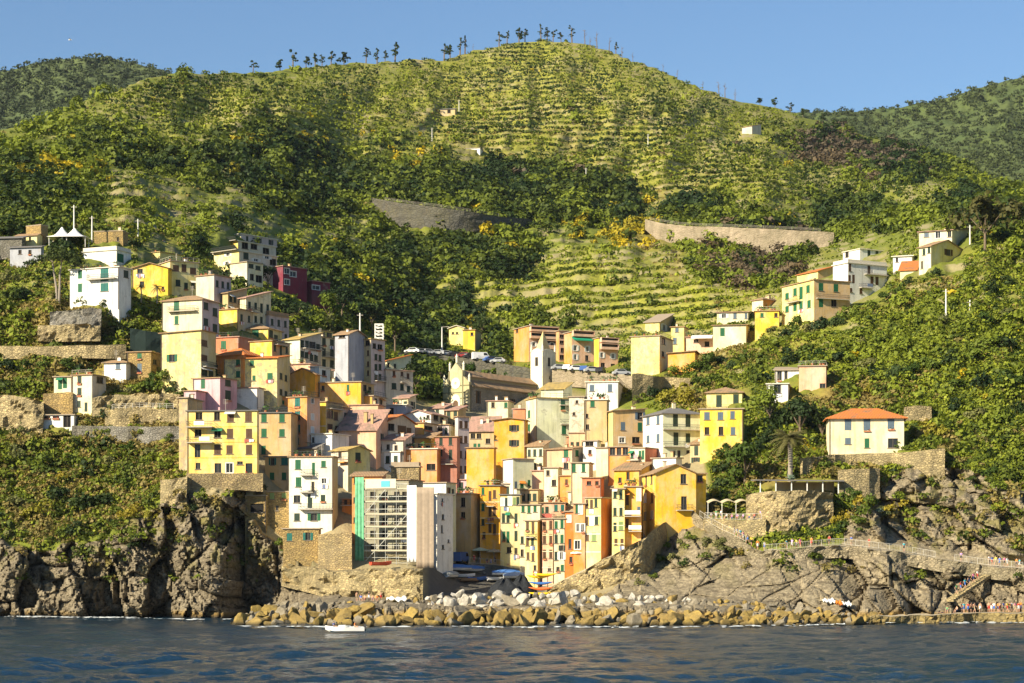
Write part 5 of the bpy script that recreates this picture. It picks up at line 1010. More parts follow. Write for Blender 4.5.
# ------------------------------------------------------------------ church
def build_church():
    px, py = 470, 412; Y = D(px, py) + 1; a = R(36); s, c = math.sin(a), math.cos(a)
    B = at(px, py, Y); e1 = Vector((c, -s, 0)); e2 = Vector((s, c, 0)); n = Vector((e1.y, -e1.x, 0)); n2 = Vector((e2.y, -e2.x, 0))
    LL, LR = 7.8, 37.0
    root = empty('church', B, 0, 'grey stone church with a striped gabled facade, rose window and pinnacles', 'church')
    A = -e1 * LL; Z = lambda p, z: p + Vector((0, 0, z)); m = MB()
    k = zpx(385, Y) - B.z; hi = k + 1.5; ne = hi + .9; rg = ne + 1.5; q = LL * .24
    f0, f1, mid = A + e1 * q, -e1 * q, A + e1 * LL / 2
    fac = MB()
    top = lambda p, z: Z(p, z)
    prof = [Z(A, -3), Z(Vector(), -3), Z(Vector(), k + .7), Z(f1, k + 2.3), Z(f1, ne + .9), Z(mid, rg + 1.6), Z(f0, ne + .9), Z(f0, k + 2.3), Z(A, k + .7)]
    fr = [p + n * .35 for p in prof]
    fac.poly(fr, 0); fac.poly([p + e2 * .6 for p in prof][::-1], 0)
    for i in range(len(prof)):
        p, r_ = prof[i], prof[(i + 1) % len(prof)]; fac.poly([p + e2 * .6, r_ + e2 * .6, r_ + n * .35, p + n * .35], 0)
    fo = fac.build('facade', [plaster('facade_stone', (.52,.45,.24), .2)], root)
    st = MB()
    for z in (1.6, 3.2, 4.6, 6.2): st.frame(Z(A, z) + n * .353, e1 * LL, n * .08, (0, 0, .22))
    for p in (f0, f1): st.frame(Z(p - e1 * .14, -1) + n * .353, e1 * .28, n * .12, (0, 0, ne + 2.0))
    st.build('stone_bands', [plain('dark_band', (.2,.19,.1), .9)], fo)
    rw = MB(); cc = Z(mid, 6.9) + n * .36
    for rad, rad2, mi in ((1.35, .8, 0), (.8, 0, 1), (.35, 0, 0)):
        pts = [(cc + e1 * math.cos(t) * rad + Vector((0, 0, math.sin(t) * rad)) + n * (.12 if mi == 0 else .06)) for t in [2 * math.pi * i / 20 for i in range(20)]]
        rw.poly(pts if mi == 0 else pts, mi)
        b = [p - n * .12 for p in pts]
        for i in range(20): rw.poly([pts[i], b[i], b[(i + 1) % 20], pts[(i + 1) % 20]], mi)
    for i, v in enumerate(rw.v): pass
    rw.build('rose_window', [plain('marble', (.7,.66,.5), .6), M_GLASS], root)
    dr = MB()
    def arch(u, z0, w, h, dep, mi):
        o = A + e1 * u + n * (.36 + dep); pts = [Z(o - e1 * w / 2, z0), Z(o + e1 * w / 2, z0), Z(o + e1 * w / 2, z0 + h - w / 2)]
        pts += [Z(o + e1 * (w / 2) * math.cos(t), z0 + h - w / 2 + w / 2 * math.sin(t)) for t in [math.pi * i / 8 for i in range(1, 8)]] + [Z(o - e1 * w / 2, z0 + h - w / 2)]
        dr.poly(pts, mi); bk = [p - n * (dep + .02) for p in pts]
        for i in range(len(pts)): dr.poly([pts[i], bk[i], bk[(i + 1) % len(pts)], pts[(i + 1) % len(pts)]], mi)
    arch(LL / 2, -.5, 2.6, 4.8, .10, 0); arch(LL / 2, -.5, 1.5, 3.4, .16, 1); arch(LL * .12, -.5, 1.0, 2.6, .1, 1); arch(LL * .88, -.5, 1.0, 2.6, .1, 1)
    dr.build('portal', [MATS['marble'], plain('old_door', (.12,.07,.04), .7)], root)
    pn = MB()
    for p, z in ((A + e1 * .2, k + .6), (-e1 * .2, k + .6), (f0, ne + 1.2), (f1, ne + 1.2), (mid, rg + 1.5)):
        pn.tube([Z(p, z), Z(p, z + 1.3), Z(p, z + 1.35), Z(p, z + 2.2)], [.26, .26, .34, .03], 8)
    pn.build('pinnacles', [MATS['marble']], root)
    W = MB(); wall_face(W, Vector(), e2, LR, -4, k, [(3.2, 2.2, .9, 3.0), (17, 1.6, .9, 2.6), (27, 2.2, .9, 2.4)], 0)
    W.poly([Z(A, -4), Z(A + e2 * LR, -4), Z(A + e2 * LR, k), Z(A, k)], 0); W.poly([Z(e2 * LR, -4), Z(A + e2 * LR, -4), Z(A + e2 * LR, rg), Z(e2 * LR, k)], 0)
    W.poly([Z(f1, hi), Z(f1 + e2 * LR, hi), Z(f1 + e2 * LR, ne), Z(f1, ne)], 1)
    W.build('wall', [masonry('church_stone', (.36,.32,.27), (.27,.24,.2), .9, (.22,.2,.17)), plain('clerestory', (.3,.25,.16), .9)], root)
    r = MB(); o = e2 * .55
    solid(r, [[Z(n2 * .4 + o, k - .15), Z(n2 * .4 + e2 * (LR + .3), k - .15), Z(f1 + e2 * (LR + .3), hi), Z(f1 + o, hi)]], .2)
    r.build('aisle_roof', [M_TILE], root)
    r = MB(); solid(r, [[Z(f1 + n2 * .35 + o, ne - .1), Z(f1 + n2 * .35 + e2 * LR, ne - .1), Z(mid + e2 * LR, rg), Z(mid + o, rg)], [Z(mid + o, rg), Z(mid + e2 * LR, rg), Z(f0 - n2 * .35 + e2 * LR, ne - .1), Z(f0 - n2 * .35 + o, ne - .1)]], .2)
    r.build('nave_roof', [M_TILE], root)
    for (u, v, w, h) in [(3.2, 2.2, .9, 3.0), (17, 1.6, .9, 2.6), (27, 2.2, .9, 2.4)]: add_window(root, Z(e2 * u, v), math.atan2(e2.y, e2.x), w, h, 'ob', True)
    bt = MB()
    for u in (10.5, 23): bt.frame(Z(e2 * u + n2 * .35, -4), e2 * .7, -n2 * .35, (0, 0, k + 3.6))
    bt.build('buttress', [MATS['church_stone']], root) if False else None
    RECTS.append((445, 548, 362, 412, Y)); OCC.append((B.x, Y))
    # bell tower
    Yt = Y + 24; Bt = at(542.5, 404, Yt); a = R(38); s, c = math.sin(a), math.cos(a); e1 = Vector((c, -s, 0)); e2 = Vector((s, c, 0))
    wL = 11.8 / F * Yt / c; wR = 14.2 / F * Yt / s * .95; H = zpx(351, Yt) - Bt.z
    tw = empty('bell_tower', Bt, 0, 'pale square bell tower with arched openings and an ochre pyramid spire', 'bell tower')
    A = -e1 * wL; m = MB(); op = [(wL / 2, H - 3.6, .9, 2.2)]; op2 = [(wR / 2, H - 3.6, 1.0, 2.2), (wR * .55, H - 6.6, .5, .7)]
    wall_face(m, A, e1, wL, -6, H, op, 0); wall_face(m, Vector(), e2, wR, -6, H, op2, 0)
    C_ = e2 * wR; Dd = A + e2 * wR
    m.poly([Z(C_, -6), Z(Dd, -6), Z(Dd, H), Z(C_, H)]); m.poly([Z(Dd, -6), Z(A, -6), Z(A, H), Z(Dd, H)]); m.poly([Z(A, H), Z(Vector(), H), Z(C_, H), Z(Dd, H)])
    m.build('tower_shaft', [plaster('tower_render', (.80,.73,.55), .15)], tw)
    for fo, ee, lst in ((A, e1, op), (Vector(), e2, op2)):
        for (u, v, w, h) in lst: add_window(tw, Z(fo + ee * u, v), math.atan2(ee.y, ee.x), w, h, 'on', True)
    g = MB()
    for p, d, w in ((A, e1, wL), (Vector(), e2, wR)):     # curved gablets over each face
        nn = Vector((d.y, -d.x, 0)); pts = [Z(p + d * w * t + nn * .05, H + .75 * math.sin(math.pi * t)) for t in [i / 8 for i in range(9)]]
        g.poly(pts); bk = [x - nn * .3 for x in pts]; g.poly(bk[::-1])
        for i in range(8): g.poly([pts[i], bk[i], bk[i + 1], pts[i + 1]])
    g.build('gablet', [MATS['tower_render']], tw)
    sp = MB(); ap = Z((A + C_) / 2, H + (351 - 329) / F * Yt); i_ = .16
    base = [Z(A.lerp(C_, i_), H), Z(Vector().lerp(Dd, i_), H), Z(C_.lerp(A, i_), H), Z(Dd.lerp(Vector(), i_), H)]
    for i in range(4): sp.poly([base[i], base[(i + 1) % 4], ap])
    sp.poly(base[::-1]); sp.build('spire', [plaster('spire_render', (.62,.45,.19), .3)], tw)
    for p in (A, Vector(), C_, Dd):
        q = MB(); b = Z(p * .94 + (A + C_) / 2 * .06, H); q.tube([b, b + Vector((0, 0, 1.0)), b + Vector((0, 0, 2.0))], [.32, .26, .05], 6); q.build('corner_pinnacle', [MATS['tower_render']], tw)
    RECTS.append((530, 557, 328, 404, Yt)); OCC.append((Bt.x, Yt))
build_church()

# ------------------------------------------------------------------ walls and terraces
STRIP = {}
def strip(key, name, label, cat, pts, mat, Ys=None, dY=-.6, kind=None, group=None, cap=None, back=1.0, rough=.3):
    """retaining wall along surveyed points (px, top row, bottom row), filled back to the slope behind it; the face is uneven like hand laid stone"""
    pxs = np.array([p[0] for p in pts], float); pt = np.array([p[1] for p in pts], float); pb = np.array([p[2] for p in pts], float)
    if Ys: Yk = np.array(Ys, float)
    else:
        ax = np.linspace(pxs[0], pxs[-1], max(3, int((pxs[-1] - pxs[0]) / 5) + 1)); ay = np.interp(ax, pxs, pb); G_, _o = sample(ax, ay); hy = G_[:, 1]
        if pb.max() < 300: Ya = np.polyval(np.polyfit(ax, hy, 2), ax) + dY - 4          # up on the hill: kept straight
        else:
            pad = np.pad(np.minimum(hy, Dn(ax, ay)), 3, mode='edge'); Ya = np.array([pad[q:q + 7].mean() * .5 + pad[q:q + 7].min() * .5 for q in range(len(ax))]) + dY
        Yk = np.interp(pxs, ax, Ya)
    n = max(2, int((pxs[-1] - pxs[0]) / (5 if rough < .8 else 3)) + 1); xs = np.linspace(pxs[0], pxs[-1], n); YY = np.interp(xs, pxs, Yk) if Ys else np.interp(xs, ax, Ya)
    P = []
    for px in xs:
        yt, yb, Y = np.interp(px, pxs, pt), np.interp(px, pxs, pb), float(np.interp(px, xs, YY))
        f1 = at(px, yt, Y); z0 = zpx(yb, Y) - 1.5; Yb = max(Y + 1.0, D(px, yt) + back)
        if yb < 400:
            q = hit(px, yt)
            if q: Yb = max(Y + 1.0, q.y + back)
        P.append((f1, z0, Vector((f1.x * Yb / Y, Yb, f1.z))))
    STRIP[key] = [(p[0], p[2]) for p in P]; o0 = P[0][0].copy(); m = MB(); nz = max(2, int(max(p[0].z - p[1] for p in P) / (1.3 if rough < .8 else .6)))
    rr = rough if kind != 'structure' else rough * .7; G = []
    for i, (f1, z0, b1) in enumerate(P):
        col = []
        for k in range(nz + 1):
            z = z0 + (f1.z - z0) * k / nz; w = (float(vnoise(np.array([f1.x * .55]), np.array([z * .6]), None, 13)[0]) - .5) * 2 * rr + (float(vnoise(np.array([f1.x * .15]), np.array([z * .15]), None, 14)[0]) - .5) * 3 * rr
            if rough >= .8: bo, bf, bc = blocks(np.array([f1.x / 3.2 + z * .08]), np.array([z / 2.4]), 97); bo2, bf2, bc2 = blocks(np.array([f1.x / 1.2]), np.array([z / 1.0]), 98); w = w * .5 + float(bo[0] * 1.6 + bf[0] * 1.6 + bo2[0] * .5 + bf2[0] * .6 + .5 * np.exp(-bc[0] * 14)) * rr * .7
            v = Vector((f1.x, f1.y + w + (1 - k / nz) * -.35 * rr, z - (rr * .5 * float(vnoise(np.array([f1.x * .8]), np.array([.0]), None, 15)[0]) if k == nz else 0))); col.append(v - o0)
        G.append(col)
    for i in range(len(P) - 1):
        for k in range(nz): m.poly([G[i][k], G[i + 1][k], G[i + 1][k + 1], G[i][k + 1]], 0)
        a, b = P[i][2] - o0, P[i + 1][2] - o0; m.poly([G[i][nz], G[i + 1][nz], b, a], 1); m.poly([b, a, Vector((a.x, a.y, G[i][0].z)), Vector((b.x, b.y, G[i + 1][0].z))], 0)
    for i in (0, len(P) - 1):
        a = P[i][2] - o0; m.poly(G[i] + [a, Vector((a.x, a.y, G[i][0].z))], 0)
    o = m.build(name, [mat, cap or mat], None, o0); tag(o, label, cat, group, kind)
    RECTS.append((pxs.min(), pxs.max(), pt.min(), pb.max(), float(Yk.min()), 1))
    return o
def on_strip(key, t, back=.7):
    """point on a strip's walkway at fraction t of its length in x"""
    S = STRIP[key]; x0, x1 = S[0][0].x, S[-1][0].x; x = x0 + (x1 - x0) * t
    for a, b in zip(S, S[1:]):
        lo, hi = sorted((a[0].x, b[0].x))
        if lo - 1e-6 <= x <= hi + 1e-6:
            f = (x - a[0].x) / ((b[0].x - a[0].x) or 1); p = a[0].lerp(b[0], f); p.y += back; return p
    return S[-1][0].copy()
def on_strip_px(key, px, back=.7):
    S = STRIP[key]
    for a, b in zip(S, S[1:]):
        pa, pb = a[0].x / a[0].y * F + 512, b[0].x / b[0].y * F + 512
        if min(pa, pb) - .5 <= px <= max(pa, pb) + .5:
            p = a[0].lerp(b[0], min(1, max(0, (px - pa) / ((pb - pa) or 1)))); p.y += back; return p
    return None
M_QUAY = masonry('quay_masonry', (.54,.42,.20), (.28,.22,.12), 1.0, (.24,.19,.11)); M_ASPH = plain('asphalt', (.055,.055,.055), .9, 0, .2); M_CONCW = masonry('road_wall', (.36,.29,.2), (.32,.26,.18), .5, (.31,.25,.17)); M_DARKW = masonry('shade_painted_road_wall', (.11,.105,.09), (.075,.07,.06), .4, (.06,.06,.05))  # shade of the road walls is put into M_DARKW's dark stone colour
M_PATH = plain('path_paving', (.42,.36,.25), .9, 0, .2)
strip('quay', 'quay_wall', 'high ochre stone quay wall rising right from the harbour to the yellow gabled house', 'wall', [(546,588,602),(562,580,602),(580,571,601),(600,560,600),(620,550,600),(640,540,598),(652,530,592),(662,523,576),(672,520,556)], M_QUAY, Ys=[380,378,376,374,373,373,376,383,394], cap=M_PATH, rough=.9)
strip('w_pale', 'retaining_wall', 'rubble stone wall beside the pale yellow balcony house and the green netting', 'wall', [(318,534,562),(336,533,565),(352,531,566)], M_STONE, dY=-1.5)
strip('w_scaf', 'retaining_wall', 'broad sloping rubble bank wall under the scaffolding', 'wall', [(282,562,578),(310,566,585),(335,570,592),(365,568,596),(395,568,597),(423,568,600)], M_DRYST, dY=-.8, rough=1.3)
strip('w_villa', 'garden_wall', 'long dry stone garden wall under the orange roofed villa', 'wall', [(800,458,470),(835,454,466),(870,453,465),(905,452,464),(945,448,472)], M_DRYST)
strip('w_pav', 'retaining_wall', 'square rubble stone bastion carrying the flat roofed pavilion', 'wall', [(746,493,520),(770,491,528),(800,490,528),(833,491,516)], M_QUAY, dY=-1.5, rough=.9)
strip('w_r2', 'retaining_wall', 'grey rubble wall behind the prickly pears right of the bastion', 'wall', [(838,470,494),(858,468,496),(880,468,490)], M_DRYST, dY=-1)
strip('w_r3', 'retaining_wall', 'low stone wall with a lit cap right of the orange roofed villa', 'wall', [(904,407,421),(918,405,420),(932,406,419)], M_DRYST)
strip('w_r4', 'retaining_wall', 'curved tan wall below the tall flaked yellow house', 'wall', [(632,374,402),(640,373,404),(652,376,390),(690,378,386)], M_DRYST, dY=-1.2)
strip('w_l1', 'retaining_wall', 'grey concrete wall under the white villa', 'wall', [(50,310,321),(75,308,321),(101,306,320)], M_GREYST, dY=-1.5, rough=.85)
strip('w_l2', 'retaining_wall', 'tan dry stone wall below the grey concrete one', 'wall', [(38,324,334),(70,323,335),(100,324,334)], M_DRYST, rough=.85)
strip('w_l3', 'retaining_wall', 'dark green netted retaining wall left of the peeling yellow house', 'wall', [(130,328,347),(145,330,347),(161,333,349)], plain('green_netting_dark', (.02,.035,.03), .9))
strip('w_l4', 'retaining_wall', 'pale terrace wall with square piers across the left slope', 'wall', [(-30,345,352),(30,346,352),(80,345,351),(126,344,352)], M_DRYST)
strip('w_l5', 'retaining_wall', 'big tan stone wall with a stair at the far left', 'wall', [(-30,395,430),(20,394,433),(43,400,431)], M_DRYST, rough=.9)
strip('w_l6', 'retaining_wall', 'ochre plastered wall under the annex with the green door', 'wall', [(43,393,415),(60,392,415),(73,392,414)], M_STONE2)
strip('w_l7', 'retaining_wall', 'long dry stone terrace wall left of the pink house', 'wall', [(93,396,410),(130,393,408),(160,392,407),(181,394,408)], M_DRYST, rough=.85)
strip('w_l8', 'retaining_wall', 'lower dry stone terrace wall with a white fence on it', 'wall', [(105,410,422),(140,408,421),(180,409,421)], M_DRYST)
strip('w_l9', 'retaining_wall', 'grey retaining wall at the foot of the left terraces', 'wall', [(72,425,433),(120,426,434),(180,426,440)], M_GREYST)
strip('w_cliff', 'retaining_wall', 'pale rubble wall on the cliff below the big yellow block', 'wall', [(160,479,496),(173,477,499),(187,475,498)], M_DRYST, dY=-.2, rough=.9)
strip('w_yel', 'retaining_wall', 'stone footing wall under the big yellow block', 'wall', [(186,473,486),(215,473,483),(240,473,482),(263,473,484)], M_STONE, Ys=[394.6, 394.8, 395.0, 395.2])
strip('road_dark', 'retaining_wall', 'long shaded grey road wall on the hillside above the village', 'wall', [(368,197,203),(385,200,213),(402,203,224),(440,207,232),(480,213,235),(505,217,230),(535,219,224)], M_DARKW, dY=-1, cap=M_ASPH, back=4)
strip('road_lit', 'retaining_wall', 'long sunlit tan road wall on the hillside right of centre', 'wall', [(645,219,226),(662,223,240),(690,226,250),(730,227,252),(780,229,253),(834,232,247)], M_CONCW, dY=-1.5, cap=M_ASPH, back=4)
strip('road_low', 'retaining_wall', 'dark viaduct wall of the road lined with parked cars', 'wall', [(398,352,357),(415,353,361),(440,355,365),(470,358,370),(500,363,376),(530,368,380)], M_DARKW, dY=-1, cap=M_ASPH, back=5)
strip('park', 'retaining_wall', 'tan parking wall in front of the orange apartment blocks', 'wall', [(552,369,380),(580,371,381),(615,374,384),(632,376,386)], M_CONCW, dY=-9, cap=M_ASPH, back=5)
strip('path', 'coast_path', 'paved coast path cut into the rock on the right', 'path', [(690,507,513),(705,521,527),(722,530,535),(740,538,543),(760,551,555),(800,548,552),(840,544,549),(900,551,556),(945,559,564),(985,565,570),(1030,569,574),(1100,569,574)], masonry('path_stone', (.40,.33,.21), (.24,.2,.13), 1.0, (.17,.14,.09)), dY=-1.0, cap=M_PATH, kind='structure', rough=.9)
strip('dock', 'landing_stage', 'low concrete bathing platform at the water on the right', 'jetty', [(870,615,620),(905,614.5,620),(940,613.5,620),(985,612.5,621),(1030,612,622),(1100,612,622)], masonry('wet_ledge', (.34,.25,.09), (.2,.15,.06), .6, (.12,.09,.04)), dY=-1.5, kind='structure', cap=M_PATH, rough=.95)
strip('terr', 'cafe_terrace', 'stone cafe terrace above the coast path', 'terrace', [(703,518,526),(735,520,532),(766,519,536)], M_QUAY, dY=-1.0, cap=M_PATH)
strip('rest', 'restaurant_terrace', 'raised restaurant terrace beside the harbour slip', 'terrace', [(468,563,570),(486,564,571),(504,566,573),(520,568,574)], M_GREYST, dY=-1.0, cap=M_PATH)

M_RAIL = plain('galvanised_rail', (.50,.47,.40), .5)
def railing(label, key, px0, px1, h=1.05, step=2.0, mat=None, name='railing', fill=False):
    m = MB(); pts = []; px = px0; prev = None; mat = mat or M_RAIL
    while px <= px1:
        p = on_strip_px(key, px, .15)
        if p is not None: pts.append(p)
        px += step * F / 370
    if len(pts) < 2: return
    o0 = pts[0].copy(); U = Vector((0, 0, 1))
    for i, p in enumerate(pts):
        q = p - o0; m.bar(q, q + U * h, .07)
        if i:
            r_ = pts[i - 1] - o0
            for z in ((h, h * .66, h * .33) if not fill else (h, .1)): m.bar(r_ + U * z, q + U * z, .045)
            if fill:
                for k in range(1, 7): b = r_.lerp(q, k / 7); m.bar(b, b + U * h, .025)
    tag(m.build(name, [mat or M_FRAME], None, o0), label, 'railing')
railing('pale pipe railing along the middle of the coast path', 'path', 765, 945, fill=True)
railing('pale pipe railing along the upper stair of the coast path', 'path', 700, 752, fill=True)
railing('pale pipe railing at the far right end of the coast path', 'path', 955, 1030, fill=True)
railing('white railing of the cafe terrace under the wavy awning', 'terr', 705, 765, fill=True)
railing('pale balustrade of the harbour restaurant terrace', 'rest', 469, 512, fill=True)
railing('thin white fence on the terrace wall of the left slope', 'w_l8', 112, 178, step=1.2)
railing('metal guard rail on the sunlit road wall', 'road_lit', 650, 832, h=1.0, step=5, mat=M_CONC, name='guard_rail')
railing('metal guard rail on the shaded road wall', 'road_dark', 385, 525, h=1.0, step=5, mat=M_CONC, name='guard_rail')
railing('dark railing along the viaduct road by the parked cars', 'road_low', 402, 528, h=1.0, step=2.5, mat=M_IRON, name='guard_rail')

# steps down from the path to the platform
def stairs():
    a, b = at(990, 572, 362), at(948, 600, 355); m = MB(); n = 22; o0 = b.copy(); d = Vector(((b - a).x, (b - a).y, 0)); sd = Vector((-d.y, d.x, 0)).normalized() * 1.6
    for i in range(n):
        p = a.lerp(b, i / n) - o0; q = d / n; m.frame(p - Vector((0, 0, .5)) - sd / 2, -q * 1.3, sd, (0, 0, .5))
    tag(m.build('stair', [M_DRYST], None, o0), 'worn stone stair from the coast path down to the bathing platform', 'stair')
stairs()

# ------------------------------------------------------------------ scaffolding with netting and sheets
def sheet_mesh(name, P, mat, parent=None, loc=None):
    """cloth as one connected grid of points"""
    a, b = len(P), len(P[0]); V = np.array([[tuple(q) for q in r] for r in P]).reshape(-1, 3); I = np.arange(a * b).reshape(a, b)
    return link(name, np_mesh(name, V, np.stack([I[:-1, :-1], I[1:, :-1], I[1:, 1:], I[:-1, 1:]], -1).reshape(-1, 4), mat, smooth=True), parent, loc)
def scaffolding():
    Y = D(409.5, 562) - .2; a = R(16); s, c = math.sin(a), math.cos(a); e = Vector((c, -s, 0)); n = Vector((-s, -c, 0)); B = at(410, 563, Y); B += n * 1.6
    root = empty('scaffolding', B, 0, 'grey scaffolding of six lifts with green netting and hanging sheets', 'scaffolding')
    u = lambda px: -(410 - px) / F * Y / c; zt = lambda py: zpx(py, Y) - B.z; U = Vector((0, 0, 1))
    cols = [366, 377, 388, 399, 410]; lv = [zt(p) for p in (563, 551, 539, 527, 514.5, 502, 489.5)]
    m = MB()
    for px in cols:
        for d in (0, 1.2): m.bar(e * u(px) - n * d - U * 1.5, e * u(px) - n * d + U * (lv[-1] + .6), .085)
    for z in lv:
        for zz in (z, z + 1.0):
            for d in (0, 1.2): m.bar(e * u(366) - n * d + U * zz, e * u(410) - n * d + U * zz, .07)
    for i in range(6):
        x0, x1 = cols[i % 4], cols[i % 4 + 1]; m.bar(e * u(x0) + U * lv[i], e * u(x1) + U * lv[i + 1], .09)
    m.build('tube_frame', [plain('galvanised', (.42,.42,.37), .5, .3)], root)
    for z in lv[1:]:
        p = MB(); p.frame(e * u(366) - n * 1.15 + U * (z - .12), e * (u(410) - u(366)), n * 1.1, (0, 0, .06)); p.frame(e * u(366) + n * .03 + U * (z - .02), e * (u(410) - u(366)), n * .04, (0, 0, .25)); p.build('platform', [plain('scaffold_board', (.46,.41,.29), .8)], root)
    def sheet(name, px0, px1, py0, py1, mat, d0, d1, wav=.12):
        k = 24; g = MB(); P = [[None] * 13 for _ in range(k + 1)]
        for i in range(k + 1):
            f = i / k; base = e * (u(px0) + (u(px1) - u(px0)) * f) + n * (d0 + (d1 - d0) * f)
            for j in range(13):
                z = zt(py1) + (zt(py0) - zt(py1)) * j / 12
                P[i][j] = base + n * (wav * (math.sin(f * 15) + .5 * math.sin(f * 31 + 1)) * (1 - .04 * j)) + U * z
        o = sheet_mesh(name, P, mat, root); md = o.modifiers.new('thickness', 'SOLIDIFY'); md.thickness = .03; md.offset = 0
    sheet('green_netting', 357.5, 366.5, 477, 561, plain('green_netting', (.15,.42,.23), .8, 0, .5), .25, .25)
    sheet('white_sheet', 410.5, 421.5, 486, 562, plain('white_sheet', (.8,.8,.78), .7, 0, .06), .3, 1.2, .16)
    sheet('tarpaulin', 421.8, 437.5, 488, 568, plain('brown_tarpaulin', (.40,.31,.22), .8, 0, .25), 1.3, .2, .03)
    g = MB(); g.frame(e * u(368) + n * .2 + U * zt(488.5), e * (u(399) - u(368)), n * .06, (0, 0, zt(479) - zt(488.5))); g.build('hoarding', [plain('cream_board', (.66,.58,.42), .8)], root)
    g = MB(); g.frame(e * u(384) + n * .27 + U * zt(487), e * (u(393) - u(384)), n * .04, (0, 0, zt(481) - zt(487)))
    g.build('site_poster', [plain('teal_poster', (.10,.42,.48), .6)], root)
    for k in range(3):
        q = MB(); q.frame(e * u(372 + k * 1.0) + n * .27 + U * zt(484 + k), e * .5, n * .04, (0, 0, .5)); 
scaffolding()

# white lattice hoist tower above the paired window house
def hoist():
    Y = D(371, 400) + 6; a, b = at(375, 341, Y), at(383, 324, Y); m = MB(); w = b.x - a.x; h = b.z - a.z; o = a.copy()
    for x in (0, w):
        for y in (0, 2.0): m.bar((x, y, -6), (x, y, h), .22)
    for k in range(6):
        z = h * k / 5
        for y in (0, 2.0): m.bar((0, y, z), (w, y, z), .2)
        for x in (0, w): m.bar((x, 0, z), (x, 2, z), .2)
        if k % 2: m.bar((0, 0, z - h / 5), (w, 0, z), .1)
    tag(m.build('lattice_tower', [M_FRAME], None, o), 'small white lattice tower standing behind the paired window house', 'lattice tower')
hoist()

# party tent, awnings, parasols, pavilion
def tent():
    Y = D(70, 246) - 1; o = at(68, 238, Y); root = empty('party_tent', o, 0, 'white party tent with two peaked roofs on the upper left terrace', 'tent')
    sc = Y / F
    for cx, w, hx in ((-6, 13, 11), (6.5, 14.5, 10)):
        k = 16; g = MB(); R0 = []
        for j, (f, z) in enumerate(((1, 0), (.72, .16), (.45, .38), (.22, .68), (.06, .96), (0.01, 1.0))):
            ring = []
            for i in range(k):
                t = 2 * math.pi * i / k + math.pi / 4 / 1; x, y = math.cos(t), math.sin(t); mm = max(abs(x), abs(y)) if j == 0 else 1
                ring.append(Vector((cx * sc + x / mm * w * sc * f, y / mm * w * sc * f * .8, z * hx * sc)))
            R0.append(ring)
        g.rings(R0, cap=False); oo = g.build('canopy', [M_WHITE], root, smooth=True)
        md = oo.modifiers.new('thickness', 'SOLIDIFY'); md.thickness = .05
    for x in (-17, -4, 0.5, 19):
        for y in (-9, 9): 
            p = MB(); p.bar((x * sc, y * sc, -2.5), (x * sc, y * sc, .1), .12); p.build('pole', [M_FRAME], root)
tent()
def parasol(px, py, Y, w, label, mat, z0=None, group=None):
    r = w / 2 / F * Y; top = at(px, py, Y); h = 2.6; base = top - Vector((0, 0, h)); root = empty('parasol', base, 0, label, 'parasol', group)
    g = MB(); k = 8; rings = [[Vector((math.cos(2 * math.pi * i / k) * r * f, math.sin(2 * math.pi * i / k) * r * f, z)) for i in range(k)] for f, z in ((1, 1.95), (1, 2.1), (.5, 2.4), (.02, 2.65))]
    g.rings(rings); g.build('canopy', [mat], root)
    p = MB(); p.tube([(0, 0, 0), (0, 0, 2.7)], .045, 6); p.build('pole', [M_FRAME], root)
M_CREAMCL = plain('cream_canvas', (.52,.44,.28), .8); M_GREENCL = plain('sage_canvas', (.50,.58,.42), .8)
parasol(480, 547.5, D(480, 565), 19, 'sage green parasol on the harbour restaurant terrace', M_GREENCL)
parasol(494, 549, D(494, 567), 16, 'cream parasol in the middle of the harbour restaurant terrace', M_CREAMCL)
parasol(508, 552, D(508, 569), 15, 'cream parasol nearest the olive house on the restaurant terrace', M_CREAMCL)
parasol(577, 550, D(577, 570) - 4, 15, 'white parasol before the orange houses at the top of the quay', M_WHITE)
parasol(757, 502, D(757, 522), 16, 'round white parasol at the end of the cafe terrace', M_WHITE)
def wavy_awning():
    Y = D(730, 522); o = at(708, 508, Y); L = (750 - 708) / F * Y; root = empty('awning', o, 0, 'cream scalloped awning over the cafe terrace by the cliff', 'awning')
    g = MB(); k = 40; P = [(Vector((L * i / k, y, .9 - .55 * abs(math.sin(math.pi * (i / k) * 3)) * 0 + .5 * abs(math.sin(math.pi * i / k * 3)) + y * .12))) for y in (0, 3.5) for i in range(k + 1)]
    for i in range(k): g.poly([P[i], P[i + 1], P[k + 2 + i], P[k + 1 + i]])
    oo = g.build('canopy', [M_CREAMCL], root); md = oo.modifiers.new('thickness', 'SOLIDIFY'); md.thickness = .07
    for i in range(4):
        p = MB(); p.bar((L * i / 3, .1, -2.6), (L * i / 3, .1, .95), .1); p.build('post', [M_FRAME], root)
wavy_awning()
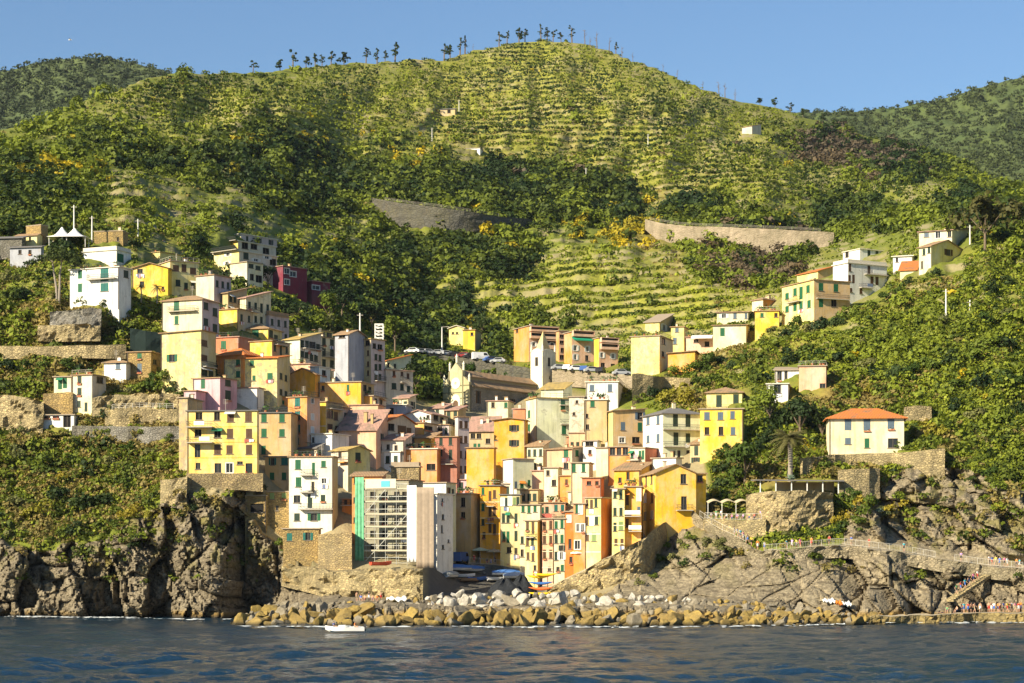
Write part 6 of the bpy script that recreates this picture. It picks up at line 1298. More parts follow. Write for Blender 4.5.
def pavilion():
    Y = D(800, 505) - 1; o = at(760, 492, Y); L = 78 / F * Y; h = 11 / F * Y; root = empty('pavilion', o, 0, 'open flat roofed pavilion on the stone bastion', 'pavilion')
    g = MB(); solid(g, [[(-1, -1, h + .25), (L + 1, -1, h + .1), (L + 1, 6, h + .4), (-1, 6, h + .5)]], .22); g.build('roof', [M_SLATE], root)
    for i in range(6):
        p = MB(); p.bar((L * i / 5, -.4, -.3), (L * i / 5, -.4, h + .1), .18); p.build('post', [M_FRAME], root)
    g = MB(); wall_face(g, Vector((L * .25, 4.5, 0)), Vector((1, 0, 0)), L * .75, -.5, h, [(L * .3, .3, 2.4, h - .6), (L * .55, .3, 2.0, h - .6)]); g.build('wall', [wallmat('TN')], root)
    q = MB(); w0 = at(766, 498, Y - .8) - o; q.box(w0.x - 1.1, w0.x + .9, w0.y, w0.y + .8, w0.z - .6, w0.z + 1.1, 0); q.box(w0.x - .6, w0.x + .5, w0.y - .03, w0.y, w0.z - .3, w0.z + .8, 1)
    q.build('cooling_unit', [M_WHITE, M_GLASS], root); RECTS.append((757, 842, 478, 494, Y))
pavilion()

# ------------------------------------------------------------------ boats, kayaks, cars
def hull(m, L, W, H, mi=0, mi2=1):
    rg = []; k = 9
    for i in range(k):
        f = i / (k - 1); w = W / 2 * (math.sin(math.pi * min(1, f * .62 + .28)) ** .8 if f < .98 else .04); w = W / 2 * max(.05, (1 - max(0, (f - .45) / .55) ** 2.2)) * (.82 + .18 * min(1, f * 3))
        x = -L / 2 + L * f; kz = .10 * H + .5 * H * max(0, (f - .75) / .25) ** 2; tz = H * (1 + .28 * max(0, (f - .5) / .5) ** 2)
        rg.append([Vector((x, -w, tz)), Vector((x, -w * .8, kz + .25 * H)), Vector((x, 0, kz)), Vector((x, w * .8, kz + .25 * H)), Vector((x, w, tz)), Vector((x, w * .82, tz - .04)), Vector((x, 0, tz - H * .45)), Vector((x, -w * .82, tz - .04))])
    m.rings(rg, mi)
def rowboat(px, py, label, col, rz, L=4.6, cover=None, Y=None, name='rowing_boat', group='boats pulled up on the harbour slip', lift=0):
    Y = Y or D(px, py) - .5; o = at(px, py, Y); root = empty(name, o, rz, label, 'boat', group)
    m = MB(); hull(m, L, L * .36, .75); m.build('hull', [plain('boat_' + col, dict(w=(.7,.7,.68), u=(.05,.14,.42), g=(.1,.3,.22), r=(.5,.08,.04), y=(.8,.5,.03), b=(.25,.16,.09))[col], .5)], root)
    for x in (-.8, .7):
        s_ = MB(); s_.box(x - .14, x + .14, -L * .15, L * .15, .5, .55); s_.build('thwart', [plain('boat_wood', (.3,.18,.08), .7)], root)
    if cover:
        c = MB(); rg = []
        for f in (0, .15, .4, .7, .92, 1):
            x = -L * .5 + L * f; w = L * .2 * (1 - max(0, (f - .5) / .5) ** 2 * .8); hz = 1.0 + .35 * math.sin(math.pi * f)
            rg.append([Vector((x, -w, .62)), Vector((x, -w * .6, hz * .9)), Vector((x, 0, hz)), Vector((x, w * .6, hz * .9)), Vector((x, w, .62))])
        c.rings(rg); c.build('cover', [plain('cover_' + cover, dict(u=(.06,.16,.42), l=(.22,.32,.50), g=(.3,.32,.32))[cover], .8)], root)
    return root
rowboat(456, 571, 'rowing boat under a bright blue cover nearest the tarpaulin', 'w', .2, 6, 'u'); rowboat(469, 572, 'rowing boat under a blue cover in the middle of the slip', 'w', .1, 6, 'u')
rowboat(509, 576, 'boat under a blue cover beside the black net heap', 'w', .1, 6.5, 'u'); rowboat(500, 581, 'pale open boat below the restaurant terrace', 'w', .3, 5)
rowboat(462, 578, 'white open boat on the lower slip', 'w', .15, 5); rowboat(470, 582, 'brown wooden rowing boat low on the slip', 'b', .5, 4.4); rowboat(478, 581, 'small blue and white boat beside the brown one', 'u', .6, 4); rowboat(452, 578, 'white boat under a grey cover at the foot of the tall white house', 'w', 1.1, 5, 'g'); rowboat(516, 579, 'boat under a pale blue cover at the head of the net heap', 'w', .1, 4.8, 'l')
def kayak(px, py, col, label):
    Y = D(px, 598) - 1.5; o = at(px, py, Y); m = MB(); rg = []
    for i in range(11):
        f = i / 10; r = .36 * math.sin(math.pi * min(.985, max(.015, f))) ** .7; x = -2.2 + 4.4 * f; bend = .3 * (2 * f - 1) ** 2
        rg.append([Vector((x, math.cos(t) * r, math.sin(t) * r * .75 + bend)) for t in [2 * math.pi * j / 8 for j in range(8)]])
    m.rings(rg); tag(m.build('kayak', [plain('kayak_' + col, dict(y=(.85,.55,.02), u=(.05,.16,.45), r=(.75,.16,.04))[col], .4)], None, o, True), label, 'kayak', 'kayaks stacked by the quay'); m = None
    r = MB(); return o
kayak(539, 577, 'y', 'yellow kayak at the top left of the kayak stack'); kayak(545, 575, 'y', 'yellow kayak lying highest on the kayak stack'); kayak(541, 583.5, 'u', 'blue kayak in the middle of the kayak stack'); kayak(541, 589, 'r', 'red kayak under the blue one'); kayak(540, 594, 'y', 'yellow kayak at the bottom of the kayak stack')
def kayak_rack():
    Y = D(541, 598) - 1.5; o = at(541, 601, Y); m = MB(); z = 28 / F * Y
    for x in (-1.2, 1.2):
        m.bar((x, .6, -1), (x, .6, z), .12)
        for k in range(5): m.bar((x, -.5, z * (.12 + .2 * k)), (x, .6, z * (.12 + .2 * k)), .08)
    tag(m.build('kayak_rack', [M_IRON], None, o), 'dark steel rack holding the stacked kayaks', 'rack')
kayak_rack()
def netheap():
    for px, py, w, h, lb in ((505, 599, 7, 3.4, 'broad black heap of nets and gear on the slip'), (522, 598, 5, 3.8, 'tall dark tarpaulin heap left of the kayaks')):
        Y = D(px, py) - 2; o = at(px, py, Y); k = 18; rg = []
        for j in range(7):
            f = j / 6; rg.append([Vector((math.cos(t) * w / 2 * (1 - f ** 2.2 * .9) * (1 + .2 * math.sin(3 * t + j)), math.sin(t) * w / 3 * (1 - f ** 2) * (1 + .15 * math.cos(2 * t + j)), h * f * (1 + .12 * math.sin(5 * t)))) for t in [2 * math.pi * i / k for i in range(k)]])
        m = MB(); m.rings(rg); tag(m.build('net_heap', [plain('black_net', (.02,.022,.025), .9, 0, .5)], None, o), lb, 'net heap')
netheap()
def motorboat():
    Y = CAMH * F / (632 - HOR); o = at(345, 632, Y); o.z = -.15; root = empty('motorboat', o, math.pi, 'small white motorboat with passengers on the dark sea', 'boat')
    m = MB(); hull(m, 5.6, 1.9, .85); m.build('hull', [M_WHITE], root)
    c = MB(); c.box(-.1, .9, -.45, .45, .5, 1.15); c.build('console', [M_FRAME], root)
    w = MB(); w.poly([(.9, -.45, 1.15), (.9, .45, 1.15), (.7, .4, 1.6), (.7, -.4, 1.6)]); w.build('windscreen', [M_GLASS], root)
    e = MB(); e.box(-3.0, -2.65, -.25, .25, .3, 1.25); e.build('outboard', [M_IRON], root)
    return root
MOTORBOAT = motorboat()
CARP = {}
def car(p, rz, label, col, van=False):
    key = (col, van)
    root = empty('parked_van' if van else 'parked_car', p, rz, label, 'van' if van else 'car', 'vehicles parked along the hillside roads')
    if key not in CARP:
        paint = plain('car_' + col, dict(w=(.72,.72,.72), s=(.38,.39,.4), k=(.03,.03,.035), r=(.35,.03,.03), u=(.06,.12,.32))[col], .3)
        m = MB(); W = .86; pr = [(-2.1,.35),(-2.1,.9),(-1.7,1.0),(-1.2,1.45),(.5,1.45),(1.1,.98),(1.9,.85),(2.1,.6),(2.1,.35)] if not van else [(-2.4,.35),(-2.4,2.1),(1.3,2.15),(1.9,1.25),(2.4,1.05),(2.4,.35)]
        a = [Vector((x, -W, z)) for x, z in pr]; b = [Vector((x, W, z)) for x, z in pr]; m.poly(a); m.poly(b[::-1])
        for i in range(len(pr)): j = (i + 1) % len(pr); m.poly([a[i], b[i], b[j], a[j]])
        body = m.mesh('body', [paint]); g = MB(); 
        for y in (-W - .012, W + .012):
            q = [(-1.3, y, .98), (.95, y, .98), (.42, y, 1.38), (-1.1, y, 1.38)] if not van else [(.5, y, 1.3), (1.75, y, 1.3), (1.25, y, 1.95), (.5, y, 1.95)]
            g.poly(q)
        g.poly([(1.02, -.75, 1.05), (1.02, .75, 1.05), (.56, .7, 1.42), (.56, -.7, 1.42)] if not van else [(1.88, -.75, 1.3), (1.88, .75, 1.3), (1.36, .7, 2.08), (1.36, -.7, 2.08)])
        w = MB(); w.tube([(0, -.1, 0), (0, .1, 0)], .33, 12)
        CARP[key] = (body, g.mesh('car_glass', [M_GLASS]), w.mesh('wheel', [M_IRON]))
    b, g, w = CARP[key]; link('body', b, root); link('car_glass', g, root)
    for x in (-1.3, 1.3):
        for y in (-.8, .8): link('wheel', w, root, (x, y, .33))
for i, (px, col, lb) in enumerate(((412, 'w', 'white car first in the line on the viaduct road'), (420, 's', 'silver car behind the first white one on the viaduct road'), (428, 'w', 'white car just left of the street lamp on the viaduct road'), (437, 's', 'silver car at the street lamp on the viaduct road'), (446, 'w', 'white car below the pale yellow gabled house'), (455, 'k', 'black car below the bright yellow cube house'), (463, 'r', 'red car on the viaduct road'), (471, 'k', 'black car right of the red one'), (491, 'u', 'blue car at the bend before the church tower'), (498, 's', 'silver car last on the viaduct road'))):
    p = on_strip_px('road_low', px, 1.6); car(p, .5 if i % 3 else 2.9, lb, col)
car(on_strip_px('road_low', 481, 1.8), .3, 'white van on the viaduct road below the yellow cube house', 'w', True)
for i, (px, col, lb) in enumerate(((560, 's', 'silver car under the narrow orange stair block'), (568, 'w', 'white car parked beside the bell tower'), (577, 'w', 'white car under the middle orange block'), (585, 'u', 'blue car under the green awning block'), (593, 's', 'silver car between two orange blocks'), (601, 'k', 'black car under the right orange block'), (622, 's', 'silver car right of the orange blocks'))):
    p = on_strip_px('park', px, 1.8); car(p, 1.3 if i % 2 else .2, lb, col, False)
p = at(461, 563, D(461, 563) - 1); car(p, 1.2, 'blue van parked in the shade of the harbour alley', 'u', True)

# ------------------------------------------------------------------ poles
def pole(px, y0, y1, label, lamp=True, mat=None, Y=None):
    Y = Y or D(px, y1); o = at(px, y1, Y); h = (y1 - y0) / F * Y; root = empty('street_lamp' if lamp else 'utility_pole', o, 0, label, 'street lamp' if lamp else 'pole')
    m = MB(); m.tube([(0, 0, -1), (0, 0, h)], [.22, .13], 8); m.build('post', [mat or M_FRAME], root)
    if lamp: q = MB(); q.bar((0, 0, h), (1.4, 0, h + .1), .1); q.box(1.1, 1.9, -.15, .15, h, h + .15); q.build('lamp_head', [M_CONC], root)
    else: q = MB(); q.bar((-.7, 0, h - .5), (.7, 0, h - .5), .12); q.build('crossarm', [M_CONC], root)
pole(442, 327, 355, 'tall white street lamp on the viaduct road', Y=D(442, 362) + .5); pole(74, 205, 245, 'white utility pole beside the party tent', False); pole(92, 216, 240, 'short utility pole right of the party tent', False)
pole(138, 219, 244, 'utility pole above the bright yellow gabled house', False); pole(360, 313, 334, 'thin mast behind the sheeted house', False, Y=D(349, 394) + 14); pole(970, 225, 252, 'grey pole beside the topmost yellow house', False); pole(946, 289, 322, 'pale utility pole in the scrub of the right slope', False)
pole(970, 300, 318, 'short pole on the right slope', False); pole(432, 128, 143, 'utility pole high on the terraces above the white hut', False); pole(459, 100, 112, 'thin pole on the upper terraces', False); pole(648, 134, 150, 'utility pole on the vineyard terraces right of the summit', False); pole(586, 168, 184, 'pole on the terraces above the road wall', False)
# stone huts on the terraces
h_('small pale hut alone on the terraces of the big hill', 'huts on the terraced hill', 'hut', 'hut'); vol(462, 480, 483, 148, 155, 'W', 10, 'F', 's', L=[(476,151.5,2,3,'fn')], chim=0, base=2)
h_('brown shaded hut higher on the terraced hill', 'huts on the terraced hill', 'hut', 'hut'); vol(440, 455, 457, 109, 114, 'TN', 10, 'S', 'k', L=[(449,111.5,3,3,'fn')], chim=0, base=2)
h_('pale ruined hut below the skyline right of the summit', 'huts on the terraced hill', 'hut', 'hut'); vol(742, 752, 761, 126, 137, 'BG', 40, 'S', 't', chim=0, base=2)
# ------------------------------------------------------------------ foliage
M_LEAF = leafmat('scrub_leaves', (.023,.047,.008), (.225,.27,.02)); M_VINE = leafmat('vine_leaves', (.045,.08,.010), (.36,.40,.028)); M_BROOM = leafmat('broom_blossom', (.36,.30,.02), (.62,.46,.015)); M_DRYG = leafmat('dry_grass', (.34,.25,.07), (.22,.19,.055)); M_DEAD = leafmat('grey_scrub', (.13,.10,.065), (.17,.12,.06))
M_BARK = plain('bark', (.16,.12,.08), .95, 0, .3); M_GREYBARK = plain('grey_bark', (.28,.24,.19), .95, 0, .3)
def leaf_cloud(C, RAD, k, size, rng, lump=.35, flat=.15):
    """k leaf faces spread through each of the ellipsoids C (n,3) / RAD (n,3); returns vertices, quads"""
    n = len(C); d = rng.normal(size=(n, k, 3)); d /= np.linalg.norm(d, axis=2, keepdims=True)
    d[..., 2] = np.where(d[..., 2] < -.35, -d[..., 2], d[..., 2])
    ph = rng.uniform(0, 6.28, (n, 1, 3))
    lumpy = 1 + lump * (np.sin(d[..., 0] * 3.3 + ph[..., 0]) * np.sin(d[..., 1] * 3.1 + ph[..., 1]) + .6 * np.sin(d[..., 2] * 5 + d[..., 0] * 2 + ph[..., 2]))
    r = rng.uniform(.35, 1, (n, k)) ** .45 * lumpy
    P = C[:, None, :] + d * r[..., None] * RAD[:, None, :]
    nr = d + rng.normal(size=(n, k, 3)) * .55; nr[..., 2] += .25; nr /= np.linalg.norm(nr, axis=2, keepdims=True)
    t = np.cross(nr, rng.normal(size=(n, k, 3))); t /= np.linalg.norm(t, axis=2, keepdims=True); b = np.cross(nr, t)
    s = (np.asarray(size).reshape(-1, 1) * rng.uniform(.6, 1.3, (n, k)))[..., None] if np.ndim(size) else (size * rng.uniform(.6, 1.3, (n, k)))[..., None]
    asp = rng.uniform(.55, 1.0, (n, k))[..., None]
    V = np.stack([P - t * s - b * s * asp * .4, P + t * s * .3 - b * s * asp, P + t * s + b * s * asp * .5, P - t * s * .4 + b * s * asp], 2)
    V = V.reshape(-1, 3); return V, np.arange(len(V)).reshape(-1, 4)
def free_of_houses(px, py, w, h, Y):
    ok = np.ones(px.shape, bool)
    for (x0, x1, yt, yb, Yb, *soft) in RECTS:
        if soft: hit = (px + w > x0) & (px - w < x1) & (py > yt - 1) & (py - h * .7 < yb) & (py - h * .3 > yt) & (Y < Yb + 3) & (Y > Yb - 6)
        else: hit = (px + w > x0) & (px - w < x1) & (py > yt) & (py - h < yb + 1) & (Y < Yb + 13)
        ok &= ~hit
    return ok
def ground_pt(px, py, lift=0.0):
    Y = Dn(px, py); return np.stack([(px - 512) / F * Y, Y, CAMH + (HOR - py) / F * Y + lift], -1)
def scatter_hill():
    rng = np.random.default_rng(31); n = 106000
    px = rng.uniform(-160, 1184, n); t = rng.uniform(0, 1, n); rid = np.interp(px, RIDGE_PX, RIDGE_PY)
    py = rid + 1 + t * (470 - rid)
    Y = Dn(px, py)
    dark = blobs(DARK, px, py, 22); vine = blobs(VINE, px, py, 21); broom = blobs(BROOM, px, py, 24); dry = blobs(DRY, px, py, 23)
    rough = fbm(px / 9, py / 6, None, 77, 3); big = fbm(px / 40, py / 25, None, 78, 3)
    dens = np.clip(.07 + 1.0 * dark * (1 - .3 * vine) + .30 * (big - .46) * 2 - .45 * vine - .35 * dry + .10 * broom, .012, 1) * np.clip(Y / 700, .45, 1.3)
    inner = (px > 190) & (px < 700) & (py > np.interp(px, [190, 280, 400, 470, 560, 640, 700], [290, 300, 345, 360, 330, 330, 350])) & ~((px > 405) & (px < 470) & (py < 400)) & ~((px > 480) & (px < 535) & (py < 372)) & ~((px > 240) & (px < 345) & (py < 335))
    gard = (py > 400) | ((px < 190) & (py > 300)) | ((px > 720) & (py > 330))
    dens = np.where(inner, 0, dens); patch = np.clip((fbm(px / 20, py / 13, None, 83, 3) - .42) * 5, 0, 1); dens = np.where(gard & ~inner, np.maximum(dens, np.where((px < 190) & (py > 425), .02 + .36 * patch, .04 + .62 * patch)), dens)
    top = cliff_top(px); dens = np.where(py > top - 4, 0, dens)
    keep = rng.random(n) < dens * .62
    px, py, Y, dark, vine, dry, broom, big = [a[keep] for a in (px, py, Y, dark, vine, dry, broom, big)]
    size = np.where(rng.random(len(px)) < .25 + .5 * dark, rng.uniform(1.5, 3.6, len(px)), rng.uniform(.7, 1.7, len(px))) * np.clip(Y / 650, .62, 1.45)
    size = np.where((Y < 480), size * .8, size)
    ok = free_of_houses(px, py, size / Y * F, size * 2.0 / Y * F, Y)
    px, py, Y, dark, dry, broom, big, size = [a[ok] for a in (px, py, Y, dark, dry, broom, big, size)]
    P, ok = sample(px, py); px, py, Y, dark, dry, broom, big, size, P = [a[ok] for a in (px, py, Y, dark, dry, broom, big, size, P)]
    nn = len(px); tint = np.clip(.70 - .62 * dark + (big - .5) * 1.5 + .2 * ((px > 700) & (py > 240)) + rng.normal(0, .27, nn), 0, 1)
    kind = np.zeros(nn, int)
    kind[(rng.random(nn) < broom * .9)] = 1
    kind[(rng.random(nn) < dry * .45) & (size < 1.6)] = 2
    dead = np.exp(-(((px - 830) / 70) ** 2 + ((py - 155) / 26) ** 2)) + .8 * np.exp(-(((px - 750) / 50) ** 2 + ((py - 268) / 26) ** 2)) + .5 * np.exp(-(((px - 640) / 50) ** 2 + ((py - 160) / 20) ** 2))
    kind[(rng.random(nn) < dead * .75)] = 3
    RADI = np.stack([size, size, size * rng.uniform(.65, 1.05, nn)], -1); RADI[kind == 1] *= .8; RADI[kind == 2] *= [.9, .9, .6]
    C = P.copy(); C[:, 2] += RADI[:, 2] * .45
    names = {0: ('hillside_scrub', M_LEAF, 'dense green scrub and woodland covering the slopes'), 1: ('broom', M_BROOM, 'yellow flowering broom in patches on the terraces'), 2: ('dry_grass', M_DRYG, 'straw coloured dry grass tussocks on the slopes'), 3: ('bare_scrub', M_DEAD, 'grey brown leafless scrub patches')}
    for kd, (nm, mt, lb) in names.items():
        VV, TT = [], []
        for lo, hi, k in ((0, .9, 16), (.9, 1.8, 34), (1.8, 99, 80)):
            s = (kind == kd) & (RADI[:, 0] >= lo) & (RADI[:, 0] < hi)
            if not s.any(): continue
            V, _ = leaf_cloud(C[s], RADI[s], k, RADI[s][:, 0] * (.30 if k < 50 else .21), rng)
            VV.append(V); TT.append(np.repeat(tint[s], k * 4))
        if VV:
            V = np.concatenate(VV); tag(link(nm, np_mesh(nm, V, np.arange(len(V)).reshape(-1, 4), mt, {'tint': np.concatenate(TT)})), lb, 'scrub', kind='stuff')
    print('hill plants', nn)
scatter_hill()

def vine_rows():
    """rows of vines along the edge of each terrace"""
    rng = np.random.default_rng(33); xs, ridge, V = GRID; P = V[150:-3].reshape(-1, 3); fr = GRID_FR[150:-3].reshape(-1); s = (fr > .30) & (fr < .50) & (P[:, 1] > 470); P = P[s]
    px = P[:, 0] / P[:, 1] * F + 512; py = HOR - (P[:, 2] - CAMH) / P[:, 1] * F
    vine = blobs(VINE, px, py, 21); dark = blobs(DARK, px, py, 22)
    s = (rng.random(len(px)) < np.clip(vine * (1 - .8 * dark) * 1.3 - .05, 0, 1)) & ~((px > 205) & (px < 640) & (py > np.interp(px, [190, 280, 400, 470, 560, 640], [290, 300, 340, 330, 322, 325])))
    P, px, py = P[s], px[s], py[s]; ok = free_of_houses(px, py, 2, 4, P[:, 1]); P, px, py = P[ok], px[ok], py[ok]
    m = len(P); rad = np.stack([rng.uniform(.9, 1.9, m), rng.uniform(.5, .9, m), rng.uniform(.6, 1.15, m)], -1) * np.clip(P[:, 1:2] / 800, .7, 1.3)
    C = P.copy(); C[:, 2] += rad[:, 2] * .6
    V, Q = leaf_cloud(C, rad, 9, rad[:, 2] * .55, rng)
    tint = np.clip(fbm(px / 30, py / 16, None, 79, 3) * 1.8 - .62 + .35 * (py > 235) + rng.normal(0, .15, m), 0, 1)  # dark tints: dark foliage, plus the rows' own shade put into colour
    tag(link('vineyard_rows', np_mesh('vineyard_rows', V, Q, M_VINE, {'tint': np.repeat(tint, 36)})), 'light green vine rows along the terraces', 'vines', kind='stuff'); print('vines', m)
vine_rows()

def grass_tufts():
    rng = np.random.default_rng(41); n = 150000
    px = rng.uniform(-140, 1170, n); rid = np.interp(px, RIDGE_PX, RIDGE_PY); py = rid + 2 + rng.uniform(0, 1, n) ** .85 * (545 - rid); top = cliff_top(px); Y = Dn(px, py)
    vil = (px > 186) & (px < 712) & (py > np.interp(px, [185, 200, 330, 440, 560, 700, 720], [470, 320, 330, 400, 372, 430, 510]))
    keep = (py < top) & ~vil & (rng.random(n) < np.where(Y > 600, .16, 1)); px, py, Y = px[keep], py[keep], Y[keep]
    ok = free_of_houses(px, py, 1, 2, Y); px, py = px[ok], py[ok]; P, ok = sample(px, py); P, px, py = P[ok], px[ok], py[ok]; m = len(P)
    dry = blobs(DRY, px, py, 23) + rng.normal(0, .2, m) + .5 * (fbm(px / 20, py / 12, None, 88, 3) - .5); dry = dry + .25 * (px < 190) + .2 * ((px < 190) & (py > 430)); r = rng.uniform(.35, .85, m) * np.clip(P[:, 1] / 560, 1, 1.9); rad = np.stack([r * 1.3, r, r * .7], -1); C = P.copy(); C[:, 2] += r * .2
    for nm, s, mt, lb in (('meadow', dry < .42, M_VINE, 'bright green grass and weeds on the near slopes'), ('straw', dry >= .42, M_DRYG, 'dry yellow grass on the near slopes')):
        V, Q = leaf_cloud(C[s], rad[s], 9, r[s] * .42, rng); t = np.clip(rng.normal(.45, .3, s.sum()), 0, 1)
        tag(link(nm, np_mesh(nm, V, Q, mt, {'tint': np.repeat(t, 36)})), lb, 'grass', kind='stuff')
    print('tufts', m)
grass_tufts()

def far_woods():
    rng = np.random.default_rng(35)
    for V0, lab, mt in ((FARV[0], 'dark wood covering the far left hill', leafmat('far_leaves', (.04,.062,.024), (.075,.10,.034))), (FARV[1], 'mixed wood covering the far right mountain', leafmat('far_leaves_light', (.04,.06,.02), (.10,.125,.03)))):
        P = V0.reshape(-1, 3); P = P[rng.integers(0, len(P), 7500)] + rng.normal(0, 4, (7500, 3)) * [1, 1, .2]
        r = rng.uniform(2.4, 4.6, len(P)); rad = np.stack([r, r, r * .6], -1); C = P.copy(); C[:, 2] += r * .3
        V, Q = leaf_cloud(C, rad, 22, r * .3, rng); t = np.clip(fbm(P[:, 0] / 90, P[:, 2] / 60, None, 5, 3) + rng.normal(0, .12, len(P)), 0, 1)
        tag(link('far_woodland', np_mesh('far_woodland', V, Q, mt, {'tint': np.repeat(t, 88)})), lab, 'woodland', kind='stuff')
far_woods()

def cliff_plants():
    rng = np.random.default_rng(37); n = 10500
    px = rng.uniform(-120, 1140, n); py = rng.uniform(430, 600, n); top = cliff_top(px)
    zone = (px < 262) | (px > 650)
    up = np.clip((top + 8 - py) / 12, 0, 1)
    den = np.where(py < top + 2, .55, np.clip((fbm(px / 14, py / 10, None, 33, 4) - .47) * 4, 0, .55) * np.clip((588 - py) / 45, 0, 1))
    slab = np.exp(-(((px - 720) / 95) ** 2 + ((py - 585) / 26) ** 2)); den = den * (1 - np.clip(slab * 1.4, 0, 1))
    den = np.where((np.abs(py - path_y(px)) < 9) & (px > 690), 0, den)
    keep = (rng.random(n) < den) & zone; px, py = px[keep], py[keep]; Y = Dn(px, py)
    size = rng.uniform(.45, 1.5, len(px)); ok = free_of_houses(px, py, size / Y * F, size * 2 / Y * F, Y); px, py, size = px[ok], py[ok], size[ok]
    P, ok = sample(px, py); P, size, px, py = P[ok], size[ok], px[ok], py[ok]; m = len(P)
    rad = np.stack([size, size, size * rng.uniform(.5, .9, m)], -1); C = P.copy(); C[:, 2] += rad[:, 2] * .35; C[:, 1] -= size * .3
    dry = fbm(px / 22, py / 14, None, 61, 3) + rng.normal(0, .1, m)
    for nm, s, mt, lb in (('cliff_scrub', dry < .56, M_LEAF, 'green scrub clinging to the cliff tops'), ('cliff_grass', dry >= .56, M_DRYG, 'yellow dry grass on the cliff ledges')):
        V, Q = leaf_cloud(C[s], rad[s], 44, rad[s][:, 0] * .24, rng); t = np.clip(rng.normal(.5, .25, s.sum()), 0, 1)
        tag(link(nm, np_mesh(nm, V, Q, mt, {'tint': np.repeat(t, 44 * 4)})), lb, 'scrub', kind='stuff')
    print('cliff plants', m)
cliff_plants()

# ------------------------------------------------------------------ single shrubs, trees and palms
M_LOBJ = leafmat('shrub_leaves', (.04,.08,.01), (.19,.24,.022), 'obj'); M_DARKL = leafmat('dark_tree_leaves', (.02,.042,.010), (.05,.08,.016), 'obj'); M_OLIVE = leafmat('olive_leaves', (.15,.165,.05), (.24,.23,.07), 'obj'); M_YELL = leafmat('yellow_shrub_leaves', (.26,.24,.02), (.42,.32,.03), 'obj'); M_PINE = leafmat('pine_needles', (.03,.055,.012), (.075,.10,.018), 'obj'); M_PALM = leafmat('palm_fronds', (.11,.12,.03), (.2,.17,.06), 'obj')
def proto(kind, i):
    rng = np.random.default_rng(100 + i * 7 + len(kind)); mt = {'round': M_LOBJ, 'dark': M_DARKL, 'olive': M_OLIVE, 'yellow': M_YELL}[kind]
    k = 5; C = rng.normal(0, .42, (k, 3)) * [1, 1, .55]; C[:, 2] += .62; rad = np.repeat(rng.uniform(.42, .68, (k, 1)), 3, 1) * [1, 1, .85]
    V, Q = leaf_cloud(C, rad, 80, .12, rng, .3); return np_mesh('foliage_' + kind, V, Q, mt)
PROTO = {(kd, i): proto(kd, i) for kd in ('round', 'dark', 'olive', 'yellow') for i in range(3)}
LANDMARK = [(100,285,'the white villa'),(50,285,'the umbrella pine'),(150,280,'the bright yellow gabled house'),(185,320,'the cream hipped house'),(75,400,'the narrow white house'),(55,422,'the white garage'),(118,370,'the small white cottage'),(140,365,'the ochre stone cottage'),(165,380,'the peeling yellow house'),(110,430,'the long terrace wall'),(170,450,'the big yellow block'),(20,410,'the big tan stone wall'),(20,350,'the terrace wall with piers'),(20,250,'the dark roofed house'),(40,480,'the left cliff'),(130,500,'the cliff wall'),
  (725,430,'the yellow villa'),(670,395,'the flaked yellow house'),(700,345,'the white awning house'),(735,335,'the cream tan roofed house'),(768,322,'the lemon house'),(815,310,'the pale farmhouse'),(862,290,'the whitewashed house'),(945,260,'the topmost houses'),(798,385,'the pink gable wing'),(865,435,'the orange roofed villa'),(920,440,'the garden wall end'),(790,455,'the tall palm'),(720,480,'the golden end house'),(790,500,'the stone bastion'),(870,490,'the grey rubble wall'),(940,500,'the right headland'),(1000,520,'the far right path'),(740,520,'the cafe terrace'),(900,340,'the right slope path'),(980,300,'the utility pole'),(1000,400,'the right edge of the frame'),
  (290,310,'the maroon houses'),(320,300,'the dark wood'),(420,390,'the church front'),(450,340,'the viaduct road'),(500,350,'the apartment blocks'),(610,350,'the right orange block'),(260,545,'the storehouse'),(330,560,'the low stone house'),(630,560,'the quay wall'),(230,500,'the cream hut')]
ORD = ['first', 'second', 'third', 'fourth', 'fifth', 'sixth', 'seventh', 'eighth', 'ninth', 'tenth', 'eleventh', 'twelfth', 'thirteenth', 'fourteenth', 'fifteenth', 'sixteenth', 'seventeenth', 'eighteenth', 'nineteenth', 'twentieth']
PENDING = []
def name_pending(noun_of):
    groups = {}
    for o, px, py, desc, noun in PENDING:
        L = min(LANDMARK, key=lambda l: (l[0] - px) ** 2 + 1.4 * (l[1] - py) ** 2)
        groups.setdefault((desc, noun, L[2]), []).append((px, py, o))
    for (desc, noun, lm), lst in groups.items():
        lst.sort(key=lambda t: t[0])
        for i, (px, py, o) in enumerate(lst):
            if len(lst) == 1: o['label'] = f'{desc} {noun} near {lm}'
            else: o['label'] = f'{ORD[min(i, 19)]} from left of {desc} {noun}s near {lm}'
    PENDING.clear()
def shrub(px, py, w, kind='round', p=None):
    """shrub w pixels wide with its foot at (px, py)"""
    p = p or hit(px, py)
    if p is None: return
    r = w / 2 / F * p.y; o = bpy.data.objects.new('shrub', PROTO[(kind, rnd.randrange(3))]); COL.objects.link(o); o.location = p - Vector((0, 0, r * .12)); o.rotation_euler.z = rnd.uniform(0, 6.28); o.scale = (r, r, r * rnd.uniform(.8, 1.15))
    o['category'] = 'shrub'; o['group'] = 'shrubs in the gardens and on the cliffs'
    sz = 'small' if w < 9 else 'middling' if w < 16 else 'large'
    PENDING.append((o, px, py, sz + ' ' + {'round': 'bright green', 'dark': 'dark green', 'olive': 'olive green', 'yellow': 'yellow'}[kind], 'shrub')); return o
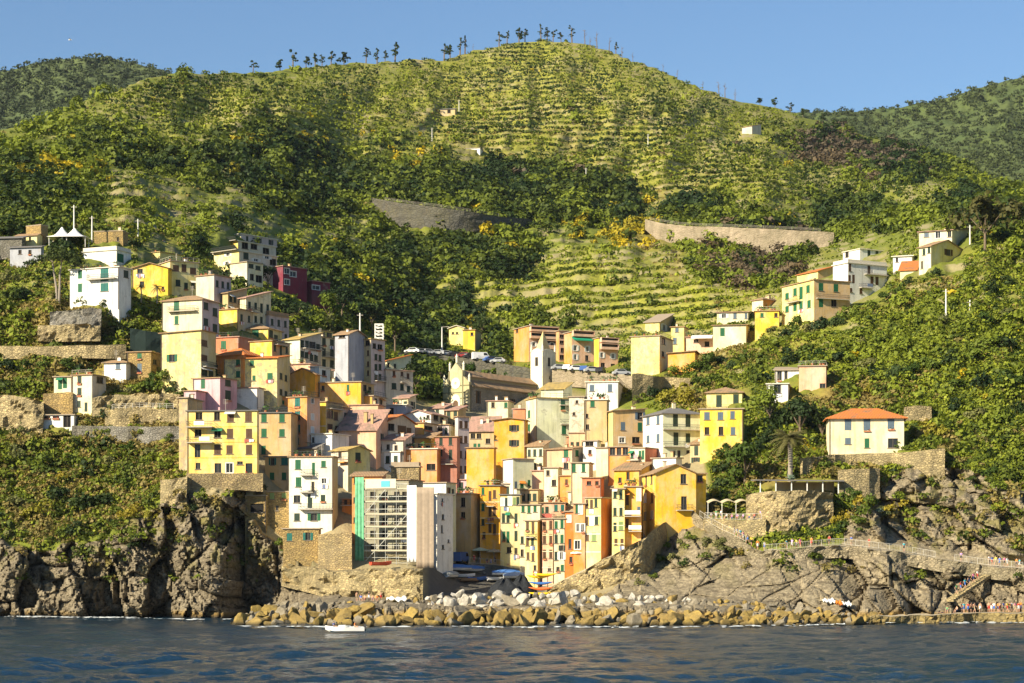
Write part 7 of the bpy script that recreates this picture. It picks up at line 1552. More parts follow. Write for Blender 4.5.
SH = [(8,432,14,'round'),(20,434,16,'olive'),(34,432,12,'dark'),(12,420,10,'olive'),(30,415,9,'round'),(100,409,10,'round'),(112,410,12,'olive'),(126,409,10,'round'),(140,408,12,'dark'),(152,409,10,'olive'),(166,409,12,'round'),(110,434,14,'round'),(126,434,12,'olive'),(140,435,14,'round'),(156,438,12,'olive'),(170,440,12,'round'),(52,334,10,'olive'),(66,335,12,'round'),(84,335,10,'yellow'),(96,334,12,'olive'),(62,321,9,'round'),(80,321,10,'olive'),(592,590,10,'round'),(605,578,9,'olive'),(622,570,10,'round'),(640,585,12,'olive'),(655,578,10,'round'),(672,560,14,'olive'),(684,566,12,'round'),(680,548,12,'olive'),(668,548,10,'round'),(300,575,10,'olive'),(318,582,9,'round'),(345,588,10,'olive'),(775,541,10,'round'),(786,538,12,'olive'),(798,538,12,'round'),(812,537,14,'round'),(825,538,14,'olive'),(836,534,16,'round'),(806,528,10,'round'),(822,526,12,'olive'),(838,524,14,'yellow'),(85,305,14,'round'),(96,304,10,'round'),(78,306,9,'olive'),(103,307,9,'dark'),(122,312,17,'dark'),(134,318,18,'round'),(146,321,16,'round'),(156,322,12,'round'),(116,318,10,'round'),(12,300,20,'round'),(28,300,18,'dark'),(40,302,14,'round'),(8,285,18,'olive'),(24,280,16,'round'),(34,268,16,'dark'),(70,262,14,'dark'),(80,249,14,'round'),(88,249,10,'round'),(68,249,12,'round'),
 (10,372,20,'dark'),(26,372,20,'round'),(42,370,18,'round'),(66,370,20,'round'),(78,372,16,'dark'),(58,356,14,'round'),(90,368,10,'round'),(4,388,18,'dark'),(22,390,20,'round'),(34,388,12,'olive'),(48,388,10,'round'),(140,394,22,'round'),(152,392,24,'round'),(164,388,24,'round'),(174,394,22,'dark'),(182,398,14,'round'),(130,395,14,'olive'),(158,376,16,'olive'),(108,420,18,'dark'),(118,420,12,'dark'),(88,424,12,'round'),(96,420,10,'olive'),
 (172,352,10,'dark'),(135,250,14,'dark'),(205,256,14,'round'),(200,246,14,'yellow'),(228,280,22,'dark'),(240,290,24,'round'),(252,298,22,'round'),(262,305,22,'dark'),(274,310,20,'dark'),(288,320,26,'dark'),(300,328,24,'round'),(314,330,24,'round'),(326,330,20,'olive'),(280,332,16,'round'),(210,384,12,'dark'),(215,390,10,'dark'),
 (722,458,20,'round'),(736,460,24,'dark'),(748,470,26,'round'),(728,475,26,'dark'),(740,488,30,'round'),(722,492,22,'dark'),(712,470,14,'round'),(755,455,22,'dark'),(765,445,26,'dark'),(778,430,28,'dark'),(792,424,30,'dark'),(806,432,28,'dark'),(818,446,24,'dark'),(768,420,22,'round'),(752,498,22,'round'),(716,500,14,'yellow'),(756,480,16,'round'),(822,470,20,'round'),(832,466,16,'round'),(846,452,15,'round'),(858,449,13,'round'),(872,449,12,'round'),(884,449,14,'round'),(898,449,12,'round'),(908,450,12,'round'),(935,438,24,'yellow'),(926,432,20,'yellow'),(938,448,22,'round'),(948,430,18,'round'),
 (690,350,12,'round'),(675,378,20,'round'),(692,376,24,'round'),(708,372,26,'round'),(722,366,20,'dark'),(734,372,18,'dark'),(746,362,16,'round'),(664,384,16,'olive'),(655,398,18,'dark'),(644,402,16,'round'),(672,404,24,'yellow'),(688,406,24,'yellow'),(702,390,22,'round'),(716,384,18,'round'),(734,340,14,'round'),(745,336,16,'round'),(758,336,14,'round'),(772,336,14,'olive'),(785,338,16,'dark'),(796,334,18,'round'),(808,336,20,'olive'),(820,332,22,'dark'),(834,330,20,'dark'),(846,326,22,'round'),(858,318,20,'round'),(870,312,18,'round'),(886,304,18,'round'),(900,296,16,'round'),(908,288,12,'dark'),(938,278,14,'dark'),(930,283,12,'round'),
 (790,366,22,'dark'),(804,360,22,'round'),(820,362,18,'round'),(836,364,22,'dark'),(850,368,24,'round'),(866,372,26,'olive'),(880,378,24,'dark'),(896,382,26,'dark'),(912,378,24,'round'),(930,372,24,'round'),(950,366,24,'dark'),(970,360,26,'round'),(990,352,26,'round'),(1008,350,24,'dark'),(870,394,16,'yellow'),(846,390,18,'yellow'),(960,392,24,'round'),(985,390,26,'dark'),(1010,385,26,'round'),(976,422,24,'olive'),(1000,424,26,'round'),(1018,415,22,'dark'),(958,412,22,'dark'),(920,330,20,'round'),(945,330,18,'olive'),(965,335,20,'round'),(985,325,20,'round'),(1005,318,20,'olive'),(880,345,20,'round'),(900,352,20,'round'),(860,350,18,'olive'),(990,295,18,'dark'),(1010,288,20,'dark'),(970,290,16,'round'),(1012,262,16,'round'),(1000,245,22,'dark'),(985,238,20,'dark'),(975,230,22,'dark'),
 (845,505,20,'round'),(853,498,18,'round'),(862,507,20,'yellow'),(872,512,22,'round'),(882,518,20,'olive'),(894,514,18,'yellow'),(846,520,16,'yellow'),(858,524,18,'round'),(900,500,16,'round'),(990,478,20,'round'),(1000,490,22,'round'),(1010,505,24,'olive'),(996,512,16,'yellow'),(1016,520,20,'round'),(982,462,18,'round'),(965,525,14,'round'),(800,546,12,'round'),(782,548,10,'yellow'),(720,548,18,'olive'),(730,552,14,'olive'),(708,545,14,'olive'),(745,556,10,'yellow'),(690,540,12,'round'),(660,562,14,'round'),(650,556,12,'round'),
 (20,460,26,'olive'),(45,470,28,'round'),(70,465,24,'round'),(92,478,26,'dark'),(112,470,24,'olive'),(60,500,28,'dark'),(84,512,30,'dark'),(104,505,26,'dark'),(40,520,26,'yellow'),(18,510,24,'olive'),(125,488,20,'round'),(140,476,18,'olive'),(62,485,18,'yellow'),(130,520,20,'yellow'),(116,530,18,'round'),(8,540,18,'olive'),(75,535,22,'dark'),(150,520,16,'yellow'),(165,470,16,'round'),(170,455,14,'olive'),(150,455,16,'olive'),(130,450,16,'round'),(100,446,14,'round'),(200,500,16,'round'),(196,512,12,'dark'),(245,483,14,'round'),(262,490,12,'dark'),(232,480,10,'dark'),(278,546,14,'round'),(284,556,12,'round'),(270,560,12,'olive'),(388,578,7,'round'),(413,578,10,'round'),
 (420,372,26,'dark'),(432,385,26,'round'),(420,395,26,'dark'),(436,400,22,'round'),(444,378,22,'dark'),(428,358,20,'round'),(408,360,18,'dark'),(470,378,18,'round'),(484,380,20,'round'),(498,380,20,'round'),(512,382,18,'round'),(524,384,16,'dark'),(505,372,14,'round'),(626,378,14,'dark'),(622,395,12,'yellow'),(618,398,12,'round')]
for q in SH:
    p = None
    if 405 < q[0] < 535 and 340 < q[1] < 405: p = at(q[0], q[1], D(q[0], q[1]) + 4) 
    shrub(*q, p=p)

def tree(px, py, w, h, label, mt, kind='broad', bark=None, lean=0.0, p=None, cat='tree', name=None, seed=0, group=None):
    p = p or hit(px, py)
    if p is None: return
    sc = p.y / F; H, Rr = h * sc, w / 2 * sc; rng = np.random.default_rng(int(px * 31 + py * 7) + seed); r_ = random.Random(int(px * 13 + py))
    root = empty(name or 'tree', p, 0, label, cat, group); bark = bark or M_BARK
    m = MB(); tr = max(.12, H * (.045 if kind in ('pine', 'bare') else .022))
    if kind == 'umbrella':
        heads = []
        for b in range(2):
            x = (-.18 + .3 * b) * Rr; pts = [(x * .3, 0, -.6), (x * .5 + .1, 0, H * .25), (x - .2 * b, .2, H * .5), (x * 1.4, 0, H * .72)]; m.tube(pts, [tr * 1.2, tr, tr * .8, tr * .55], 7)
            for k in range(4): e = Vector((x * 1.4 + r_.uniform(-.6, .6) * Rr, r_.uniform(-.4, .4) * Rr, H * .86)); m.tube([pts[-1], e], [tr * .5, tr * .25], 5)
        C = np.stack([rng.uniform(-.8, .8, 22) * Rr, rng.uniform(-.7, .7, 22) * Rr, H * (.84 + rng.uniform(-.05, .08, 22))], -1); C[:, 2] -= H * .14 * ((C[:, 0] / Rr) ** 2 + (C[:, 1] / Rr) ** 2); rad = np.stack([np.full(22, Rr * .3)] * 2 + [np.full(22, H * .085)], -1); k, ls = 110, Rr * .05
    elif kind == 'pine':       # open crown of a few tiers on a bare stem
        m.tube([(0, 0, -.5), (lean * H * .4, 0, H * .5), (lean * H, 0, H * .92)], [tr, tr * .8, tr * .3], 5)
        t = rng.integers(5, 9); zc = np.linspace(rng.uniform(.3, .5), .97, t); C = np.stack([lean * H * zc + rng.normal(0, .34, t) * Rr, rng.normal(0, .3, t) * Rr, H * zc], -1); q = Rr * np.linspace(.7, .3, t) * rng.uniform(.45, 1.25, t); rad = np.stack([q, q, H * rng.uniform(.05, .10, t)], -1); k, ls = 30, Rr * .17
    elif kind == 'bare':
        m.tube([(0, 0, -.5), (lean * H, 0, H)], [tr * .8, tr * .15], 5)
        for i in range(7):
            z = H * r_.uniform(.4, .9); a = r_.uniform(0, 6.28); l = Rr * r_.uniform(.5, 1); m.tube([(lean * z, 0, z), (lean * z + math.cos(a) * l, math.sin(a) * l, z + l * .6)], [tr * .35, tr * .12], 4)
        C = None
    elif kind == 'cypress':
        m.tube([(0, 0, -.5), (0, 0, H * .3)], [tr, tr], 6); zc = np.linspace(.15, .95, 9); C = np.stack([rng.normal(0, .08, 9) * Rr, rng.normal(0, .08, 9) * Rr, H * zc], -1); q = Rr * np.interp(zc, [0, .3, .7, 1], [.7, 1, .75, .2]); rad = np.stack([q, q, np.full(9, H * .11)], -1); k, ls = 70, Rr * .16
    else:
        m.tube([(0, 0, -.6), (lean * H * .3, 0, H * .3), (lean * H * .6, 0, H * .6)], [tr * 1.2, tr, tr * .6], 7)
        for b in range(5): a = b * 1.26 + r_.random(); m.tube([(lean * H * .3, 0, H * .32), (math.cos(a) * Rr * .5 + lean * H * .5, math.sin(a) * Rr * .5, H * .62)], [tr * .6, tr * .25], 5)
        t = 9; C = rng.normal(0, .4, (t, 3)) * [Rr, Rr, H * .18]; C[:, 2] += H * .64; q = rng.uniform(.34, .55, t) * Rr; rad = np.stack([q, q, q * .9], -1); k, ls = 95, Rr * .085
    m.build('trunk', [bark], root)
    if C is not None:
        V, Q = leaf_cloud(C, rad, k, ls, rng, .3); link('crown', np_mesh('crown', V, Q, mt), root)
    return root
tree(58, 303, 44, 56, 'umbrella pine with forked bare trunks left of the white villa', M_PINE, 'umbrella', M_GREYBARK, cat='pine tree', name='pine_tree')
tree(985, 252, 60, 56, 'big olive brown tree at the top of the right slope', leafmat('brown_tree', (.09,.085,.02), (.13,.11,.03), 'obj'))
tree(212, 384, 14, 26, 'dark narrow conifer squeezed beside the orange house', M_DARKL, 'cypress')
for i, (px, py, w, h, mt, lb) in enumerate(((800, 448, 40, 62, M_DARKL, 'tall dark tree behind the tall palm'), (822, 450, 26, 50, M_DARKL, 'dark tree at the left corner of the orange roofed villa'), (745, 492, 44, 58, M_LOBJ, 'large rounded olive tree right of the golden end house'), (770, 430, 36, 44, M_LOBJ, 'broad tree below the pink gable wing'), (330, 330, 30, 40, M_LOBJ, 'pale plane tree above the white fronted house'), (295, 330, 26, 36, M_DARKL, 'dark tree under the smaller maroon house'), (268, 292, 20, 30, M_DARKL, 'dark tree left of the larger maroon house'), (342, 322, 34, 40, M_DARKL, 'black green tree behind the sheeted house'), (372, 335, 30, 36, M_DARKL, 'dark tree behind the lattice tower'), (395, 352, 34, 38, M_LOBJ, 'green tree at the start of the viaduct road'), (482, 340, 22, 26, M_DARKL, 'dark tree right of the yellow cube house'), (500, 352, 20, 20, M_LOBJ, 'green tree left of the orange apartment blocks'), (416, 400, 28, 40, M_DARKL, 'dark tree under the viaduct left of the church'), (440, 390, 26, 36, M_LOBJ, 'leafy tree close to the church facade'))):
    tree(px, py, w, h, lb, mt, p=at(px, py, D(px, py) + 2))
# skyline trees on the ridge
SKY = [(253,10,8,'pine'),(280,9,10,'pine'),(293,16,10,'pine'),(306,9,9,'pine'),(315,11,8,'pine'),(322,9,8,'pine'),(331,12,10,'pine'),(344,10,13,'pine'),(366,13,8,'pine'),(377,13,7,'pine'),(385,9,7,'pine'),(395,17,11,'pine'),(444,14,10,'pine'),(450,11,8,'pine'),(460,15,7,'pine'),(465,16,6,'pine'),(473,5,4,'bare'),(499,13,9,'pine'),(507,11,6,'pine'),(519,12,10,'pine'),(525,11,8,'pine'),(541,13,6,'pine'),(547,11,8,'pine'),(553,10,7,'pine'),(561,8,8,'pine'),(572,15,7,'pine'),(585,13,7,'bare'),(590,8,5,'bare'),(597,15,7,'bare'),(609,12,6,'bare'),(616,9,6,'pine'),(622,10,5,'bare'),(633,8,5,'bare'),(663,6,5,'bare'),(677,8,5,'bare'),(703,7,5,'bare'),(719,12,6,'bare'),(725,13,6,'bare'),(735,10,5,'bare'),(790,7,8,'pine'),(803,6,9,'pine'),(846,8,12,'pine'),(775,7,9,'pine'),(760,5,8,'pine'),(823,7,10,'pine')]
def skyline():
    for i, (px, h, w, kd) in enumerate(SKY):
        py = float(np.interp(px, RIDGE_PX, RIDGE_PY)); p = None
        for k in range(14):
            p = hit(px, py - 4 + k * .8)
            if p is not None: break
        if p is None: continue
        side = 'left of the summit' if px < 480 else 'on the summit' if px < 600 else 'right of the summit'
        tall = 'tall' if h >= 13 else 'small' if h < 9 else 'middling'
        o = tree(px, py, w, h + 2, None, M_DARKL, kd, p=p, lean=rnd.uniform(-.06, .06), name='pine_tree' if kd == 'pine' else 'bare_tree', cat='tree', group='trees standing along the skyline')
        PENDING.append((o, px, py, f'{tall} {"dark" if kd == "pine" else "leafless"}', f'ridge {"pine" if kd == "pine" else "tree"}'))
LM0 = LANDMARK
name_pending(None)
LANDMARK = [(270,70,'the left ridge end'),(320,66,'the left shoulder of the hill'),(385,62,'the middle of the left ridge'),(455,58,'the left flank of the summit'),(510,45,'the left side of the summit'),(550,40,'the summit'),(590,48,'the right side of the summit'),(620,56,'the right flank of the summit'),(670,75,'the upper right ridge'),(725,97,'the middle of the right ridge'),(790,112,'the right saddle'),(840,125,'the lower right ridge')]
skyline(); name_pending(None); LANDMARK = LM0

def palm(px, py, h, w, label, nf=34, trunk=True):
    p = at(px, py, D(px, py) - 1.0); sc = p.y / F; H = h * sc; L = w / 2 * sc; root = empty('palm_tree', p, 0, label, 'palm tree'); r_ = random.Random(int(px))
    if trunk: m = MB(); m.tube([(0, 0, -1), (.1, 0, H * .4), (0, 0, H)], [L * .11, L * .09, L * .1], 8); m.build('trunk', [M_GREYBARK], root)
    g = MB()
    for i in range(nf):
        a = i * 2.399; el = r_.uniform(-.35, 1.15); l = L * r_.uniform(.85, 1.15); pts = []
        for k in range(7):
            f = k / 6; x = l * f * math.cos(el * (1 - .3 * f)); z = l * (math.sin(el) * f - .75 * f * f * (.6 + .4 * math.cos(el)))
            pts.append(Vector((math.cos(a) * x, math.sin(a) * x, H + z)))
        sd = Vector((-math.sin(a), math.cos(a), 0))
        for k in range(6):
            w0, w1 = [l * .13 * math.sin(math.pi * min(1, .12 + .88 * f)) ** .6 for f in (k / 6, (k + 1) / 6)]; dz = Vector((0, 0, -1))
            for sg in (-1, 1):
                for q in range(3):
                    u0, u1 = q / 3, q / 3 + .2; a0, a1 = pts[k].lerp(pts[k + 1], u0), pts[k].lerp(pts[k + 1], u1)
                    g.poly([a0, a1, a1 + sd * sg * w1 + dz * w1 * .5, a0 + sd * sg * w0 + dz * w0 * .5])
    g.build('crown', [M_PALM], root)
palm(790, 477, 38, 50, 'tall shaggy palm between the dark trees and the villa', 44); palm(157, 299, 12, 15, 'small palm in front of the bright yellow gabled house', 22); palm(295, 332, 16, 22, 'palm on the wooded bank under the maroon houses', 26); palm(141, 298, 12, 12, 'thin drooping palm left of the small palm', 18)
def agave(px, py, w, label, p=None):
    p = p or at(px, py, D(px, py) - 1.2); L = w / 2 / F * p.y; m = MB(); r_ = random.Random(int(px))
    for i in range(22):
        a = i * 2.399; el = r_.uniform(.25, 1.35); d = Vector((math.cos(a) * math.cos(el), math.sin(a) * math.cos(el), math.sin(el))); sd = Vector((-math.sin(a), math.cos(a), 0)); l = L * r_.uniform(.9, 1.25)
        m.tube([Vector(), d * l * .5, d * l * .85 - Vector((0, 0, l * .05)), d * l - Vector((0, 0, l * .12))], [l * .07, l * .085, l * .04, .01], 5)
    tag(m.build('agave', [plain('agave_leaf', (.16,.22,.16), .6, 0, .25)], None, p), label, 'agave')
agave(653, 527, 17, 'big grey green agave at the foot of the yellow gabled house'); agave(868, 522, 14, 'grey agave among the prickly pears on the right cliff'); agave(790, 480, 12, 'spiky agave at the foot of the tall palm'); agave(879, 512, 10, 'small agave above the coast path')
# ------------------------------------------------------------------ boulders of the breakwater
def boulder_mesh(i, mat):
    rng = np.random.default_rng(500 + i); import bmesh
    bm = bmesh.new(); bmesh.ops.create_icosphere(bm, subdivisions=3, radius=1.0)
    for _ in range(11):
        n = Vector(rng.normal(size=3)).normalized(); d = rng.uniform(.38, .72)
        for v in bm.verts:
            k = v.co.dot(n) - d
            if k > 0: v.co -= n * k
    ax = Vector(rng.uniform(.75, 1.25, 3))
    for v in bm.verts:
        c = v.co; nz = float(vnoise(np.array([c.x * 2.5 + i]), np.array([c.y * 2.5]), np.array([c.z * 2.5]), i)[0]) - .5
        v.co = Vector((c.x * ax.x, c.y * ax.y, c.z * ax.z)) * (1 + nz * .22)
    me = bpy.data.meshes.new('boulder'); bm.to_mesh(me); bm.free(); me.materials.append(mat); return me
def boulder_mat(name, a, c, d):
    m, nt, b, _ = nodes(name); p = geo_pos(nt); tc = nt.nodes.new('ShaderNodeTexCoord').outputs['Object']; n1 = noise(nt, tc, 1.2, 5.0, .7); n2 = noise(nt, tc, 4.0, 4.0, .7); rn = nt.nodes.new('ShaderNodeObjectInfo').outputs['Random']
    x = mixc(nt, rn, a, c); x = mixc(nt, ramp(nt, n1, .4, .7), x, d); x = mixc(nt, ramp(nt, n2, .45, .65), mixc(nt, .35, x, (.05,.04,.02)), x)
    s = nt.nodes.new('ShaderNodeSeparateXYZ'); nt.links.new(p, s.inputs[0]); w = nt.nodes.new('ShaderNodeMapRange'); nt.links.new(s.outputs[2], w.inputs[0]); w.inputs[1].default_value = .7; w.inputs[2].default_value = .15
    x = mixc(nt, w.outputs[0], x, (.05,.04,.02)); nt.links.new(x, b.inputs['Base Color']); b.inputs['Roughness'].default_value = .88; bump(nt, b, n2, .15, .8); return m
BM = dict(ochre=boulder_mat('ochre_rock', (.42,.29,.07), (.32,.22,.07), (.22,.16,.06)), pale=boulder_mat('pale_rock', (.68,.64,.56), (.54,.50,.42), (.42,.38,.30)), grey=boulder_mat('grey_rock', (.30,.26,.19), (.36,.31,.22), (.2,.17,.12)))
BMESH = {k: [boulder_mesh(i + 10 * j, m) for i in range(5)] for j, (k, m) in enumerate(BM.items())}
SPEC = []
def boulder(px, py, w, kind, h=.72, Y=345): SPEC.append((w, px, py, kind, h, Y))
def place_boulders():
    """the biggest three hundred are single rocks; the small ones between them are one loose heap"""
    SPEC.sort(key=lambda q: -q[0]); small = {}
    for n, (w, px, py, kind, h, Y) in enumerate(SPEC):
        r = w / 2 / F * Y; me = rnd.choice(BMESH[kind]); loc = at(px, py, Y); rot = (rnd.uniform(-1.2, 1.2), rnd.uniform(-1.2, 1.2), rnd.uniform(0, 6.28)); sc = (r * rnd.uniform(.9, 1.2), r, r * h * rnd.uniform(.85, 1.15))
        if n < 295:
            o = bpy.data.objects.new('boulder', me); COL.objects.link(o); o.location = loc; o.rotation_euler = rot; o.scale = sc
            o['category'] = 'boulder'; o['group'] = 'boulders of the breakwater'
            PENDING.append((o, px, py, ('small ' if w < 12 else 'big ' if w > 18 else '') + {'ochre': 'ochre', 'pale': 'pale grey', 'grey': 'grey brown'}[kind], 'boulder'))
        else:
            from mathutils import Euler
            M = Matrix.LocRotScale(loc, Euler(rot), Vector(sc)); small.setdefault('x', []).append((me, M, ('ochre', 'pale', 'grey').index(kind)))
    V, Q, I, b = [], [], [], 0
    for me, M, k in small.get('x', []):
        v = np.empty(len(me.vertices) * 3, np.float32); me.vertices.foreach_get('co', v); v = v.reshape(-1, 3) @ np.array(M.to_3x3()).T + np.array(M.translation)
        q = np.empty(len(me.loops), np.int32); me.loops.foreach_get('vertex_index', q); q = q.reshape(-1, 3)
        V.append(v); Q.append(q + b); I.append(np.full(len(q), k)); b += len(v)
    if V: tag(link('rubble', np_mesh('rubble', np.concatenate(V), np.concatenate(Q), [BM['ochre'], BM['pale'], BM['grey']], midx=np.concatenate(I))), 'loose small stones between the boulders of the breakwater', 'rubble', kind='stuff')
def breakwater():
    def toprow(px): return np.interp(px, [228, 250, 275, 320, 380, 420, 440, 540, 640, 760, 830, 900, 960], [623, 613, 606, 606, 606, 604, 600, 599, 601, 606, 609, 613, 617])
    rows = [(-5, 9, 'back'), (0, 10, 'top'), (5, 11, 'mid'), (10, 13, 'low2'), (14.5, 14, 'low3'), (19, 15, 'low')]
    for k, (dy, w0, nm) in enumerate(rows):
        px = 234 + rnd.uniform(0, 6)
        while px < (955 if k == 5 else 880):
            t = float(toprow(px)); base = 627 - 3.0 * max(0, (px - 800) / 160) - 1.5 * max(0, (260 - px) / 30)
            w = w0 * rnd.choice((.55, .7, .85, .95, 1.1, 1.45)) * (.8 if px > 700 else 1.0); py = t + 3 + dy * (base - t) / 23 + rnd.uniform(-1.5, 1.5)
            if t + 3 + dy * .9 < base + 1:
                if k <= 1: kd = 'pale' if 425 < px < 690 and rnd.random() < .62 else rnd.choice(('grey', 'grey', 'ochre'))
                elif k == 2: kd = rnd.choice(('ochre', 'ochre', 'grey')) if not (430 < px < 680) else rnd.choice(('pale', 'pale', 'grey', 'ochre'))
                else: kd = rnd.choice(('ochre', 'ochre', 'ochre', 'grey'))
                boulder(px, py, w * 1.25, kd, .66, 347 - dy * .85 + (4 if px > 800 else 0))
            px += w * .86
    for (px, py, w, kd) in ((448, 603, 22, 'pale'), (463, 604, 20, 'pale'), (478, 600, 22, 'pale'), (497, 606, 18, 'pale'), (512, 601, 20, 'grey'), (523, 603, 19, 'pale'), (540, 609, 22, 'pale'), (560, 602, 24, 'pale'), (575, 607, 18, 'pale'), (585, 611, 15, 'pale'), (593, 599, 12, 'pale'), (605, 604, 20, 'pale'), (625, 608, 20, 'grey'), (640, 611, 22, 'pale'), (472, 620, 14, 'pale'), (365, 612, 30, 'ochre'), (393, 615, 26, 'ochre'), (340, 616, 22, 'ochre'), (500, 617, 22, 'ochre'), (520, 618, 22, 'grey'), (525, 620, 20, 'ochre'), (600, 604, 14, 'pale'), (243, 620, 24, 'ochre'), (262, 616, 20, 'ochre'), (283, 612, 22, 'grey')):
        boulder(px, py, w, kd, .75, 343)
LANDMARK = [(240,620,'the left tip of the breakwater'),(275,612,'the dark cove'),(310,612,'the foot of the stone bank'),(350,612,'the motorboat'),(385,612,'the bathers under the bank'),(420,612,'the dark end of the bank'),(445,610,'the tall white house end'),(470,610,'the covered boats'),(497,610,'the net heap'),(520,612,'the lemon house'),(545,612,'the kayak stack'),(570,610,'the twin fronted houses'),(600,610,'the pointed white rock'),(630,612,'the middle of the quay wall'),(660,614,'the right part of the quay wall'),(690,614,'the end of the quay wall'),(720,616,'the smooth rock slab'),(750,616,'the centre of the slab'),(780,616,'the right of the slab'),(815,616,'the towels on the rocks'),(850,618,'the broken dark rocks'),(890,618,'the start of the bathing platform'),(935,618,'the bathing platform')]
breakwater(); place_boulders(); name_pending(None); LANDMARK = LM0

# ------------------------------------------------------------------ people
SKIN = plain('skin', (.52,.30,.19), .6); HAIR = plain('hair', (.05,.03,.02), .8)
def body_mesh(pose):
    """one continuous figure grown from a jointed skeleton; material slots: skin, top, bottom, hair"""
    j = dict(pelvis=(0,0,.92), waist=(0,0,1.08), chest=(0,0,1.32), neck=(0,.01,1.47), jaw=(0,-.015,1.56), crown=(0,0,1.70), hl=(-.09,0,.88), kl=(-.11,-.02,.49), al=(-.11,.02,.08), fl=(-.12,-.13,.035), hr=(.09,0,.88), kr=(.11,-.02,.49), ar=(.11,.02,.08), fr=(.12,-.13,.035), sl=(-.18,0,1.40), el=(-.24,.02,1.13), wl=(-.25,-.06,.90), tl=(-.25,-.09,.80), sr=(.18,0,1.40), er=(.24,.02,1.13), wr=(.25,-.06,.90), tr=(.25,-.09,.80))
    if pose == 'walk': j.update(kl=(-.10,-.20,.52), al=(-.10,-.24,.10), fl=(-.10,-.37,.06), kr=(.10,.06,.48), ar=(.10,.30,.13), fr=(.10,.22,.04), el=(-.24,.16,1.15), wl=(-.24,.20,.93), tl=(-.24,.18,.84), er=(.24,-.12,1.14), wr=(.22,-.30,.98), tr=(.22,-.36,.92))
    if pose == 'reach': j.update(er=(.30,-.10,1.24), wr=(.22,-.30,1.38), tr=(.2,-.36,1.45), el=(-.32,.05,1.2), wl=(-.2,-.05,1.0), tl=(-.15,-.09,.96))
    if pose == 'sit':
        d = -.50; j = {k: (x, y, z + d) for k, (x, y, z) in j.items()}; j.update(kl=(-.13,-.44,.50), al=(-.13,-.56,.10), fl=(-.13,-.68,.05), kr=(.13,-.44,.50), ar=(.13,-.50,.10), fr=(.13,-.62,.05), el=(-.26,-.1,.66), wl=(-.16,-.32,.56), tl=(-.14,-.40,.54), er=(.26,-.1,.66), wr=(.16,-.32,.56), tr=(.14,-.40,.54))
    if pose == 'lie': j = {k: (x, z - .9, .16 + (-y)) for k, (x, y, z) in j.items()}
    rad = dict(pelvis=.15, waist=.135, chest=.155, neck=.065, jaw=.10, crown=.10, hl=.095, kl=.065, al=.045, fl=.04, hr=.095, kr=.065, ar=.045, fr=.04, sl=.07, el=.048, wl=.036, tl=.04, sr=.07, er=.048, wr=.036, tr=.04)
    E = [('pelvis','waist'),('waist','chest'),('chest','neck'),('neck','jaw'),('jaw','crown'),('pelvis','hl'),('hl','kl'),('kl','al'),('al','fl'),('pelvis','hr'),('hr','kr'),('kr','ar'),('ar','fr'),('chest','sl'),('sl','el'),('el','wl'),('wl','tl'),('chest','sr'),('sr','er'),('er','wr'),('wr','tr')]
    names = list(j); me = bpy.data.meshes.new('skeleton'); me.from_pydata([j[n] for n in names], [(names.index(a), names.index(b)) for a, b in E], [])
    o = bpy.data.objects.new('skeleton', me); COL.objects.link(o); o.modifiers.new('skin', 'SKIN'); s = o.modifiers.new('sub', 'SUBSURF'); s.levels = 1; s.render_levels = 1
    for n, v in zip(names, me.skin_vertices[0].data): v.radius = (rad[n], rad[n] * (.72 if n in ('waist', 'chest', 'pelvis') else 1)); v.use_root = n == 'pelvis'
    dg = bpy.context.evaluated_depsgraph_get(); dg.update(); out = bpy.data.meshes.new_from_object(o.evaluated_get(dg)); out.name = 'person_' + pose
    bpy.data.objects.remove(o); bpy.data.meshes.remove(me)
    out.materials.clear()
    for m in (SKIN, SKIN, SKIN, HAIR): out.materials.append(m)
    J = {n: Vector(j[n]) for n in names}
    seg = {('pelvis','waist'): 2, ('pelvis','hl'): 2, ('pelvis','hr'): 2, ('hl','kl'): 2, ('hr','kr'): 2, ('waist','chest'): 1, ('chest','neck'): 1, ('chest','sl'): 1, ('chest','sr'): 1, ('sl','el'): 1, ('sr','er'): 1, ('jaw','crown'): 3}
    def near(p, a, b):
        ab = b - a; t = max(0, min(1, (p - a).dot(ab) / ab.length_squared)); return (p - a - ab * t).length, t
    for f in out.polygons:
        c = f.center; best = min(((near(c, J[a], J[b])[0], (a, b), near(c, J[a], J[b])[1]) for a, b in E), key=lambda q: q[0]); mi = seg.get(best[1], 0)
        if best[1][0] in ('hl', 'hr') and best[2] > .75: mi = 0
        if best[1][0] in ('sl', 'sr') and best[2] > .55: mi = 0
        if best[1] == ('chest', 'neck') and best[2] > .75: mi = 0
        if best[1] == ('jaw', 'crown') and (c - J['jaw']).dot(Vector((0, -1, 0))) > .03 and best[2] < .55: mi = 0
        f.material_index = mi; f.use_smooth = True
    return out
BODY = {p: body_mesh(p) for p in ('stand', 'walk', 'reach', 'sit', 'lie')}
CLO = dict(red=(.55,.05,.04), orange=(.7,.22,.03), white=(.75,.75,.72), blue=(.06,.16,.5), turquoise=(.05,.42,.48), pink=(.7,.2,.35), black=(.03,.03,.035), green=(.1,.32,.12), yellow=(.75,.55,.08), grey=(.35,.35,.35), lilac=(.45,.3,.55), khaki=(.35,.28,.16), navy=(.03,.05,.14))
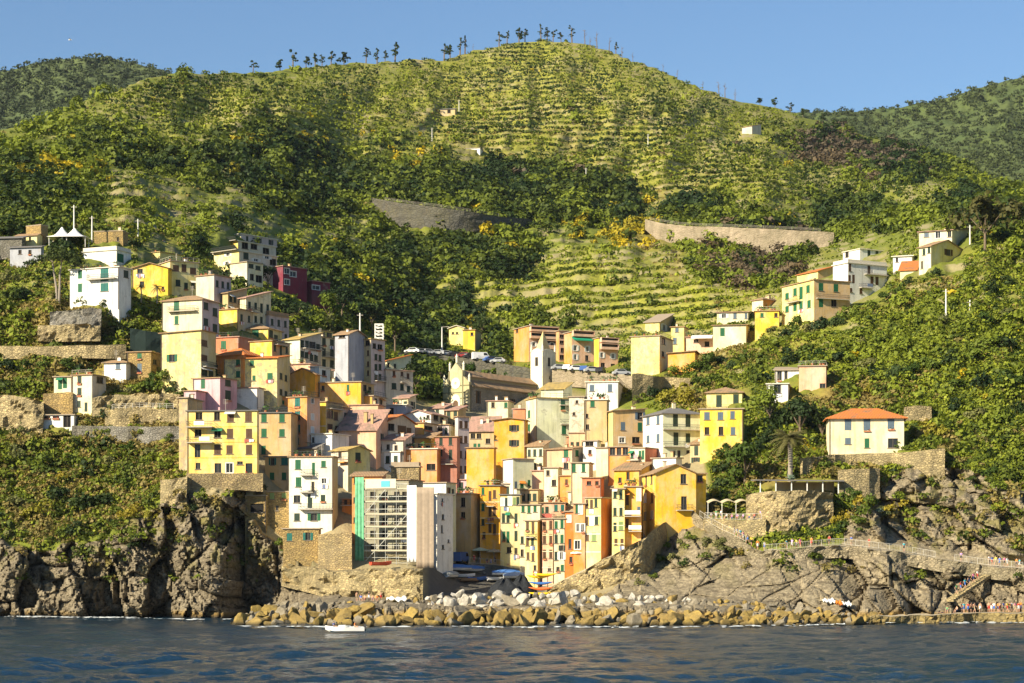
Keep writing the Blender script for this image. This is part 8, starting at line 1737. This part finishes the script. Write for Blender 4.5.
def person(p, rz, pose, top, bot, where, bare=False):
    o = bpy.data.objects.new('person', BODY[pose]); COL.objects.link(o); o.location = p; o.rotation_euler.z = rz; s = rnd.uniform(.95, 1.06); o.scale = (s, s, s)
    for i, c in ((1, None if bare else top), (2, bot)):
        o.material_slots[i].link = 'OBJECT'; o.material_slots[i].material = SKIN if c is None else plain('cloth_' + c, CLO[c], .85)
    wear = f'bare chested person in {bot} shorts' if bare else f'person in {top} top and {bot} {"shorts" if pose != "walk" else "trousers"}'
    verb = dict(stand='standing', walk='walking', reach='standing with an arm raised', sit='sitting', lie='lying')[pose]
    lab = f'{wear} {verb} {where}'
    SEEN.setdefault(lab, []).append(o); o['label'] = lab; o['category'] = 'person'; o['group'] = 'people along the shore'
SEEN = {}
tops = list(CLO); PR = random.Random(3)
COMBO = [(a, b) for a in ('red', 'orange', 'white', 'blue', 'turquoise', 'pink', 'black', 'green', 'yellow', 'grey', 'lilac') for b in ('navy', 'khaki', 'black', 'white', 'red', 'blue')]; PR.shuffle(COMBO); CI = iter(COMBO * 3)
def crowd(key, pxs, where, poses, back=(.4, 1.4), bare=.0):
    for px in pxs:
        b = PR.uniform(*back); p = on_strip_px(key, px, b)
        if p is None: continue
        t, bt = next(CI); person(p, PR.uniform(-1.2, 1.2), PR.choice(poses), t, bt, where, PR.random() < bare)
crowd('dock', [963, 966, 969, 972, 975, 982, 990, 993, 996, 999, 1002, 1004, 1008, 1011, 1014, 1017, 1020, 1023], 'on the bathing platform', ('stand', 'stand', 'reach', 'walk'), (.3, 1.6), .35)
crowd('dock', [958, 948], 'at the left end of the platform', ('sit',), (.3, .8), .5); crowd('dock', [943], 'on the platform edge', ('lie',), (.3, .8), 1)
crowd('path', [962, 990, 993, 997, 1001, 1005, 1008, 1018, 1021], 'at the right end of the coast path', ('walk', 'stand'), (.4, 1.2)); crowd('path', [905, 870, 852, 830, 812], 'on the middle of the coast path', ('walk', 'stand'), (.4, 1.0))
crowd('path', [735, 738, 741, 744, 748, 752, 758, 765, 787, 793, 797, 801], 'on the coast path under the cafe', ('walk', 'stand'), (.4, 1.0))
crowd('terr', [712, 717, 722, 727, 733, 738, 744, 750, 756, 762], 'on the cafe terrace', ('stand', 'sit'), (.8, 2.0)); crowd('rest', [474, 480, 487, 491, 495, 501, 508], 'on the restaurant terrace', ('sit', 'stand'), (.6, 1.8))
for k, (px, py) in enumerate(((978, 592), (981, 594), (984, 591), (986, 595), (988, 589), (990, 592))):
    t, b = next(CI); f = k / 6; a, c = at(990, 572, 362), at(948, 600, 355); q = a.lerp(c, .30 + .1 * k); person(q + Vector((0, 0, .02)), .8, 'walk', t, b, 'on the stone stair to the platform')
for k, px in enumerate((357, 361, 365, 369, 373, 377, 381)):
    t, b = next(CI); p = at(px, 601.5, 349); h = hit(px, 601.5); 
    if h is not None: person(h - Vector((0, .2, 0)), PR.uniform(-.8, .8), 'sit' if k % 3 else 'stand', t, b, 'on the rocks under the bank wall', k % 2 == 0)
for k, x in enumerate((-1.6, -.5, 1.4)):
    t, b = next(CI); person(MOTORBOAT.location + Vector((x, .1 * k, .45)), 1.2, 'sit', t, b, 'in the white motorboat')
# towels and loungers on the rocks, an orange dinghy and a gull
def towels():
    for (px, py, w, lb, c) in ((828, 604, 12, 'white towel bundle on the rocks left of the dark crag', 'white'), (845, 607, 10, 'second white sheet laid over the flat rocks', 'white'), (838, 606, 6, 'orange towel between the white ones on the rocks', 'orange'), (397, 602, 20, 'long white sheet drying on the rocks under the bank', 'white')):
        h = hit(px, py)
        if h is None: continue
        L = w / F * h.y; k = 10; m = MB(); P = [[Vector((L * (i / k - .5), -.9 + 1.8 * j / 4, .35 + .22 * math.sin(i * 1.9 + j) + .15 * math.sin(i * .7 + j * 2.1) + .12 * j)) for j in range(5)] for i in range(k + 1)]
        o = sheet_mesh('towel', P, plain('cloth_' + c, CLO[c], .85), None, h + Vector((0, -.8, 0))); o.modifiers.new('thickness', 'SOLIDIFY').thickness = .05; tag(o, lb, 'towel')
towels()
r0 = rowboat(381, 566, 'upturned orange dinghy at the foot of the scaffolding', 'r', .5, 4.2, None, Y=D(381, 566) - 3, name='dinghy', group=None)
def gull():
    o = at(70, 40, 420); m = MB(); m.tube([(-.35, 0, 0), (-.1, 0, .05), (.2, 0, .05), (.4, 0, .0)], [.03, .11, .1, .03], 8)
    for s in (-1, 1): m.poly([(-.12, 0, .06), (.15, 0, .06), (.12, s * .5, .22), (-.05, s * .5, .22)]); m.poly([(-.05, s * .5, .22), (.12, s * .5, .22), (0, s * 1.0, .12)])
    tag(m.build('gull', [M_WHITE], None, o), 'white gull flying in the sky at upper left', 'bird')
gull()

def foam():
    """broken water where the swell meets the rocks"""
    m = MB(); r_ = random.Random(9)
    for k in range(420):
        px = r_.uniform(-60, 1080); row = float(np.interp(px, [-60, 150, 205, 228, 236, 700, 800, 880, 1080], [616, 618.5, 620, 620, 627.5, 627.5, 626, 623, 623])) + r_.uniform(-.3, 1.0)
        if r_.random() > float(vnoise(np.array([px / 22]), np.array([0.]), None, 3)[0]) * 1.5: continue
        Y = CAMH * F / (row - HOR); c = at(px, row, Y); c.z = .16; L, W = r_.uniform(.4, 1.8), r_.uniform(.25, 1.1); n = 9
        m.poly([c + Vector((math.cos(t) * L * r_.uniform(.5, 1), math.sin(t) * W * r_.uniform(.5, 1), r_.uniform(-.04, .1))) for t in [2 * math.pi * i / n for i in range(n)]])
    tag(m.build('foam', [plain('sea_foam', (.62,.66,.66), .7, 0, .2)]), 'thin white foam where the sea meets the rocks', 'foam', kind='stuff')
foam()
# ------------------------------------------------------------------ the air between here and the mountains
def haze():
    m = bpy.data.materials.new('haze'); m.use_nodes = True; nt = m.node_tree; nt.nodes.clear()
    out = nt.nodes.new('ShaderNodeOutputMaterial'); v = nt.nodes.new('ShaderNodeVolumePrincipled'); v.inputs['Color'].default_value = (.78, .86, 1, 1); v.inputs['Density'].default_value = HAZE; v.inputs['Anisotropy'].default_value = .0
    nt.links.new(v.outputs[0], out.inputs['Volume'])
    b = MB(); b.box(-2600, 2600, -40, 3200, -2.2, 760); tag(b.build('haze', [m]), 'thin summer haze over the bay', 'haze', kind='stuff')
HAZE = .000016
haze()
